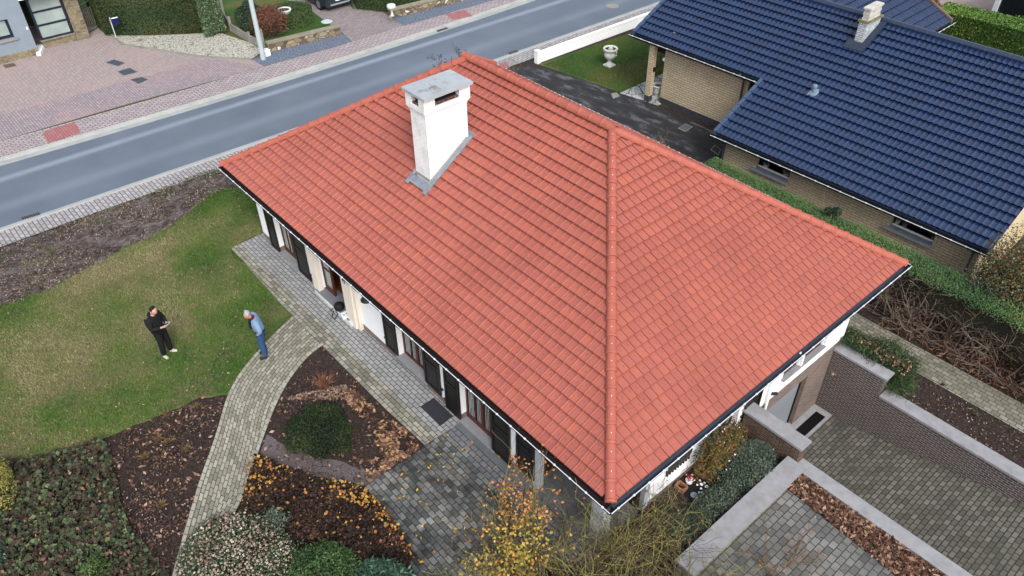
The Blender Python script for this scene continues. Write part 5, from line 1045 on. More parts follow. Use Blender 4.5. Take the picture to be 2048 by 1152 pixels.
for sg in (-1, 1):
    mb = MB(); yy = y + sg * .70
    mb.hexa([(x - .30, yy - .17, .80), (x + .02, yy - .17, .78), (x + .0, yy + .13, .78), (x - .34, yy + .19, .80), (x - .30, yy - .15, .96), (x - .03, yy - .14, .94), (x - .05, yy + .11, .94), (x - .34, yy + .17, .97)]); part(CR, 'tail_light', mb, plain('tail_light_red', C(190, 24, 36), .25, .05, bump=0, spec=.6))
    for t in (.80, 3.45):
        cx_ = x - t; yo = y + sg * .80; W0 = MB(); W0.tube([(cx_, yo - sg * .1, .32), (cx_, yo + sg * .085, .32), (cx_, yo + sg * .10, .32)], [.32, .32, .29], 24); wv_ = part(CR, 'wheel', W0, m_tyre)
        W1 = MB(); W1.tube([(cx_, yo + sg * .101, .32), (cx_, yo + sg * .112, .32)], [.20, .18], 20); part(wv_, 'rim', W1, m_rim)
mb = MB(); mb.box(x - .3, x + .025, y - .60, y + .60, .36, .44); mb.box(x - .02, x + .015, y - .52, y + .52, .74, .78); part(CR, 'bumper_trim', mb, m_chrome)
mb = MB(); mb.box(x - .01, x + .02, y - .26, y + .26, .56, .67); part(CR, 'number_plate', mb, m_white)
# birdbath-like stone bowl, small urn and white bowl on the stone wall
q = G(568, 18, 1.0); c = (q[0], q[1], 0); T_ = thing('stone_bowl', 'white stone bowl on a short pedestal between the russet shrub and the round clipped shrub', 'garden urn', c)
mb = MB(); mb.lathe(c, [(.2, 0), (.16, .08), (.10, .2), (.09, .62), (.16, .72), (.32, .86), (.36, .96), (.36, 1.0), (.30, 1.0), (.27, .94)], 24); part(T_, 'bowl', mb, m_urn, smooth=True); mb = MB(); mb.lathe((c[0], c[1], .95), [(.28, 0), (.27, .01)], 18); part(T_, 'soil', mb, m_dirt)
q = G(781, 33, .47); c = (q[0] - .02, q[1] + .12, .47); T_ = thing('stone_urn', 'white urn on the end of the rubble stone wall by the clipped hedge', 'garden urn', c)
mb = MB(); mb.lathe(c, [(.12, 0), (.07, .06), (.05, .22), (.07, .34), (.2, .40), (.24, .48), (.22, .58), (.12, .62)], 18); part(T_, 'bowl', mb, m_urn, smooth=True)
q = G(655, 52, .3); mb = MB(); mb.lathe((q[0], q[1], .47), [(.12, 0), (.26, .04), (.30, .07), (.26, .075)], 20); single('white_bowl', mb, plain('pale_blue_white', C(200, 216, 222), .5), 'shallow pale bowl lying on the stone wall by the driveway', 'bowl', smooth=True)
# doormat, objects on the step
mb = MB(); P = [G2(*p, .03) for p in ((843, 798), (903, 851), (936, 0), (0, 0))][:2]; a, b = G2(843, 798, .03), G2(881, 853, .03)
mb.prism([G2(*p, .03) for p in ((868, 796), (906, 832), (880, 852), (841, 813))], .022, .036); single('doormat', mb, plain('charcoal_mat', C(52, 54, 60), .95, .08, 6, .4, 120), 'charcoal rubber doormat on the paver path under the middle shutters', 'doormat')
q = G(678, 612, .30); BG_ = thing('camera_bag', 'black round bag with a loose strap on the entrance step', 'bag', (q[0], q[1], .18)); m_bag = plain('black_nylon', C(20, 20, 22), .7, .1, 20, .3)
mb = MB(); mb.lathe((q[0], q[1], .18), [(.12, 0), (.15, .05), (.16, .12), (.14, .19), (.08, .23), (.03, .24)], 18); part(BG_, 'pouch', mb, m_bag, smooth=True)
mb = MB(); s0_ = Vector((q[0] - .06, q[1] - .16, .28)); e_ = G(664, 634, .05); e2_ = G(676, 628, .04); mb.tube([s0_, (s0_.x - .03, s0_.y - .10, .2), tuple(G(667, 622, .10)), tuple(e_), tuple(G(669, 639, .04)), tuple(e2_), (q[0] + .02, q[1] - .15, .21)], .014, 5); part(BG_, 'strap', mb, m_bag)
c4 = [G(681, 626, .19), G(693, 620, .19), G(700, 632, .19), G(687, 640, .19)]
PA = thing('paper_sheet', 'white paper with small dark printed marks on the entrance step beside the bag', 'paper', c4[0]); 
mb = MB(); c4 = [(p[0], p[1], .184) for p in c4]; mb.prism(c4, .180, .184); part(PA, 'sheet', mb, plain('paper', C(228, 236, 242), .7, .01, bump=0))
mb = MB(); q = G(694, 627, .185); mb.lathe((q[0], q[1], .1845), [(.035, 0), (.035, .001)], 14); q = G(688, 630, .185); mb.box(q[0] - .03, q[0] + .03, q[1] - .015, q[1] + .015, .1845, .1855); part(PA, 'printed_mark', mb, plain('ink', C(40, 44, 80), .7, bump=0))
# ================================================================== PLANTS AND LITTER
def grow(mb, p, d, L, r, depth, spread=.6, kids=3, curve=.25, minr=.002, zmin=.02, up=.0, tips=None, seg=4, shrink=.68):
    pts = [Vector(p)]; rs = [r]; d = Vector(d).normalized(); n = seg
    for i in range(n):
        d = (d + Vector((random.gauss(0, curve), random.gauss(0, curve), random.gauss(0, curve) + up)) * .6).normalized()
        q = pts[-1] + d * (L / n); q.z = max(q.z, zmin); pts.append(q); rs.append(max(minr, r * (1 - (i + 1) / n * .5)))
    mb.tube(pts, rs, 4 if r < .012 else 6, cap=False)
    if depth <= 0:
        if tips is not None: tips += pts[1:]
        return
    for k in range(kids):
        j = random.choice(range(1, n + 1)); dd = (d + Vector((random.gauss(0, spread), random.gauss(0, spread), random.gauss(0, spread * .7) + up))).normalized()
        grow(mb, pts[j], dd, L * random.uniform(.5, .85), rs[j] * shrink, depth - 1, spread, kids, curve, minr, zmin, up, tips, seg, shrink)
def blobs(n, c, rx, ry, rz, lump=.35, k=14):
    # points near the skin of a lumpy crown
    c = np.array(c); cs = []
    for i in range(k):
        a = rng.random() * 6.283; t = math.sqrt(rng.random()); cs.append([math.cos(a) * t * .62, math.sin(a) * t * .62, .30 + rng.random() * .45 * (1 - t * .6)])
    cs = np.array(cs); rr = lump + rng.random(k) * .18
    idx = rng.integers(0, k, n); v = rng.normal(size=(n, 3)); v /= np.linalg.norm(v, axis=1)[:, None]; v[:, 2] = np.abs(v[:, 2]) * np.where(rng.random(n) < .25, -1, 1)
    P = cs[idx] + v * rr[idx][:, None] * (1 - rng.random(n)[:, None] ** 2 * .35)
    P[:, 2] = np.maximum(P[:, 2], .02); return c + P * np.array([rx, ry, rz]), v
def crown(par, n, c, rx, ry, rz, size, mat, lump=.38, k=14, aspect=.6, up=.2, name='crown', rn=None):
    P, v = blobs(n, c, rx, ry, rz, lump, k); return leafobj(par, name, P, size * (.7 + .6 * rng.random(n)), mat, up=up, aspect=aspect, normals=v, rn=rn)
def stems(par, c, n, h, r, mat, spread=.5, depth=2, name='stems', kids=3, tips=None, curve=.25, up=.05, base=.08, minr=.003):
    mb = MB()
    for i in range(n):
        a = random.random() * 6.283; q = (c[0] + math.cos(a) * base * random.random(), c[1] + math.sin(a) * base * random.random(), c[2])
        grow(mb, q, (math.cos(a) * spread, math.sin(a) * spread, 1), h * random.uniform(.6, 1.05), r, depth, .6, kids, curve, minr, c[2] + .02, up, tips)
    return part(par, name, mb, mat)
m_bark = plain('grey_brown_bark', C(112, 98, 86), .9, .2, 12, .4, 60)
m_darkbark = plain('dark_bark', C(70, 58, 50), .9, .2, 12, .4, 60)
m_lichen = leafmat('lichen_twigs', [(0, (66, 56, 46)), (.45, (98, 88, 66)), (.75, (134, 128, 82)), (1, (170, 166, 92))], .9)
L_green = leafmat('leaf_mid_green', [(0, (36, 52, 28)), (.5, (60, 84, 42)), (1, (98, 120, 64))])
L_dark = leafmat('leaf_dark_green', [(0, (24, 38, 28)), (.5, (42, 62, 42)), (1, (74, 96, 64))])
L_grey = leafmat('leaf_grey_green', [(0, (40, 50, 42)), (.5, (78, 92, 78)), (.9, (120, 134, 114)), (1, (140, 110, 90))])
L_bark = leafmat('bark_chips', [(0, (38, 30, 27)), (.6, (82, 65, 57)), (.88, (118, 96, 86)), (1, (186, 166, 148))], .9)
L_dead = leafmat('dead_leaves', [(0, (50, 35, 30)), (.35, (98, 68, 54)), (.7, (140, 102, 82)), (1, (190, 160, 138))], .85)
L_tan = leafmat('pale_dead_leaves', [(0, (96, 74, 62)), (.5, (142, 116, 100)), (1, (188, 164, 146))], .85)
L_yel = leafmat('yellow_leaves', [(0, (176, 110, 40)), (.5, (206, 156, 56)), (1, (222, 196, 92))], .7)
# --- grass blades on the lawn
def blades(poly, n, h, mat, name, label, z=.01, seed=1, thin=None, size=.05):
    P = scatter(poly, n, z); 
    if thin is not None:
        k = vnoise(P, .5, seed) * .6 + vnoise(P, 2.1, seed + 1) * .4; P = P[rng.random(len(P)) < thin(k)]
    N = len(P); a = rng.random(N) * 6.283; lean = rng.normal(size=(N, 2)) * .5; hh = h * (.5 + rng.random(N)); w_ = .006 + .006 * rng.random(N)
    V = np.empty((N, 3, 3)); V[:, 0] = P + np.c_[np.cos(a) * w_, np.sin(a) * w_, 0 * a]; V[:, 1] = P - np.c_[np.cos(a) * w_, np.sin(a) * w_, 0 * a]; V[:, 2] = P + np.c_[lean * hh[:, None], hh]
    me = bpy.data.meshes.new(name); me.vertices.add(N * 3); me.vertices.foreach_set('co', V.ravel()); me.loops.add(N * 3); me.loops.foreach_set('vertex_index', np.arange(N * 3, dtype=np.int32))
    me.polygons.add(N); me.polygons.foreach_set('loop_start', np.arange(0, N * 3, 3, dtype=np.int32)); me.polygons.foreach_set('loop_total', np.full(N, 3, np.int32))
    at = me.attributes.new('rnd', 'FLOAT', 'FACE'); k = vnoise(P, .55, 5) * .55 + vnoise(P, 1.7, 6) * .25 + rng.random(N) * .3; at.data.foreach_set('value', np.clip((k - .5) * 1.7 + .44, 0, 1)); me.materials.append(mat); me.update(); me.validate()
    o = bpy.data.objects.new(name, me); COL.objects.link(o); tag(o, label, 'grass', kind='stuff'); return o
L_grass = leafmat('grass_blades', [(0, (48, 88, 30)), (.3, (78, 118, 46)), (.52, (116, 132, 70)), (.72, (140, 136, 92)), (1, (172, 162, 124))], .8)
blades([tuple(p) for p in lawn], 150000, .05, L_grass, 'grass', 'short patchy green grass covering the front lawn')
L_grass2 = leafmat('bright_grass', [(0, (38, 68, 24)), (.5, (62, 94, 38)), (1, (104, 118, 58))], .8)
blades([(-20.2, 17.0), (-15.9, 17.6), (-12.8, 18.2), (-12.8, 24), (-19.9, 24)], 30000, .06, L_grass2, 'grass', 'green grass of the neighbour lawn around the white stone urn')
# --- loose leaves and debris
def litter(poly, n, size, mat, name, label, cat, z=.03, clump=None, seed=3, up=1.2, dz=.02, kind='stuff', aspect=.55):
    P = scatter(poly, n, z)
    if clump: k = vnoise(P, clump[0], seed) * .65 + vnoise(P, clump[0] * 3.3, seed + 1) * .35; P = P[rng.random(len(P)) < np.clip((k - clump[1]) * 4 + .12, .06, 1)]
    P[:, 2] += rng.random(len(P)) * dz
    s_ = size * (.5 + rng.random(len(P))); me = leafmesh(name, P, s_, mat, up=up, aspect=aspect); o = bpy.data.objects.new(name, me); COL.objects.link(o); tag(o, label, cat, kind=kind); return o
bedL = [G2(*p) for p in [(452, 792), (400, 797), (330, 832), (270, 853), (215, 885), (225, 920), (240, 980), (262, 1060), (300, 1110), (335, 1152), (345, 1150), (370, 1060), (400, 960), (432, 872)]]
bedM = [G2(*p) for p in [(645, 695), (700, 752), (775, 826), (848, 892), (732, 972), (790, 1050), (832, 1152), (860, 1290), (400, 1290), (430, 1152), (455, 1060), (495, 985), (523, 895), (550, 818), (578, 765), (608, 727)]]
litter(bedL, 8500, .055, L_bark, 'bark_litter', 'brown bark and leaf litter in the bed left of the curved path', 'leaf litter', clump=(1.6, .42), up=.9)
litter(bedM, 11000, .055, L_bark, 'bark_litter', 'brown bark and leaf litter in the triangular bed by the patio', 'leaf litter', clump=(1.5, .45), up=.9)
litter([G2(*p) for p in [(690, 770), (848, 892), (735, 970), (715, 925), (760, 905), (740, 860), (690, 800)]], 3000, .115, leafmat('heap_leaves', [(0, (60, 44, 38)), (.4, (118, 86, 72)), (.8, (166, 130, 108)), (1, (206, 166, 96))], .85), 'fallen_leaves', 'pale dead leaves heaped along the corner of the dark patio', 'leaves', clump=(2.6, .42), dz=.06, up=.7)
litter([G2(*p) for p in [(600, 790), (690, 770), (720, 800), (560, 800)]], 500, .09, L_tan, 'fallen_leaves', 'dead leaves between the path and the low round shrub', 'leaves', up=.7)
litter(lawn, 1900, .05, L_tan, 'fallen_leaves', 'scattered pale leaves lying on the front lawn', 'leaves', z=.05, up=1.5)
litter(bare, 22000, .075, leafmat('earth_debris', [(0, (40, 32, 28)), (.45, (92, 76, 68)), (.85, (178, 166, 158)), (1, (128, 78, 64))], .9), 'garden_debris', 'broken twigs and clippings strewn on the bare earth strip', 'debris', z=.01, clump=(1.9, .35), up=.8, dz=.04, aspect=.3)
litter(pt[:9] , 330, .075, L_yel, 'fallen_leaves', 'yellow leaves dotted over the dark damp patio', 'leaves', z=.03, up=2)
litter(pt2, 30, .06, L_dead, 'fallen_leaves', 'a few brown leaves on the grey patio beyond the planter wall', 'leaves', z=.03, up=2)
LB_ = [G2(1576, 978), G2(1596, 948), (1.5, 5.5), (6.5, 5.5), G2(1960, 1290), G2(1800, 1158)]
litter(LB_, 6000, .13, L_dead, 'fallen_leaves', 'deep drift of russet dead leaves between the grey patio and the ramp wall', 'leaves', z=.02, up=.5, dz=.07, aspect=.5)
litter([(1.0, 5.9), (6, 5.9), (6, 10), (1, 10)], 0 + 40, .08, L_dead, 'fallen_leaves', 'a few leaves lying on the ramp', 'leaves', z=-2.0, up=2) if False else None
RG = [(-.4, 12.85), (6, 12.85), (6, 14.4), (-.4, 14.2)]
litter(RG, 3600, .10, leafmat('rust_leaves', [(0, (44, 32, 28)), (.5, (92, 58, 44)), (1, (158, 112, 86))], .85), 'fallen_leaves', 'rusty leaves and twigs under the leggy hedge', 'leaves', z=-.73, up=.5, dz=.12, clump=(1.2, .35), aspect=.4)
litter([(-3, 10.6), (6.5, 10.5), (6.5, 11.75), (-3, 11.75)], 700, .05, L_tan, 'fallen_leaves', 'small debris on the bare soil behind the ramp wall', 'leaves', z=-.72, up=1.2)
litter(bedL, 420, .11, L_dead, 'fallen_leaves', 'larger curled brown leaves on the mulch left of the curved path', 'leaves', z=.03, dz=.02, up=.8)
litter(bedM, 520, .11, L_dead, 'fallen_leaves', 'larger curled brown leaves on the mulch of the triangular bed', 'leaves', z=.03, dz=.02, up=.8)
blades(ragged(bare, .3, .1), 26000, .055, L_grass, 'grass', 'ragged tufts of grass creeping onto the bare earth strip', seed=17, thin=lambda k: np.clip((k - .56) * 5, 0, .8))
# --- ivy ground cover
ivy = [G2(*p) for p in [(-40, 925), (60, 920), (130, 906), (205, 880), (222, 905), (235, 960), (245, 1010), (262, 1060), (300, 1100), (338, 1145), (350, 1290), (-300, 1290), (-400, 1000)]]
def cover_plant(poly, n, size, mat, name, label, cat, z0=.03, h=.16, nsc=1.4, rn=None, up=.5, aspect=.9, seed=9):
    P = scatter(poly, n); k = vnoise(P, nsc, seed) * .6 + vnoise(P, nsc * 3, seed + 1) * .4; P[:, 2] = z0 + k * h + rng.random(n) * .06
    me = leafmesh(name, P, size * (.5 + .8 * rng.random(n)), mat, up=up, aspect=aspect, rn=np.clip(k * .35 + rng.random(n) * .68 - .03, 0, 1) if rn is None else rn)
    o = bpy.data.objects.new(name, me); COL.objects.link(o); tag(o, label, cat, kind='stuff'); return o
L_ivy = leafmat('ivy_leaves', [(0, (38, 29, 26)), (.25, (62, 46, 40)), (.42, (88, 68, 56)), (.5, (48, 60, 44)), (.68, (72, 88, 58)), (.84, (98, 114, 76)), (.97, (132, 144, 92)), (1, (184, 130, 64))], .7)
cover_plant(ivy, 19000, .115, L_ivy, 'ivy', 'dark ivy ground cover with brown stems at the lower left', 'ground cover')
L_cot = leafmat('cotoneaster_cover', [(0, (24, 20, 19)), (.45, (46, 36, 32)), (.7, (78, 56, 46)), (.85, (104, 76, 60)), (.97, (130, 98, 72)), (1, (84, 104, 56))], .8)
cot = [G2(*p) for p in [(512, 918), (545, 925), (600, 955), (660, 975), (728, 985), (760, 1010), (790, 1055), (838, 1125), (800, 1130), (700, 1100), (560, 1085), (478, 1075), (490, 1010)]]
cover_plant(cot, 11000, .07, L_cot, 'low_shrub_cover', 'dark leafless ground shrubs flecked with orange and yellow leaves', 'ground cover', h=.30, z0=.02, up=.3)
L_cy = leafmat('orange_yellow_leaves', [(0, (128, 78, 44)), (.4, (180, 116, 56)), (.8, (206, 166, 84)), (1, (112, 128, 60))], .7)
for pl, n_, lb in (([(505, 915), (560, 935), (600, 960), (560, 980), (520, 990), (490, 1060), (480, 1070), (495, 990)], 170, 'orange and yellow leaves on the low shrubs beside the curved path'), ([(660, 970), (735, 985), (790, 1050), (835, 1125), (800, 1110), (750, 1040), (700, 1015), (650, 1000)], 260, 'orange and yellow leaves on the low shrubs along the patio edge'), ([(500, 930), (740, 985), (830, 1120), (480, 1070)], 130, 'scattered yellow leaves over the middle of the low shrubs')):
    litter([G2(*p) for p in pl], n_, .07, L_cy, 'yellow_leaves', lb, 'leaves', z=.18, dz=.2, up=1.0, aspect=.85)
litter(ivy, 420, .10, L_dead, 'fallen_leaves', 'brown leaves caught in the ivy', 'leaves', z=.17, dz=.1, up=.9)
# --- dormant tufts
L_tuft = leafmat('dry_tuft', [(0, (92, 72, 48)), (1, (150, 128, 86))], .9)
def tuft(c, n, r, h, mat, label, group=None, name='dry_tuft', wdt=.008):
    mb = MB()
    for i in range(n):
        a = random.random() * 6.283; d = random.random(); e = Vector((c[0] + math.cos(a) * r * d, c[1] + math.sin(a) * r * d, c[2] + h * random.uniform(.4, 1)))
        s_ = Vector((c[0] + math.cos(a) * r * .15, c[1] + math.sin(a) * r * .15, c[2])); m_ = s_.lerp(e, .5) + Vector((0, 0, h * .15)); mb.tube([s_, m_, e], [wdt, wdt * .8, wdt * .3], 3, cap=False)
    return single(name, mb, mat, label, 'plant', loc=c, group=group)
LBS = ['withered tan tuft nearest the lawn edge in the left bed', 'withered tan tuft in the narrow tip of the left bed by the path', 'withered tan tuft in the middle of the upper left bed', 'withered tan tuft at the ivy side of the left bed', 'withered tan tuft beside the curved path in the left bed', 'withered tan tuft just below the one nearest the lawn edge', 'withered tan tuft alone in the lower part of the left bed']
for i, (u, v) in enumerate([(333, 832), (392, 815), (338, 885), (290, 915), (372, 900), (318, 880), (322, 1012)]):
    c = tuple(G(u, v, .0)); tuft(c, 46, .20, .16, L_tuft, LBS[i], 'dry tufts in the left bed')
tuft(tuple(G(648, 775)), 120, .42, .42, leafmat('red_twig', [(0, (104, 62, 50)), (1, (160, 116, 92))], .9), 'reddish twiggy clump in the triangular bed above the round shrub', name='twiggy_clump', wdt=.009)
# --- low round shrub in the bed
c = G(641, 868); T_ = thing('low_round_shrub', 'low rounded dark green shrub in the middle of the triangular bed', 'shrub', (c[0], c[1], 0))
L_box = leafmat('box_leaves', [(0, (22, 34, 22)), (.5, (42, 58, 32)), (.85, (66, 80, 38)), (1, (120, 116, 58))])
N = 15000; t = np.sqrt(rng.random(N)); a = rng.random(N) * 6.283; wob = 1 + .10 * np.sin(a * 3 + 1) + .06 * np.sin(a * 7) + rng.normal(size=N) * .035
P = np.c_[c[0] + np.cos(a) * t * .93 * wob, c[1] + np.sin(a) * t * .82 * wob, .38 * np.sqrt(np.clip(1 - t ** 2.6, .0, 1)) * (.8 + .35 * rng.random(N)) + .03]
P[:, 2] += vnoise(P, 3.1, 12) * .12 - .05; leafobj(T_, 'crown', P, .045 * (.6 + .8 * rng.random(N)), L_box, up=.1, rn=np.clip(vnoise(P, 2.2, 3) * .6 + rng.random(N) * .45, 0, 1)); stems(T_, (c[0], c[1], 0), 10, .35, .012, m_darkbark, 1.0, 1)
# --- shrubs in the foreground
c = (-5.0, -5.95, 0); T_ = thing('hydrangea_bush', 'low spreading bush covered with dried cream and pink flower heads, bottom of the garden', 'shrub', c)
L_fl = leafmat('dried_flower_heads', [(0, (136, 108, 94)), (.45, (168, 142, 124)), (.8, (192, 178, 162)), (1, (216, 214, 206))], .9)
L_gb = leafmat('glossy_shrub_leaf', [(0, (26, 40, 26)), (.5, (48, 72, 44)), (1, (84, 108, 68))], .45, .5)
def mound(par, name, c, rx, ry, h, n, size, mat, up=.3, aspect=.6, seed=4, jit=.12, rnf=None):
    t = np.sqrt(rng.random(n)); a = rng.random(n) * 6.283; P = np.c_[c[0] + np.cos(a) * t * rx, c[1] + np.sin(a) * t * ry, h * np.sqrt(np.clip(1 - t ** 2.6, 0, 1))]; k = vnoise(P, 1.9, seed) * .6 + vnoise(P, 5, seed + 1) * .4
    P[:, 2] = np.clip(P[:, 2] * (.68 + .55 * k) + rng.normal(size=n) * jit * .4, .03, None) + c[2]; P[:, :2] += rng.normal(size=(n, 2)) * .05
    return leafobj(par, name, P, size * (.6 + .8 * rng.random(n)), mat, up=up, aspect=aspect, rn=np.clip(k * .5 + rng.random(n) * .55, 0, 1) if rnf is None else rnf(n))
mound(T_, 'crown', c, 1.85, 1.25, .62, 15000, .06, L_gb); mound(T_, 'flower_heads', (c[0], c[1], .06), 1.8, 1.2, .65, 3200, .05, L_fl, up=1.0, aspect=.9, seed=4); stems(T_, c, 24, .8, .012, m_bark, .9, 1)
c = (-3.7, -4.75, 0); T_ = thing('evergreen_bush', 'mid green leafy bush between the dried flower bush and the glossy shrub', 'shrub', c); mound(T_, 'crown', c, .95, .85, .85, 9000, .06, leafmat('fresh_green_leaf', [(0, (32, 50, 28)), (.5, (58, 86, 46)), (.9, (98, 124, 72)), (1, (188, 168, 140))]), seed=6); stems(T_, c, 14, .7, .012, m_bark, .8, 1)
c = (-2.55, -3.95, 0); T_ = thing('rhododendron', 'glossy blue green shrub with long leaves beside the damp patio', 'shrub', c); mound(T_, 'crown', c, .95, .75, .72, 3600, .12, leafmat('teal_leaf', [(0, (26, 46, 36)), (.5, (52, 88, 66)), (1, (96, 132, 106))], .4, .5), aspect=.32, up=.6, seed=8); stems(T_, c, 14, .6, .014, m_bark, .9, 1)
for i, (u, v, r_, lb) in enumerate([(552, 1052, .30, 'small blue green seedling shrub above the dried flower bush'), (880, 1188, .4, 'small blue green seedling shrub at the bottom edge of the damp patio'), (195, 1150, .3, 'fresh green sprig in the ivy at the bottom of the garden')]):
    c = tuple(G(u, v)); T_ = thing('small_shrub', lb, 'shrub', c); mound(T_, 'crown', c, r_, r_, .35, 700, .07, L_grey if i < 2 else L_green, aspect=.4, up=.5); stems(T_, c, 6, .3, .008, m_bark, .8, 1)
c = (-11.05, -9.62, 0); T_ = thing('golden_conifer', 'golden yellow dwarf conifer at the left edge', 'shrub', c)
crown(T_, 15000, (c[0], c[1], .0), .95, .85, 1.0, .055, leafmat('golden_needles', [(0, (84, 84, 34)), (.5, (140, 134, 60)), (1, (186, 178, 98))]), .34, 16, .35, .3); stems(T_, c, 10, .9, .02, m_bark, .5, 1)
c = (-9.55, -10.4, 0); T_ = thing('dark_evergreen', 'dark blue green evergreen with pale tips in the bottom left corner', 'shrub', c)
crown(T_, 9000, c, 1.1, 1.0, .9, .06, leafmat('blue_conifer', [(0, (30, 46, 44)), (.6, (56, 80, 76)), (.85, (90, 112, 104)), (1, (196, 206, 200))]), .36, 12, .4, .3); stems(T_, c, 8, .7, .02, m_bark, .5, 1)
# --- yellow-leaved shrub at the patio edge
c = (-1.30, -1.1, 0); T_ = thing('yellow_leaved_shrub', 'tall airy shrub with orange and yellow autumn leaves in front of the house corner', 'shrub', c); tips = []
mb = MB()
for i in range(11):
    a = random.uniform(1.2, 4.6); q = (c[0] + random.uniform(-.3, .3), c[1] + random.uniform(-.3, .3), 0); grow(mb, q, (math.cos(a) * .42 - .12, math.sin(a) * .30 + .12, 1), random.uniform(1.1, 1.9), .016, 2, .5, 3, .16, .003, .02, .12, tips)
part(T_, 'stems', mb, m_lichen)
tp = np.array([tuple(p) for p in tips]); tp = tp[rng.random(len(tp)) < np.clip(1.15 - .42 * tp[:, 2], .15, 1)]; P = np.repeat(tp, 4, 0) + rng.normal(size=(len(tp) * 4, 3)) * .07
L_aut = leafmat('autumn_leaves', [(0, (176, 104, 66)), (.3, (208, 138, 84)), (.6, (216, 160, 74)), (.85, (214, 186, 84)), (1, (150, 156, 64))], .7)
leafobj(T_, 'crown', P, .065 * (.6 + .7 * rng.random(len(P))), L_aut, up=.6, aspect=.75, rn=np.clip(.75 - (P[:, 2] - .2) * .25 + rng.normal(size=len(P)) * .18, 0, 1))
c = (-1.0, -1.85, 0); T_ = thing('yellow_leaved_shrub', 'low bushy shrub with bright yellow leaves at the bottom of the picture', 'shrub', c); tips = []
mb = MB()
for i in range(12): a = random.random() * 6.283; grow(mb, c, (math.cos(a) * .5, math.sin(a) * .5, 1), random.uniform(.7, 1.3), .014, 2, .5, 3, .16, .003, .02, .1, tips)
part(T_, 'stems', mb, m_lichen); tp = np.array([tuple(p) for p in tips]); P = np.repeat(tp, 3, 0) + rng.normal(size=(len(tp) * 3, 3)) * .09
leafobj(T_, 'crown', P, .07 * (.6 + .7 * rng.random(len(P))), leafmat('yellow_green_leaves', [(0, (192, 130, 60)), (.5, (208, 176, 84)), (1, (140, 148, 66))], .7), up=.6, aspect=.75)
# --- tangled leafless shrubs round the corner post
def tangle(c, n, L, lb, mat, leafn=0, spr=1.0, bz_=.5, name='leafless_shrub'):
    T_ = thing(name, lb, 'shrub', c); mb = MB(); tips = []
    for i in range(n):
        a = random.random() * 6.283; q = (c[0] + math.cos(a) * bz_ * random.random(), c[1] + math.sin(a) * bz_ * random.random(), c[2]); grow(mb, q, (math.cos(a) * spr, math.sin(a) * spr, .9), L * random.uniform(.7, 1.2), .015, 3, .8, 3, .4, .0042, c[2] + .02, .0, tips, shrink=.66)
    part(T_, 'stems', mb, mat)
    tp = np.array([tuple(p) for p in tips])
    if leafn: 
        P = tp[rng.integers(0, len(tp), leafn)] + rng.normal(size=(leafn, 3)) * .03; leafobj(T_, 'last_leaves', P, .045, leafmat('last_leaves', [(0, (150, 60, 60)), (.4, (176, 112, 70)), (.8, (190, 160, 80)), (1, (120, 126, 60))]), up=.4)
    return T_
tangle((-.55, -.45, 0), 17, 1.45, 'leafless lichen covered shrub tangled in front of the white corner post', m_lichen, 260)
tangle((.55, .35, 0), 17, 1.3, 'tangled leafless shrub right of the white corner post', m_lichen, 200)
tangle((.55, -.9, 0), 24, 1.45, 'dense greenish yellow leafless shrub at the bottom edge below the house corner', m_lichen, 500)
tangle((1.5, .9, 0), 17, 1.1, 'wide leafless shrub spreading towards the end of the planter wall', m_lichen, 160)
tangle((-.1, 1.2, .0), 6, .8, 'small leafless shrub growing against the open corner terrace', m_lichen, 60)
tangle((.3, -2.1, 0), 22, 1.3, 'leafless shrub in the very bottom centre of the picture', m_lichen, 200)
tangle((-.55, -1.75, 0), 18, 1.2, 'leafless green stemmed shrub between the yellow leaved shrub and the picture edge', m_lichen, 260)
tangle((1.9, -.3, 0), 16, 1.1, 'leafless shrub at the bottom edge beside the grey patio', m_lichen, 120)
c = (.75, -1.2, 0); T_ = thing('undergrowth_shrub', 'dark leafy undergrowth showing beneath the leafless shrubs', 'shrub', c); mound(T_, 'crown', c, 1.6, 1.3, .5, 9000, .05, leafmat('undergrowth', [(0, (26, 32, 20)), (.5, (52, 58, 34)), (1, (98, 98, 50))])); stems(T_, c, 10, .4, .01, m_darkbark, 1, 1)
T_ = tangle((2.45, 2.9, 0), 6, .75, 'thin sprawling shrub with a few red leaves on the grey patio edge', leafmat('red_stems', [(0, (84, 60, 48)), (1, (134, 110, 74))]), 130, bz_=.3)
# --- planter bed
def shrub_small(c, rx, ry, h, n, size, mat, lb, name='grey_green_shrub', sd=5):
    T_ = thing(name, lb, 'shrub', c); mound(T_, 'crown', c, rx, ry, h, n, size, mat, seed=sd, up=.2); stems(T_, c, 10, h * .9, .01, m_darkbark, .9, 1); return T_
shrub_small((.38, 4.62, -.05), .66, .92, .50, 13000, .045, L_grey, 'large grey green low shrub filling the planter beside the stub wall')
shrub_small((.62, 3.1, -.05), .46, .85, .36, 8000, .045, L_grey, 'grey green low shrub in the middle of the planter by the flat wall')
shrub_small((.4, 2.0, -.05), .60, .65, .34, 6000, .045, leafmat('olive_small', [(0, (36, 44, 34)), (.6, (70, 84, 66)), (1, (120, 116, 84))]), 'darker low shrub at the near end of the planter')
c = (-.12, 4.1, -.05); T_ = thing('firethorn', 'orange brown and green wall shrub with white flowers climbing the end wall', 'shrub', c); P, v = blobs(7500, c, .42, .95, 1.6, .30, 20); P[:, 0] = np.clip(P[:, 0], -.47, .5)
leafobj(T_, 'crown', P, .05 * (.6 + .8 * rng.random(len(P))), leafmat('firethorn_leaves', [(0, (40, 54, 30)), (.4, (72, 82, 40)), (.65, (104, 88, 42)), (.85, (136, 90, 44)), (1, (160, 104, 50))]), up=.1, normals=v); P2, v = blobs(90, c, .46, .88, 1.85, .34, 16); P2[:, 0] = np.clip(P2[:, 0], -.4, .55); P2[:, 1] = np.clip(P2[:, 1], 4.0, 4.9)
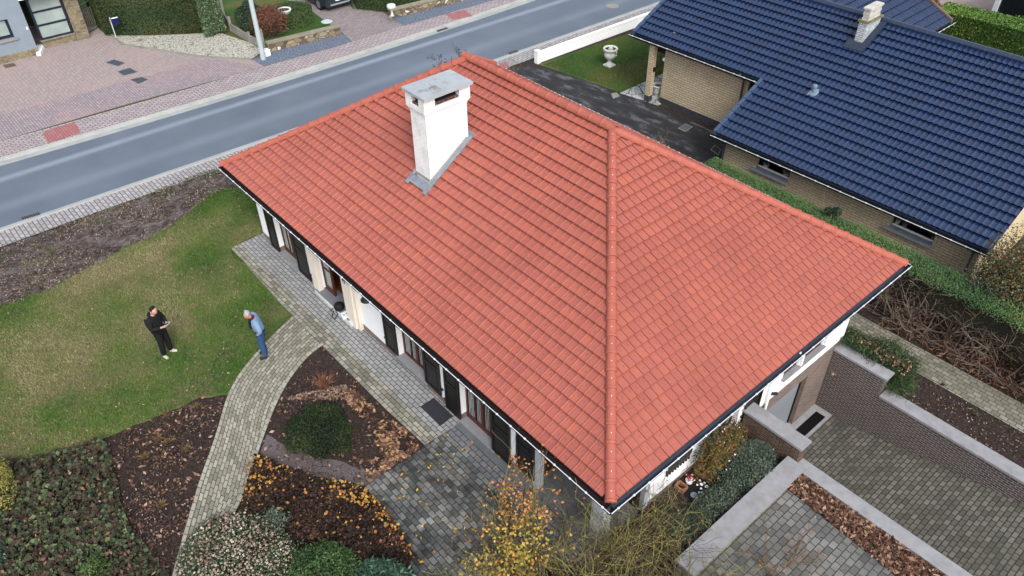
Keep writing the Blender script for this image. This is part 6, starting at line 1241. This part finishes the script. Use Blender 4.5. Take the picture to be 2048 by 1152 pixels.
leafobj(T_, 'white_flowers', P2, .05, leafmat('white_petal', [(0, (230, 230, 226)), (1, (240, 240, 238))]), up=1); stems(T_, c, 7, 1.5, .014, m_darkbark, .25, 1, curve=.15)
# tray with pebbles and pots against the end wall
q = G(1393, 978, .02); TR = thing('pebble_tray', 'black tray with white pebbles by the brown plinth of the end wall', 'tray', (-.08, 3.05, -.05))
tc = (q[0], q[1]); mb = MB(); mb.box(tc[0] - .22, tc[0] + .22, tc[1] - .33, tc[1] + .33, -.05, .02); part(TR, 'tray', mb, m_bag)
for i, (dx, dy, r_) in enumerate([(.0, .18, .05), (.12, .22, .045), (-.06, .1, .03), (.07, .08, .035), (-.1, .25, .03), (.02, .27, .03), (.12, -.04, .035), (.15, .02, .025)]): mb = MB(); mb.lathe((tc[0] + dx, tc[1] + dy, .02), [(r_ * .6, 0), (r_, r_ * .5), (r_ * .7, r_ * .9), (.004, r_)], 10); part(TR, 'pebble', mb, m_white, smooth=True)
mb = MB(); mb.lathe((tc[0] + .08, tc[1] - .2, .022), [(.075, 0), (.09, .03), (.075, .035)], 16); single('shallow_dish', mb, plain('dish_blue_grey', C(136, 152, 170), .5), 'pale blue grey dish resting on the black pebble tray', 'dish', smooth=True)
mt_ = plain('terracotta_pot', C(158, 108, 88), .8, .1, 8)
for u, v, lb in ((1402, 945, 'terracotta trough open at the top behind the pebble tray'), (1362, 975, 'terracotta slab pot at the near end of the pebble tray')):
    q = G(u, v, .05); mb = MB(); 
    for a0, a1, b0, b1, z1_ in ((-.13, .13, -.10, .10, .16), ): mb.box(q[0] + a0, q[0] + a1, q[1] + b0, q[1] + b1, -.05, z1_ - .17)
    for a0, a1, b0, b1 in ((-.13, -.10, -.1, .1), (.10, .13, -.1, .1), (-.10, .10, -.1, -.07), (-.10, .10, .07, .1)): mb.box(q[0] + a0, q[0] + a1, q[1] + b0, q[1] + b1, -.009, .13)
    single('terracotta_pot', mb, mt_, lb, 'plant pot')
q = G(1380, 957, .15); T_ = thing('flower_pot', 'small pot with red and white flowers against the brown plinth', 'plant pot', (q[0], q[1], -.05)); mb = MB(); mb.lathe((q[0], q[1], -.05), [(.07, 0), (.10, .14), (.085, .14)], 14); part(T_, 'pot', mb, m_white); P = rng.normal(size=(70, 3)) * [.05, .05, .03] + [q[0], q[1], .14]; leafobj(T_, 'flowers', P, .06, leafmat('red_petals', [(0, (170, 24, 34)), (.7, (196, 40, 50)), (.75, (230, 224, 220)), (1, (236, 232, 228))], .6), up=.6)
mb = MB(); q = G(1551, 898, .15); mb.hexa([(q[0] - .04, q[1] - .06, -.05), (q[0] + .04, q[1] - .06, -.05), (q[0] + .04, q[1] + .06, -.05), (q[0] - .04, q[1] + .06, -.05), (q[0] - .03, q[1] - .05, .30), (q[0] + .03, q[1] - .05, .30), (q[0] + .03, q[1] + .05, .34), (q[0] - .03, q[1] + .05, .34)]); single('garden_light', mb, bl, 'small dark garden light standing by the brown stub wall', 'lamp')
litter([(-.45, 1.3), (.9, 1.3), (.9, 5.45), (-.45, 5.45)], 700, .08, L_dead, 'fallen_leaves', 'russet leaves caught in the planter bed', 'leaves', z=-.04, up=.6, clump=(2, .4))
# --- right side: long-needled plant by the retaining wall, the leggy hedge, berry shrub
c = (-.1, 11.2, -.45); T_ = thing('arching_evergreen', 'arching dark green evergreen with thin brown leaves hanging over the brick retaining wall', 'shrub', c)
N = 9000; t = rng.random(N); yy = 10.45 + rng.random(N) * .75 + (t - .5) * .5; xx = -1.3 + t * 2.75; k = vnoise(np.c_[xx, yy], 1.6, 2)
P = np.c_[xx + rng.normal(size=N) * .12, yy + rng.normal(size=N) * .12, -.25 + k * .45 - .5 * np.clip(t - .72, 0, 1) + rng.random(N) * .15]
leafobj(T_, 'needles', P, .17 * (.6 + .7 * rng.random(N)), leafmat('long_green_needles', [(0, (26, 40, 26)), (.5, (48, 72, 40)), (.9, (84, 106, 62)), (1, (96, 116, 72))]), aspect=.09, up=.2)
N = 420; t = rng.random(N); P = np.c_[-1.0 + t * 2.4, 10.75 + rng.normal(size=N) * .16, .12 - .35 * np.clip(t - .7, 0, 1) + rng.random(N) * .1]; leafobj(T_, 'brown_leaves', P, .07, L_dead, up=.6)
N = 1500; P = np.c_[1.35 + rng.normal(size=N) * .16, 10.75 + rng.normal(size=N) * .22, -.62 + rng.random(N) * .35]; leafobj(T_, 'needles', P, .2, leafmat('green_grass_tuft', [(0, (40, 62, 36)), (1, (88, 112, 68))]), aspect=.07, up=.1); stems(T_, (c[0], c[1], -.7), 14, .6, .012, m_darkbark, 1.2, 1)
# leggy hedge: a green lid over bare brown stems
HX0, HX1, HY0, HY1, HZ = -8.2, 9.0, 13.22, 14.36, 1.3
HG = thing('leggy_hedge', 'long flat topped hedge, green on top and bare brown branches below', 'hedge', (.5, 13.8, -.5))
N = 60000; P = np.c_[HX0 + rng.random(N) * (HX1 - HX0), HY0 + rng.random(N) * (HY1 - HY0), np.zeros(N)]; k = vnoise(P, 1.3, 21) * .5 + vnoise(P, 4.2, 22) * .5
P[:, 2] = HZ - .05 + k * .09 - rng.random(N) ** 2 * .14; edge = np.minimum(P[:, 1] - HY0, HY1 - P[:, 1]); P[:, 2] -= np.clip(.12 - edge, 0, .12) * (.4 + rng.random(N)); P[:, 1] += (vnoise(P, .9, 30) - .5) * .12
leafobj(HG, 'green_top', P, .045 * (.6 + .8 * rng.random(N)), leafmat('hedge_top', [(0, (48, 76, 46)), (.4, (74, 108, 64)), (.7, (100, 128, 72)), (.92, (126, 134, 80)), (1, (150, 96, 66))]), up=.7, rn=np.clip(vnoise(P, .7, 40) * .55 + k * .2 + rng.random(N) * .35, 0, 1))
N = 9000; P = np.c_[HX0 + rng.random(N) * (HX1 - HX0), HY0 + .03 + rng.random(N) * .9, HZ - .15 - rng.random(N) ** 1.6 * 1.0]; leafobj(HG, 'inner_leaves', P, .05, leafmat('hedge_inner', [(0, (28, 34, 26)), (.6, (54, 62, 42)), (1, (104, 84, 62))]), up=.0)
mb = MB(); mb.box(HX0 + .1, HX1, HY0 + .35, HY1 - .1, .2, HZ - .14); part(HG, 'dense_core', mb, plain('hedge_core', C(44, 44, 34), .95, .3, 9, .8, 20))
mb = MB(); x = -8.0
while x < 8.8:
    zb = terr(x, 13) ; k_ = random.choice((1, 2, 2, 3))
    for _ in range(k_): grow(mb, (x + random.uniform(-.1, .1), 13.5 + random.uniform(-.1, .2), zb), (random.gauss(0, .5), random.gauss(-.12, .15), 1.4), random.uniform(1.0, 1.5) * ((1.3 - zb) / 2.1) ** 1.6, random.uniform(.018, .042), 3, .65, 3, .34, .004, zb + .02, .02, shrink=.66)
    x += random.uniform(.22, .42)
for i in range(34): x = -1 + random.random() * 9.5; grow(mb, (x, 13.3, -.70), (random.gauss(0, .9), -.5 - random.random() * .3, .35), random.uniform(.5, .95), random.uniform(.010, .022), 2, .7, 2, .35, .004, -.7, .0)
for i in range(160): x = -6 + random.random() * 14; zb = terr(x, 13); mb.tube([(x, 13.1 + random.random() * .5, zb + .04), (x + random.gauss(0, .3), 13.0 + random.random() * .5, zb + .1 + random.random() * .1), (x + random.gauss(0, .6), 12.95 + random.random() * .6, zb + .04)], .008, 4, cap=False)
part(HG, 'bare_branches', mb, leafmat('hedge_wood', [(0, (70, 56, 48)), (.5, (112, 96, 84)), (1, (160, 144, 128))], .9))
# berry shrub on the right edge
c = (2.35, 14.75, -.7); T_ = thing('berry_shrub', 'large rounded shrub with red berries in front of the cream end wall', 'shrub', c)
P, v = blobs(32000, c, 1.55, .95, 3.9, .36, 18); leafobj(T_, 'crown', P, .06 * (.6 + .8 * rng.random(len(P))), leafmat('berry_shrub_leaves', [(0, (40, 48, 32)), (.35, (74, 84, 50)), (.6, (110, 112, 66)), (.8, (128, 96, 60)), (1, (150, 160, 138))]), up=.1, normals=v)
P2, v = blobs(1700, c, 1.6, 1.0, 3.97, .36, 18); leafobj(T_, 'berries', P2, .045, leafmat('berries_red', [(0, (120, 30, 26)), (1, (176, 52, 40))], .5), aspect=.9, up=.2); stems(T_, c, 12, 1.9, .03, m_darkbark, .5, 2)
N = 2600; P = np.c_[1.6 + rng.normal(size=N) * .35, 14.25 + rng.normal(size=N) * .2, .9 + rng.random(N) * .6]; c = (1.6, 14.4, -.7); T_ = thing('grey_leaved_shrub', 'grey leaved shrub at the foot of the berry shrub behind the hedge', 'shrub', c); leafobj(T_, 'crown', P, .06, L_grey, up=.1); stems(T_, c, 8, 1.4, .02, m_darkbark, .3, 1)
# twigs poking over the roof
def sprig(c, h, lb, mat, n=14, L=.7, lsize=.06, cnt=4, name='slender_shrub', top=None):
    T_ = thing(name, lb, 'shrub', c); mb = MB(); tips = []
    for i in range(3): mb.tube([(c[0] + i * .08, c[1] - i * .06, c[2]), (c[0] + .05, c[1], c[2] + h * .5), (c[0] + random.uniform(-.1, .1), c[1] + random.uniform(-.2, .2), c[2] + h)], [.03, .022, .012], 5)
    for i in range(n): z = c[2] + h * random.uniform(.72, 1); grow(mb, (c[0], c[1], z), (random.gauss(0, .6), random.gauss(0, .7), .6), L * random.uniform(.5, 1), .009, 1, .6, 2, .2, .004, 0, .05, tips)
    part(T_, 'stems', mb, m_bark); tp = np.array([tuple(p) for p in tips]); P = np.repeat(tp, cnt, 0); P = P + rng.normal(size=P.shape) * .05; leafobj(T_, 'leaves', P, lsize, mat, up=.3)
L_purple = leafmat('dark_purple_leaves', [(0, (38, 30, 34)), (.6, (70, 48, 50)), (1, (120, 66, 62))])
sprig((-18.3, 9.75, 0), 2.9, 'slender dark leaved shrub showing over the far roof edge left of the ridge end', L_purple, 12, .5); sprig((-18.5, 10.9, 0), 2.9, 'slender reddish leaved shrub whose top shows over the roof just at the ridge end', L_purple, 6, .8, cnt=3)
sprig((-9.2, 12.3, 0), 2.0, 'thin bare shrub by the asphalt driveway, its twigs showing over the hip', L_tan, 16, .6, .04, 2); sprig((-18.2, 13.4, 0), 1.4, 'thin tan twigs at the driveway mouth behind the roof', L_tan, 8, .5, .04, 2)
# --- far side hedges and shrubs
def boxhedge(name, lb, pts, h, mats, n, size, cat='hedge', zsc=.6, core=(38, 48, 28), rnd_=.05):
    # pts: footprint polygon ccw; leaves on top and sides, solid core inside
    P_ = np.array(pts); c = P_.mean(0); T_ = thing(name, lb, cat, (c[0], c[1], 0)); mb = MB(); mb.prism([tuple(c + (p - c) * .965) for p in P_], 0, h * .96); part(T_, 'core', mb, plain(name + '_core', C(*core), .95, .35, 6, .9, 18))
    m_ = len(pts); per = np.array([np.linalg.norm(P_[(i + 1) % m_] - P_[i]) for i in range(m_)]); A_side = per.sum() * h; lo, hi = P_.min(0), P_.max(0); A_top = abs(sum(P_[i][0] * P_[(i + 1) % m_][1] - P_[(i + 1) % m_][0] * P_[i][1] for i in range(m_))) / 2
    nt_ = int(n * A_top / (A_top + A_side)); top = scatter(pts, nt_, h); top[:, 2] += (vnoise(top, 1.2, 3) - .5) * rnd_ * 2 - rng.random(nt_) * .05; nts = np.tile([0, 0, 1.0], (nt_, 1))
    ns = n - nt_; e = rng.choice(m_, ns, p=per / per.sum()); t = rng.random(ns)[:, None]; S_ = P_[e] * (1 - t) + P_[(e + 1) % m_] * t; out = S_ - c; out /= np.linalg.norm(out, axis=1)[:, None]; zz = rng.random(ns) * h; S_ = S_ + out * ((vnoise(np.c_[S_[:, 0] + S_[:, 1], zz], 1.6, 8) - .5) * rnd_ * 2.4)[:, None]
    Pn = np.vstack([top, np.c_[S_, zz]]); nn_ = np.vstack([nts, np.c_[out, np.full(ns, .2)]]); q = np.c_[Pn[:, 0] + Pn[:, 1], Pn[:, 2] * 1.5]
    leafobj(T_, 'foliage', Pn, size * (.6 + .8 * rng.random(n)), mats, up=0, normals=nn_, rn=np.clip(vnoise(q, zsc, 9) * .6 + rng.random(n) * .45, 0, 1)); return T_
L_hedge = leafmat('tall_hedge_leaves', [(0, (28, 44, 22)), (.35, (44, 66, 32)), (.6, (62, 78, 40)), (.85, (82, 74, 42)), (1, (70, 92, 48))])
hb = [G2(*p) for p in ((214, 72), (440, 66))]; hp_ = [tuple(hb[0]), tuple(hb[1]), (hb[1][0] - 2.3, hb[1][1] + .4), (-41, 7.2), (-42, 3.3), G2(198, 56)]
boxhedge('tall_hedge', 'tall broad clipped hedge behind the white gravel, brown patches in its face', hp_, 1.78, L_hedge, 42000, .075)
P = [G(*p) for p in ((398, 60), (432, 66))]; c = (-34.1, 6.9, 0); T_ = thing('laurel_shrub', 'bright laurel leaves climbing through the right end of the tall hedge', 'shrub', c)
N = 3800; P = np.c_[-33.98 + rng.normal(size=N) * .07, 6.35 + rng.random(N) * 1.15, .15 + rng.random(N) * 2.0]; leafobj(T_, 'crown', P, .09, leafmat('laurel', [(0, (34, 54, 28)), (.6, (62, 92, 48)), (1, (110, 138, 86))], .4, .5), up=.1, normals=np.tile([1.0, 0, .3], (N, 1))); stems(T_, c, 6, 1.7, .025, m_bark, .12, 1)
mb = MB(); q = G(437, 66); mb.tube([(q[0], q[1], 0), (q[0] - .05, q[1] - .05, 2.6)], .045, 7); single('hedge_post', mb, m_conc, 'thin grey post leaning at the right end of the tall hedge', 'post')
c = (-34.4, 9.1, 0); T_ = thing('green_shrub', 'dark green leafy shrub behind the concrete panel fence', 'shrub', c); crown(T_, 8000, c, .75, .75, 1.1, .08, L_dark, .36, 12); crown(T_, 4000, (-33.0, 8.5, 0), .7, .6, .75, .08, L_dark, .36, 8); stems(T_, c, 8, .8, .02, m_bark, .5, 1)
c = (-31.85, 8.95, 0); T_ = thing('russet_shrub', 'russet brown shrub with withered leaves right of the lamp post', 'shrub', c); P, v = blobs(9000, (c[0], c[1], .25), .98, 1.05, 1.35, .34, 16); leafobj(T_, 'crown', P, .07 * (.6 + .8 * rng.random(len(P))), leafmat('russet_leaves', [(0, (62, 38, 32)), (.5, (116, 68, 52)), (.85, (146, 92, 68)), (1, (110, 96, 60))]), up=.1, normals=v); stems(T_, c, 26, 1.0, .02, m_bark, .5, 2)
c = (-32.85, 10.85, 0); T_ = thing('clipped_round_shrub', 'round clipped green shrub beside the white stone bowl', 'shrub', c); N = 9000; a = rng.random(N) * 6.283; u_ = rng.random(N); R_ = np.where(u_ < .45, np.sqrt(rng.random(N)), 1.0); zz = np.where(u_ < .45, .78, rng.random(N) * .78)
P = np.c_[c[0] + np.cos(a) * R_ * .98, c[1] + np.sin(a) * R_ * .98, zz + rng.normal(size=N) * .03]; leafobj(T_, 'foliage', P, .06, L_green, up=0, normals=np.c_[np.cos(a) * (u_ >= .45), np.sin(a) * (u_ >= .45), (u_ < .45) * 1.0]); mb = MB(); mb.lathe(c, [(.9, 0), (.93, .4), (.9, .72), (.5, .75)], 24); part(T_, 'core', mb, plain('round_core', C(40, 52, 30), .95, .3, 6, .8, 18))
hp_ = [(-31.05, 15.0), (-30.75, 15.45), (-29.7, 20.2), (-31.0, 26), (-33.2, 26), (-33.4, 14.6), (-32.4, 14.2)]
boxhedge('clipped_hedge', 'low clipped hedge right of the parked car behind the rubble wall', hp_, .68, L_green, 26000, .06)
hp_ = [(-9.4, 33.0), (3.5, 34.6), (3.2, 36.0), (-9.6, 34.6)]
boxhedge('bright_hedge', 'bright yellow green clipped hedge beyond the blue roof ridge', hp_, 1.6, leafmat('bright_hedge_leaves', [(0, (44, 72, 28)), (.5, (86, 124, 46)), (.8, (134, 160, 66)), (1, (162, 182, 96))]), 26000, .10, core=(52, 74, 34))
c = (-11.6, 35.3, 0); T_ = thing('russet_hedge_shrub', 'brown and green shrub left of the bright hedge beyond the blue roof', 'shrub', c); crown(T_, 5000, c, 2.0, .9, 1.5, .12, leafmat('brown_green', [(0, (52, 54, 34)), (.6, (88, 88, 50)), (1, (130, 84, 60))]), .36, 10); stems(T_, c, 8, 1.1, .03, m_bark, .5, 1)
c = (-5.2, 37.0, 0); T_ = thing('ivy_bank_shrub', 'leafy green bank of shrubs between the bright hedge and the garden room', 'shrub', c); crown(T_, 9000, c, 3.0, 1.4, 1.3, .13, leafmat('bank_green', [(0, (44, 74, 36)), (.6, (82, 122, 62)), (1, (126, 160, 92))]), .36, 14); stems(T_, c, 8, .9, .03, m_bark, .5, 1)
for i, (u, v, z) in enumerate([(1885, 770, -.72), (1950, 832, -.72)]):
    c = tuple(G(u, v, z)); tuft(c, 30, .11, .10, L_green, ('small green weed in the bare soil nearer the brick wall corner', 'small green weed in the bare soil farther down the straight paver path')[i], 'weeds in the right hand soil', name='weed')
mb = MB(); c = G(1665, 430, 1.3); P, v = blobs(500, (c[0], c[1], 1.28), .25, .25, .3, .4, 5)
T_ = thing('hedge_sprout', 'dark tuft of fern like shoots standing up from the hedge top', 'plant', tuple(c)); leafobj(T_, 'leaves', P, .12, L_dark, aspect=.25, up=0)
# leaf stuck on the retaining wall
# ================================================================== PEOPLE
def skin(par, name, nodes, edges, mat, sub=2, off=(0, 0, 0), rot=0.0, org=None, smooth=True):
    names = list(nodes); idx = {k: i for i, k in enumerate(names)}
    me = bpy.data.meshes.new(name); me.from_pydata([tuple(nodes[k][0]) for k in names], [(idx[a], idx[b]) for a, b in edges], []); me.materials.append(mat)
    o = bpy.data.objects.new(name, me); COL.objects.link(o); o.parent = par
    md = o.modifiers.new('skin', 'SKIN'); md.use_smooth_shade = True
    sv = me.skin_vertices[0].data if me.skin_vertices else None
    if sv is None:
        bm = bmesh.new(); bm.from_mesh(me); bm.verts.layers.skin.verify(); bm.to_mesh(me); bm.free(); sv = me.skin_vertices[0].data
    for k in names:
        r = nodes[k][1]; sv[idx[k]].radius = (r, r) if not isinstance(r, tuple) else r; sv[idx[k]].use_root = False
    sv[0].use_root = True
    ss = o.modifiers.new('sub', 'SUBSURF'); ss.levels = sub; ss.render_levels = sub
    dg = bpy.context.evaluated_depsgraph_get(); me2 = bpy.data.meshes.new_from_object(o.evaluated_get(dg)); o.modifiers.clear(); o.data = me2
    for p in me2.polygons: p.use_smooth = True
    return o
def person(c, ang, label, pose, skinc, cl):
    T_ = thing('person', label, 'person', c); T_.rotation_euler = (0, 0, ang)
    J = pose['J']; sk = plain('skin_' + cl['n'], C(*skinc), .6, .03, bump=0); N = {}
    def nd(k, p, r): N[k] = (p, r)
    nd('pelvis', J['pelvis'], .09); nd('belly', J['belly'], .08); nd('chest', J['chest'], .085); nd('neck0', J['neck'], .06); nd('neck1', J['neck1'], .055); nd('jaw', J['jaw'], .072); nd('skull', J['skull'], .098); nd('crown', J['crown'], .078)
    E_ = [('pelvis', 'belly'), ('belly', 'chest'), ('chest', 'neck0'), ('neck0', 'neck1'), ('neck1', 'jaw'), ('jaw', 'skull'), ('skull', 'crown')]
    f = Vector(J['face']); nd('nose', Vector(J['skull']) * .45 + Vector(J['jaw']) * .55 + f * .098, .016); E_.append(('jaw', 'nose'))
    for s_, t_ in (('L', 1), ('R', -1)):
        for k, r in (('shoulder', .05), ('elbow', .034), ('wrist', .028), ('palm', (.040, .018)), ('hip', .08), ('knee', .052), ('ankle', .038), ('ball', .030)): nd(k + s_, J[k + s_], r)
        E_ += [('chest', 'shoulder' + s_), ('shoulder' + s_, 'elbow' + s_), ('elbow' + s_, 'wrist' + s_), ('wrist' + s_, 'palm' + s_), ('pelvis', 'hip' + s_), ('hip' + s_, 'knee' + s_), ('knee' + s_, 'ankle' + s_), ('ankle' + s_, 'ball' + s_)]
        w0, p0 = Vector(J['wrist' + s_]), Vector(J['palm' + s_]); d = (p0 - w0).normalized(); side = d.cross(Vector((0, 0, 1))).normalized(); curl = Vector(J.get('curl' + s_, (0, 0, -1)))
        for q, (o_, l_) in enumerate(((-.033, .062), (-.011, .075), (.011, .080), (.033, .070))):
            b_ = p0 + side * o_ + d * .025; m_ = b_ + (d * .75 + curl * .5).normalized() * l_ * .5; e_ = m_ + (d * .25 + curl * .9).normalized() * l_ * .5
            nd(f'f{q}a' + s_, b_, .010); nd(f'f{q}b' + s_, m_, .009); nd(f'f{q}c' + s_, e_, .008); E_ += [('palm' + s_, f'f{q}a' + s_), (f'f{q}a' + s_, f'f{q}b' + s_), (f'f{q}b' + s_, f'f{q}c' + s_)]
        b_ = w0.lerp(p0, .6) - side * .03 * t_; e_ = b_ + (d * .6 - side * .7 * t_).normalized() * .035; g_ = e_ + d * .028
        nd('t0' + s_, b_, .012); nd('t1' + s_, e_, .011); nd('t2' + s_, g_, .009); E_ += [('palm' + s_, 't0' + s_), ('t0' + s_, 't1' + s_), ('t1' + s_, 't2' + s_)]
    skin(T_, 'body', N, E_, sk, 2)
    # face details and hair
    fw = f.normalized(); up = (Vector(J['crown']) - Vector(J['jaw'])).normalized(); sd = fw.cross(up).normalized(); hc = Vector(J['skull'])
    def lump(name, pts, r, mat, par=T_, n=10):
        mb = MB(); mb.tube(pts, r, n); me = mb.mesh(name, mat, (0, 0, 0), True); o = bpy.data.objects.new(name, me); COL.objects.link(o); o.parent = par; return o
    for t_ in (-1, 1):
        e = hc + fw * .088 + sd * .032 * t_ - up * .01; lump('eye', [e, e + fw * .006], .010, m_blk)
        e = hc + sd * .098 * t_ - up * .02 - fw * .005; lump('ear', [e - up * .03, e, e + up * .03], [.012, .018, .012], sk)
    e = hc + fw * .084 - up * .078; lump('mouth', [e - sd * .022, e + sd * .022], .006, plain('lip_' + cl['n'], C(150, 84, 78), .6, bump=0))
    hm = plain('hair_' + cl['n'], C(*cl['hair']), .8, .2, 40, .6, 90)
    H = {'a': (hc - fw * .022 - up * .045, .094), 'b': (hc - fw * .020 + up * .02, .108), 'c': (hc - fw * .004 + up * .055, .098), 'd': (hc + fw * .035 + up * .062, .072)}
    skin(T_, 'hair', H, [('a', 'b'), ('b', 'c'), ('c', 'd')], hm, 2)
    # clothes
    cj = cl['top']; Tn = {'pelvis': (Vector(J['pelvis']) + Vector((0, 0, .02)), cj['r'] * 1.16), 'belly': (J['belly'], cj['r'] * 1.14), 'chest': (J['chest'], cj['r'] * 1.18), 'neck0': (Vector(J['neck']) - Vector((0, 0, .025)), .078)}
    Ed = [('pelvis', 'belly'), ('belly', 'chest'), ('chest', 'neck0')]
    for s_ in 'LR':
        Tn['shoulder' + s_] = (J['shoulder' + s_], .10); Tn['elbow' + s_] = (J['elbow' + s_], .08); Tn['cuff' + s_] = (Vector(J['elbow' + s_]).lerp(Vector(J['wrist' + s_]), .9), .048); Ed += [('chest', 'shoulder' + s_), ('shoulder' + s_, 'elbow' + s_), ('elbow' + s_, 'cuff' + s_)]
    skin(T_, cj['name'], Tn, Ed, plain(cj['name'] + '_cloth', C(*cj['c']), .85, .08, 9, .4, 60), 2)
    Tr = {'pelvis': (J['pelvis'], .135)}; Ed = []
    for s_ in 'LR': Tr['hip' + s_] = (J['hip' + s_], .122); Tr['knee' + s_] = (J['knee' + s_], .094); Tr['an' + s_] = (Vector(J['ankle' + s_]) + Vector((0, 0, -.04)), .074); Ed += [('pelvis', 'hip' + s_), ('hip' + s_, 'knee' + s_), ('knee' + s_, 'an' + s_)]
    skin(T_, 'trousers', Tr, Ed, plain('trousers_' + cl['n'], C(*cl['trousers']), .85, cl.get('tv', .08), 9, .4, 60), 2)
    for s_ in 'LR':
        a_, b_ = Vector(J['ankle' + s_]), Vector(J['ball' + s_]); dd = (b_ - a_); dd.z = 0; dd.normalize(); g_ = Vector((a_.x, a_.y, .045))
        skin(T_, 'shoe', {'h': (g_ - dd * .05, .054), 'm': (g_ + dd * .06, .058), 't': (g_ + dd * .19 + Vector((0, 0, -.008)), .044)}, [('h', 'm'), ('m', 't')], plain('shoe_' + cl['n'], C(*cl['shoe']), .6, .12, 20, bump=0), 2)
    return T_, lump, (hc, fw, up, sd)
rt = Vector((math.cos(YAW), math.sin(YAW), 0))
def legs(fwd=.0): pass
J1 = dict(pelvis=(0, 0, .96), belly=(-.02, 0, 1.12), chest=(-.03, 0, 1.36), neck=(.0, 0, 1.50), neck1=(.03, 0, 1.56), jaw=(.075, 0, 1.60), skull=(.075, 0, 1.685), crown=(.10, 0, 1.745), face=(.80, .0, -.6),
          shoulderL=(-.03, .185, 1.43), shoulderR=(-.03, -.185, 1.43), elbowL=(.02, .27, 1.16), elbowR=(.02, -.27, 1.16), wristL=(.25, .10, 1.17), wristR=(.25, -.10, 1.17), palmL=(.32, .055, 1.20), palmR=(.32, -.055, 1.20), curlL=(0, -.7, .5), curlR=(0, .7, .5),
          hipL=(0, .095, .92), hipR=(0, -.095, .92), kneeL=(.03, .12, .50), kneeR=(.02, -.12, .50), ankleL=(.03, .11, .09), ankleR=(-.03, -.14, .09), ballL=(.17, .14, .035), ballR=(.10, -.19, .035))
c1_ = G(337, 708); f1 = math.atan2(rt.y * .95 - .12, rt.x * .95 + .30)
P1, lump, hd = person((c1_[0], c1_[1], .01), f1, 'man in black hooded top and trousers looking down at a device in his hands', {'J': J1}, (214, 168, 150), dict(n='a', hair=(34, 28, 26), top=dict(name='hoodie', c=(22, 22, 24), r=.150), trousers=(20, 20, 23), shoe=(196, 194, 186)))
mbh = {'a': (Vector((-.06, .09, 1.50)), .07), 'b': (Vector((-.12, 0, 1.47)), .095), 'c': (Vector((-.06, -.09, 1.50)), .07)}; skin(P1, 'hood', mbh, [('a', 'b'), ('b', 'c')], plain('hood_cloth', C(20, 20, 22), .85, .08, 9), 2)
DV = thing('handheld_controller', 'small grey and dark device held in both hands of the man in black', 'device', (c1_[0], c1_[1], 1.2)); R_ = Matrix.Rotation(f1, 3, 'Z'); m_ = MB()
def dv(p): q = R_ @ Vector(p); return (q.x + c1_[0], q.y + c1_[1], q.z + .01)
m_.hexa([dv(p) for p in ((.31, -.10, 1.205), (.40, -.10, 1.235), (.40, .10, 1.235), (.31, .10, 1.205), (.305, -.10, 1.225), (.395, -.10, 1.255), (.395, .10, 1.255), (.305, .10, 1.225))]); part(DV, 'casing', m_, plain('device_grey', C(196, 192, 190), .5, bump=0))
m_ = MB(); m_.hexa([dv(p) for p in ((.315, -.055, 1.2285), (.388, -.055, 1.2525), (.388, .055, 1.2525), (.315, .055, 1.2285), (.3145, -.055, 1.231), (.3875, -.055, 1.255), (.3875, .055, 1.255), (.3145, .055, 1.231))]); part(DV, 'screen', m_, m_glass)
J2 = dict(pelvis=(0, 0, .95), belly=(.0, 0, 1.12), chest=(.05, 0, 1.35), neck=(.10, 0, 1.48), neck1=(.13, 0, 1.53), jaw=(.19, 0, 1.56), skull=(.20, 0, 1.645), crown=(.235, 0, 1.70), face=(.75, 0, -.66),
          shoulderL=(.05, .185, 1.41), shoulderR=(.05, -.185, 1.41), elbowL=(-.02, .28, 1.15), elbowR=(-.02, -.28, 1.15), wristL=(.085, .20, .99), wristR=(.085, -.20, .99), palmL=(.075, .155, .955), palmR=(.075, -.155, .955), curlL=(0, -.2, -1), curlR=(0, .2, -1),
          hipL=(0, .095, .91), hipR=(0, -.095, .91), kneeL=(.05, .10, .50), kneeR=(.04, -.11, .50), ankleL=(.02, .09, .09), ankleR=(-.02, -.10, .09), ballL=(.16, .11, .035), ballR=(.12, -.13, .035))
c2_ = G(533, 711, .02); f2 = math.atan2(-rt.y - .14, -rt.x + .36)
P2, lump, hd = person((c2_[0], c2_[1], .022), f2, 'grey haired man in light blue and black jacket and jeans, hands in his pockets', {'J': J2}, (206, 150, 128), dict(n='b', hair=(176, 178, 182), top=dict(name='jacket', c=(128, 158, 190), r=.152), trousers=(50, 82, 122), tv=.2, shoe=(34, 36, 44)))
bk_ = plain('jacket_black_yoke', C(30, 28, 32), .85, .08, bump=0)
skin(P2, 'jacket_yoke', {'a': (Vector((.09, .15, 1.435)), .098), 'b': (Vector((.15, 0, 1.36)), .125), 'c': (Vector((.09, -.15, 1.435)), .098), 'd': (Vector((.15, 0, 1.12)), .085)}, [('b', 'a'), ('b', 'c'), ('b', 'd')], bk_, 2)
skin(P2, 'waistband', {'a': (Vector((0, 0, .98)), .178), 'b': (Vector((0, 0, .94)), .175)}, [('a', 'b')], bk_, 1)
lump('collar', [(.085, 0, 1.47), (.13, 0, 1.525)], [.085, .074], plain('burgundy_collar', C(96, 26, 34), .8, bump=0), P2, 14)
# small leaf stuck on the brick retaining wall
q = PY(1667, 745, CY - .01); T_ = thing('wall_ornament', 'small tan leaf shaped ornament on the dark brick retaining wall', 'ornament', q); P = np.array([q] * 9) + rng.normal(size=(9, 3)) * [.05, .01, .05]; leafobj(T_, 'leaf', P, .15, L_tan, normals=np.tile([0, -1.0, 0], (9, 1)), up=0)
for o in bpy.data.objects:
    if '_o' in o: del o['_o']
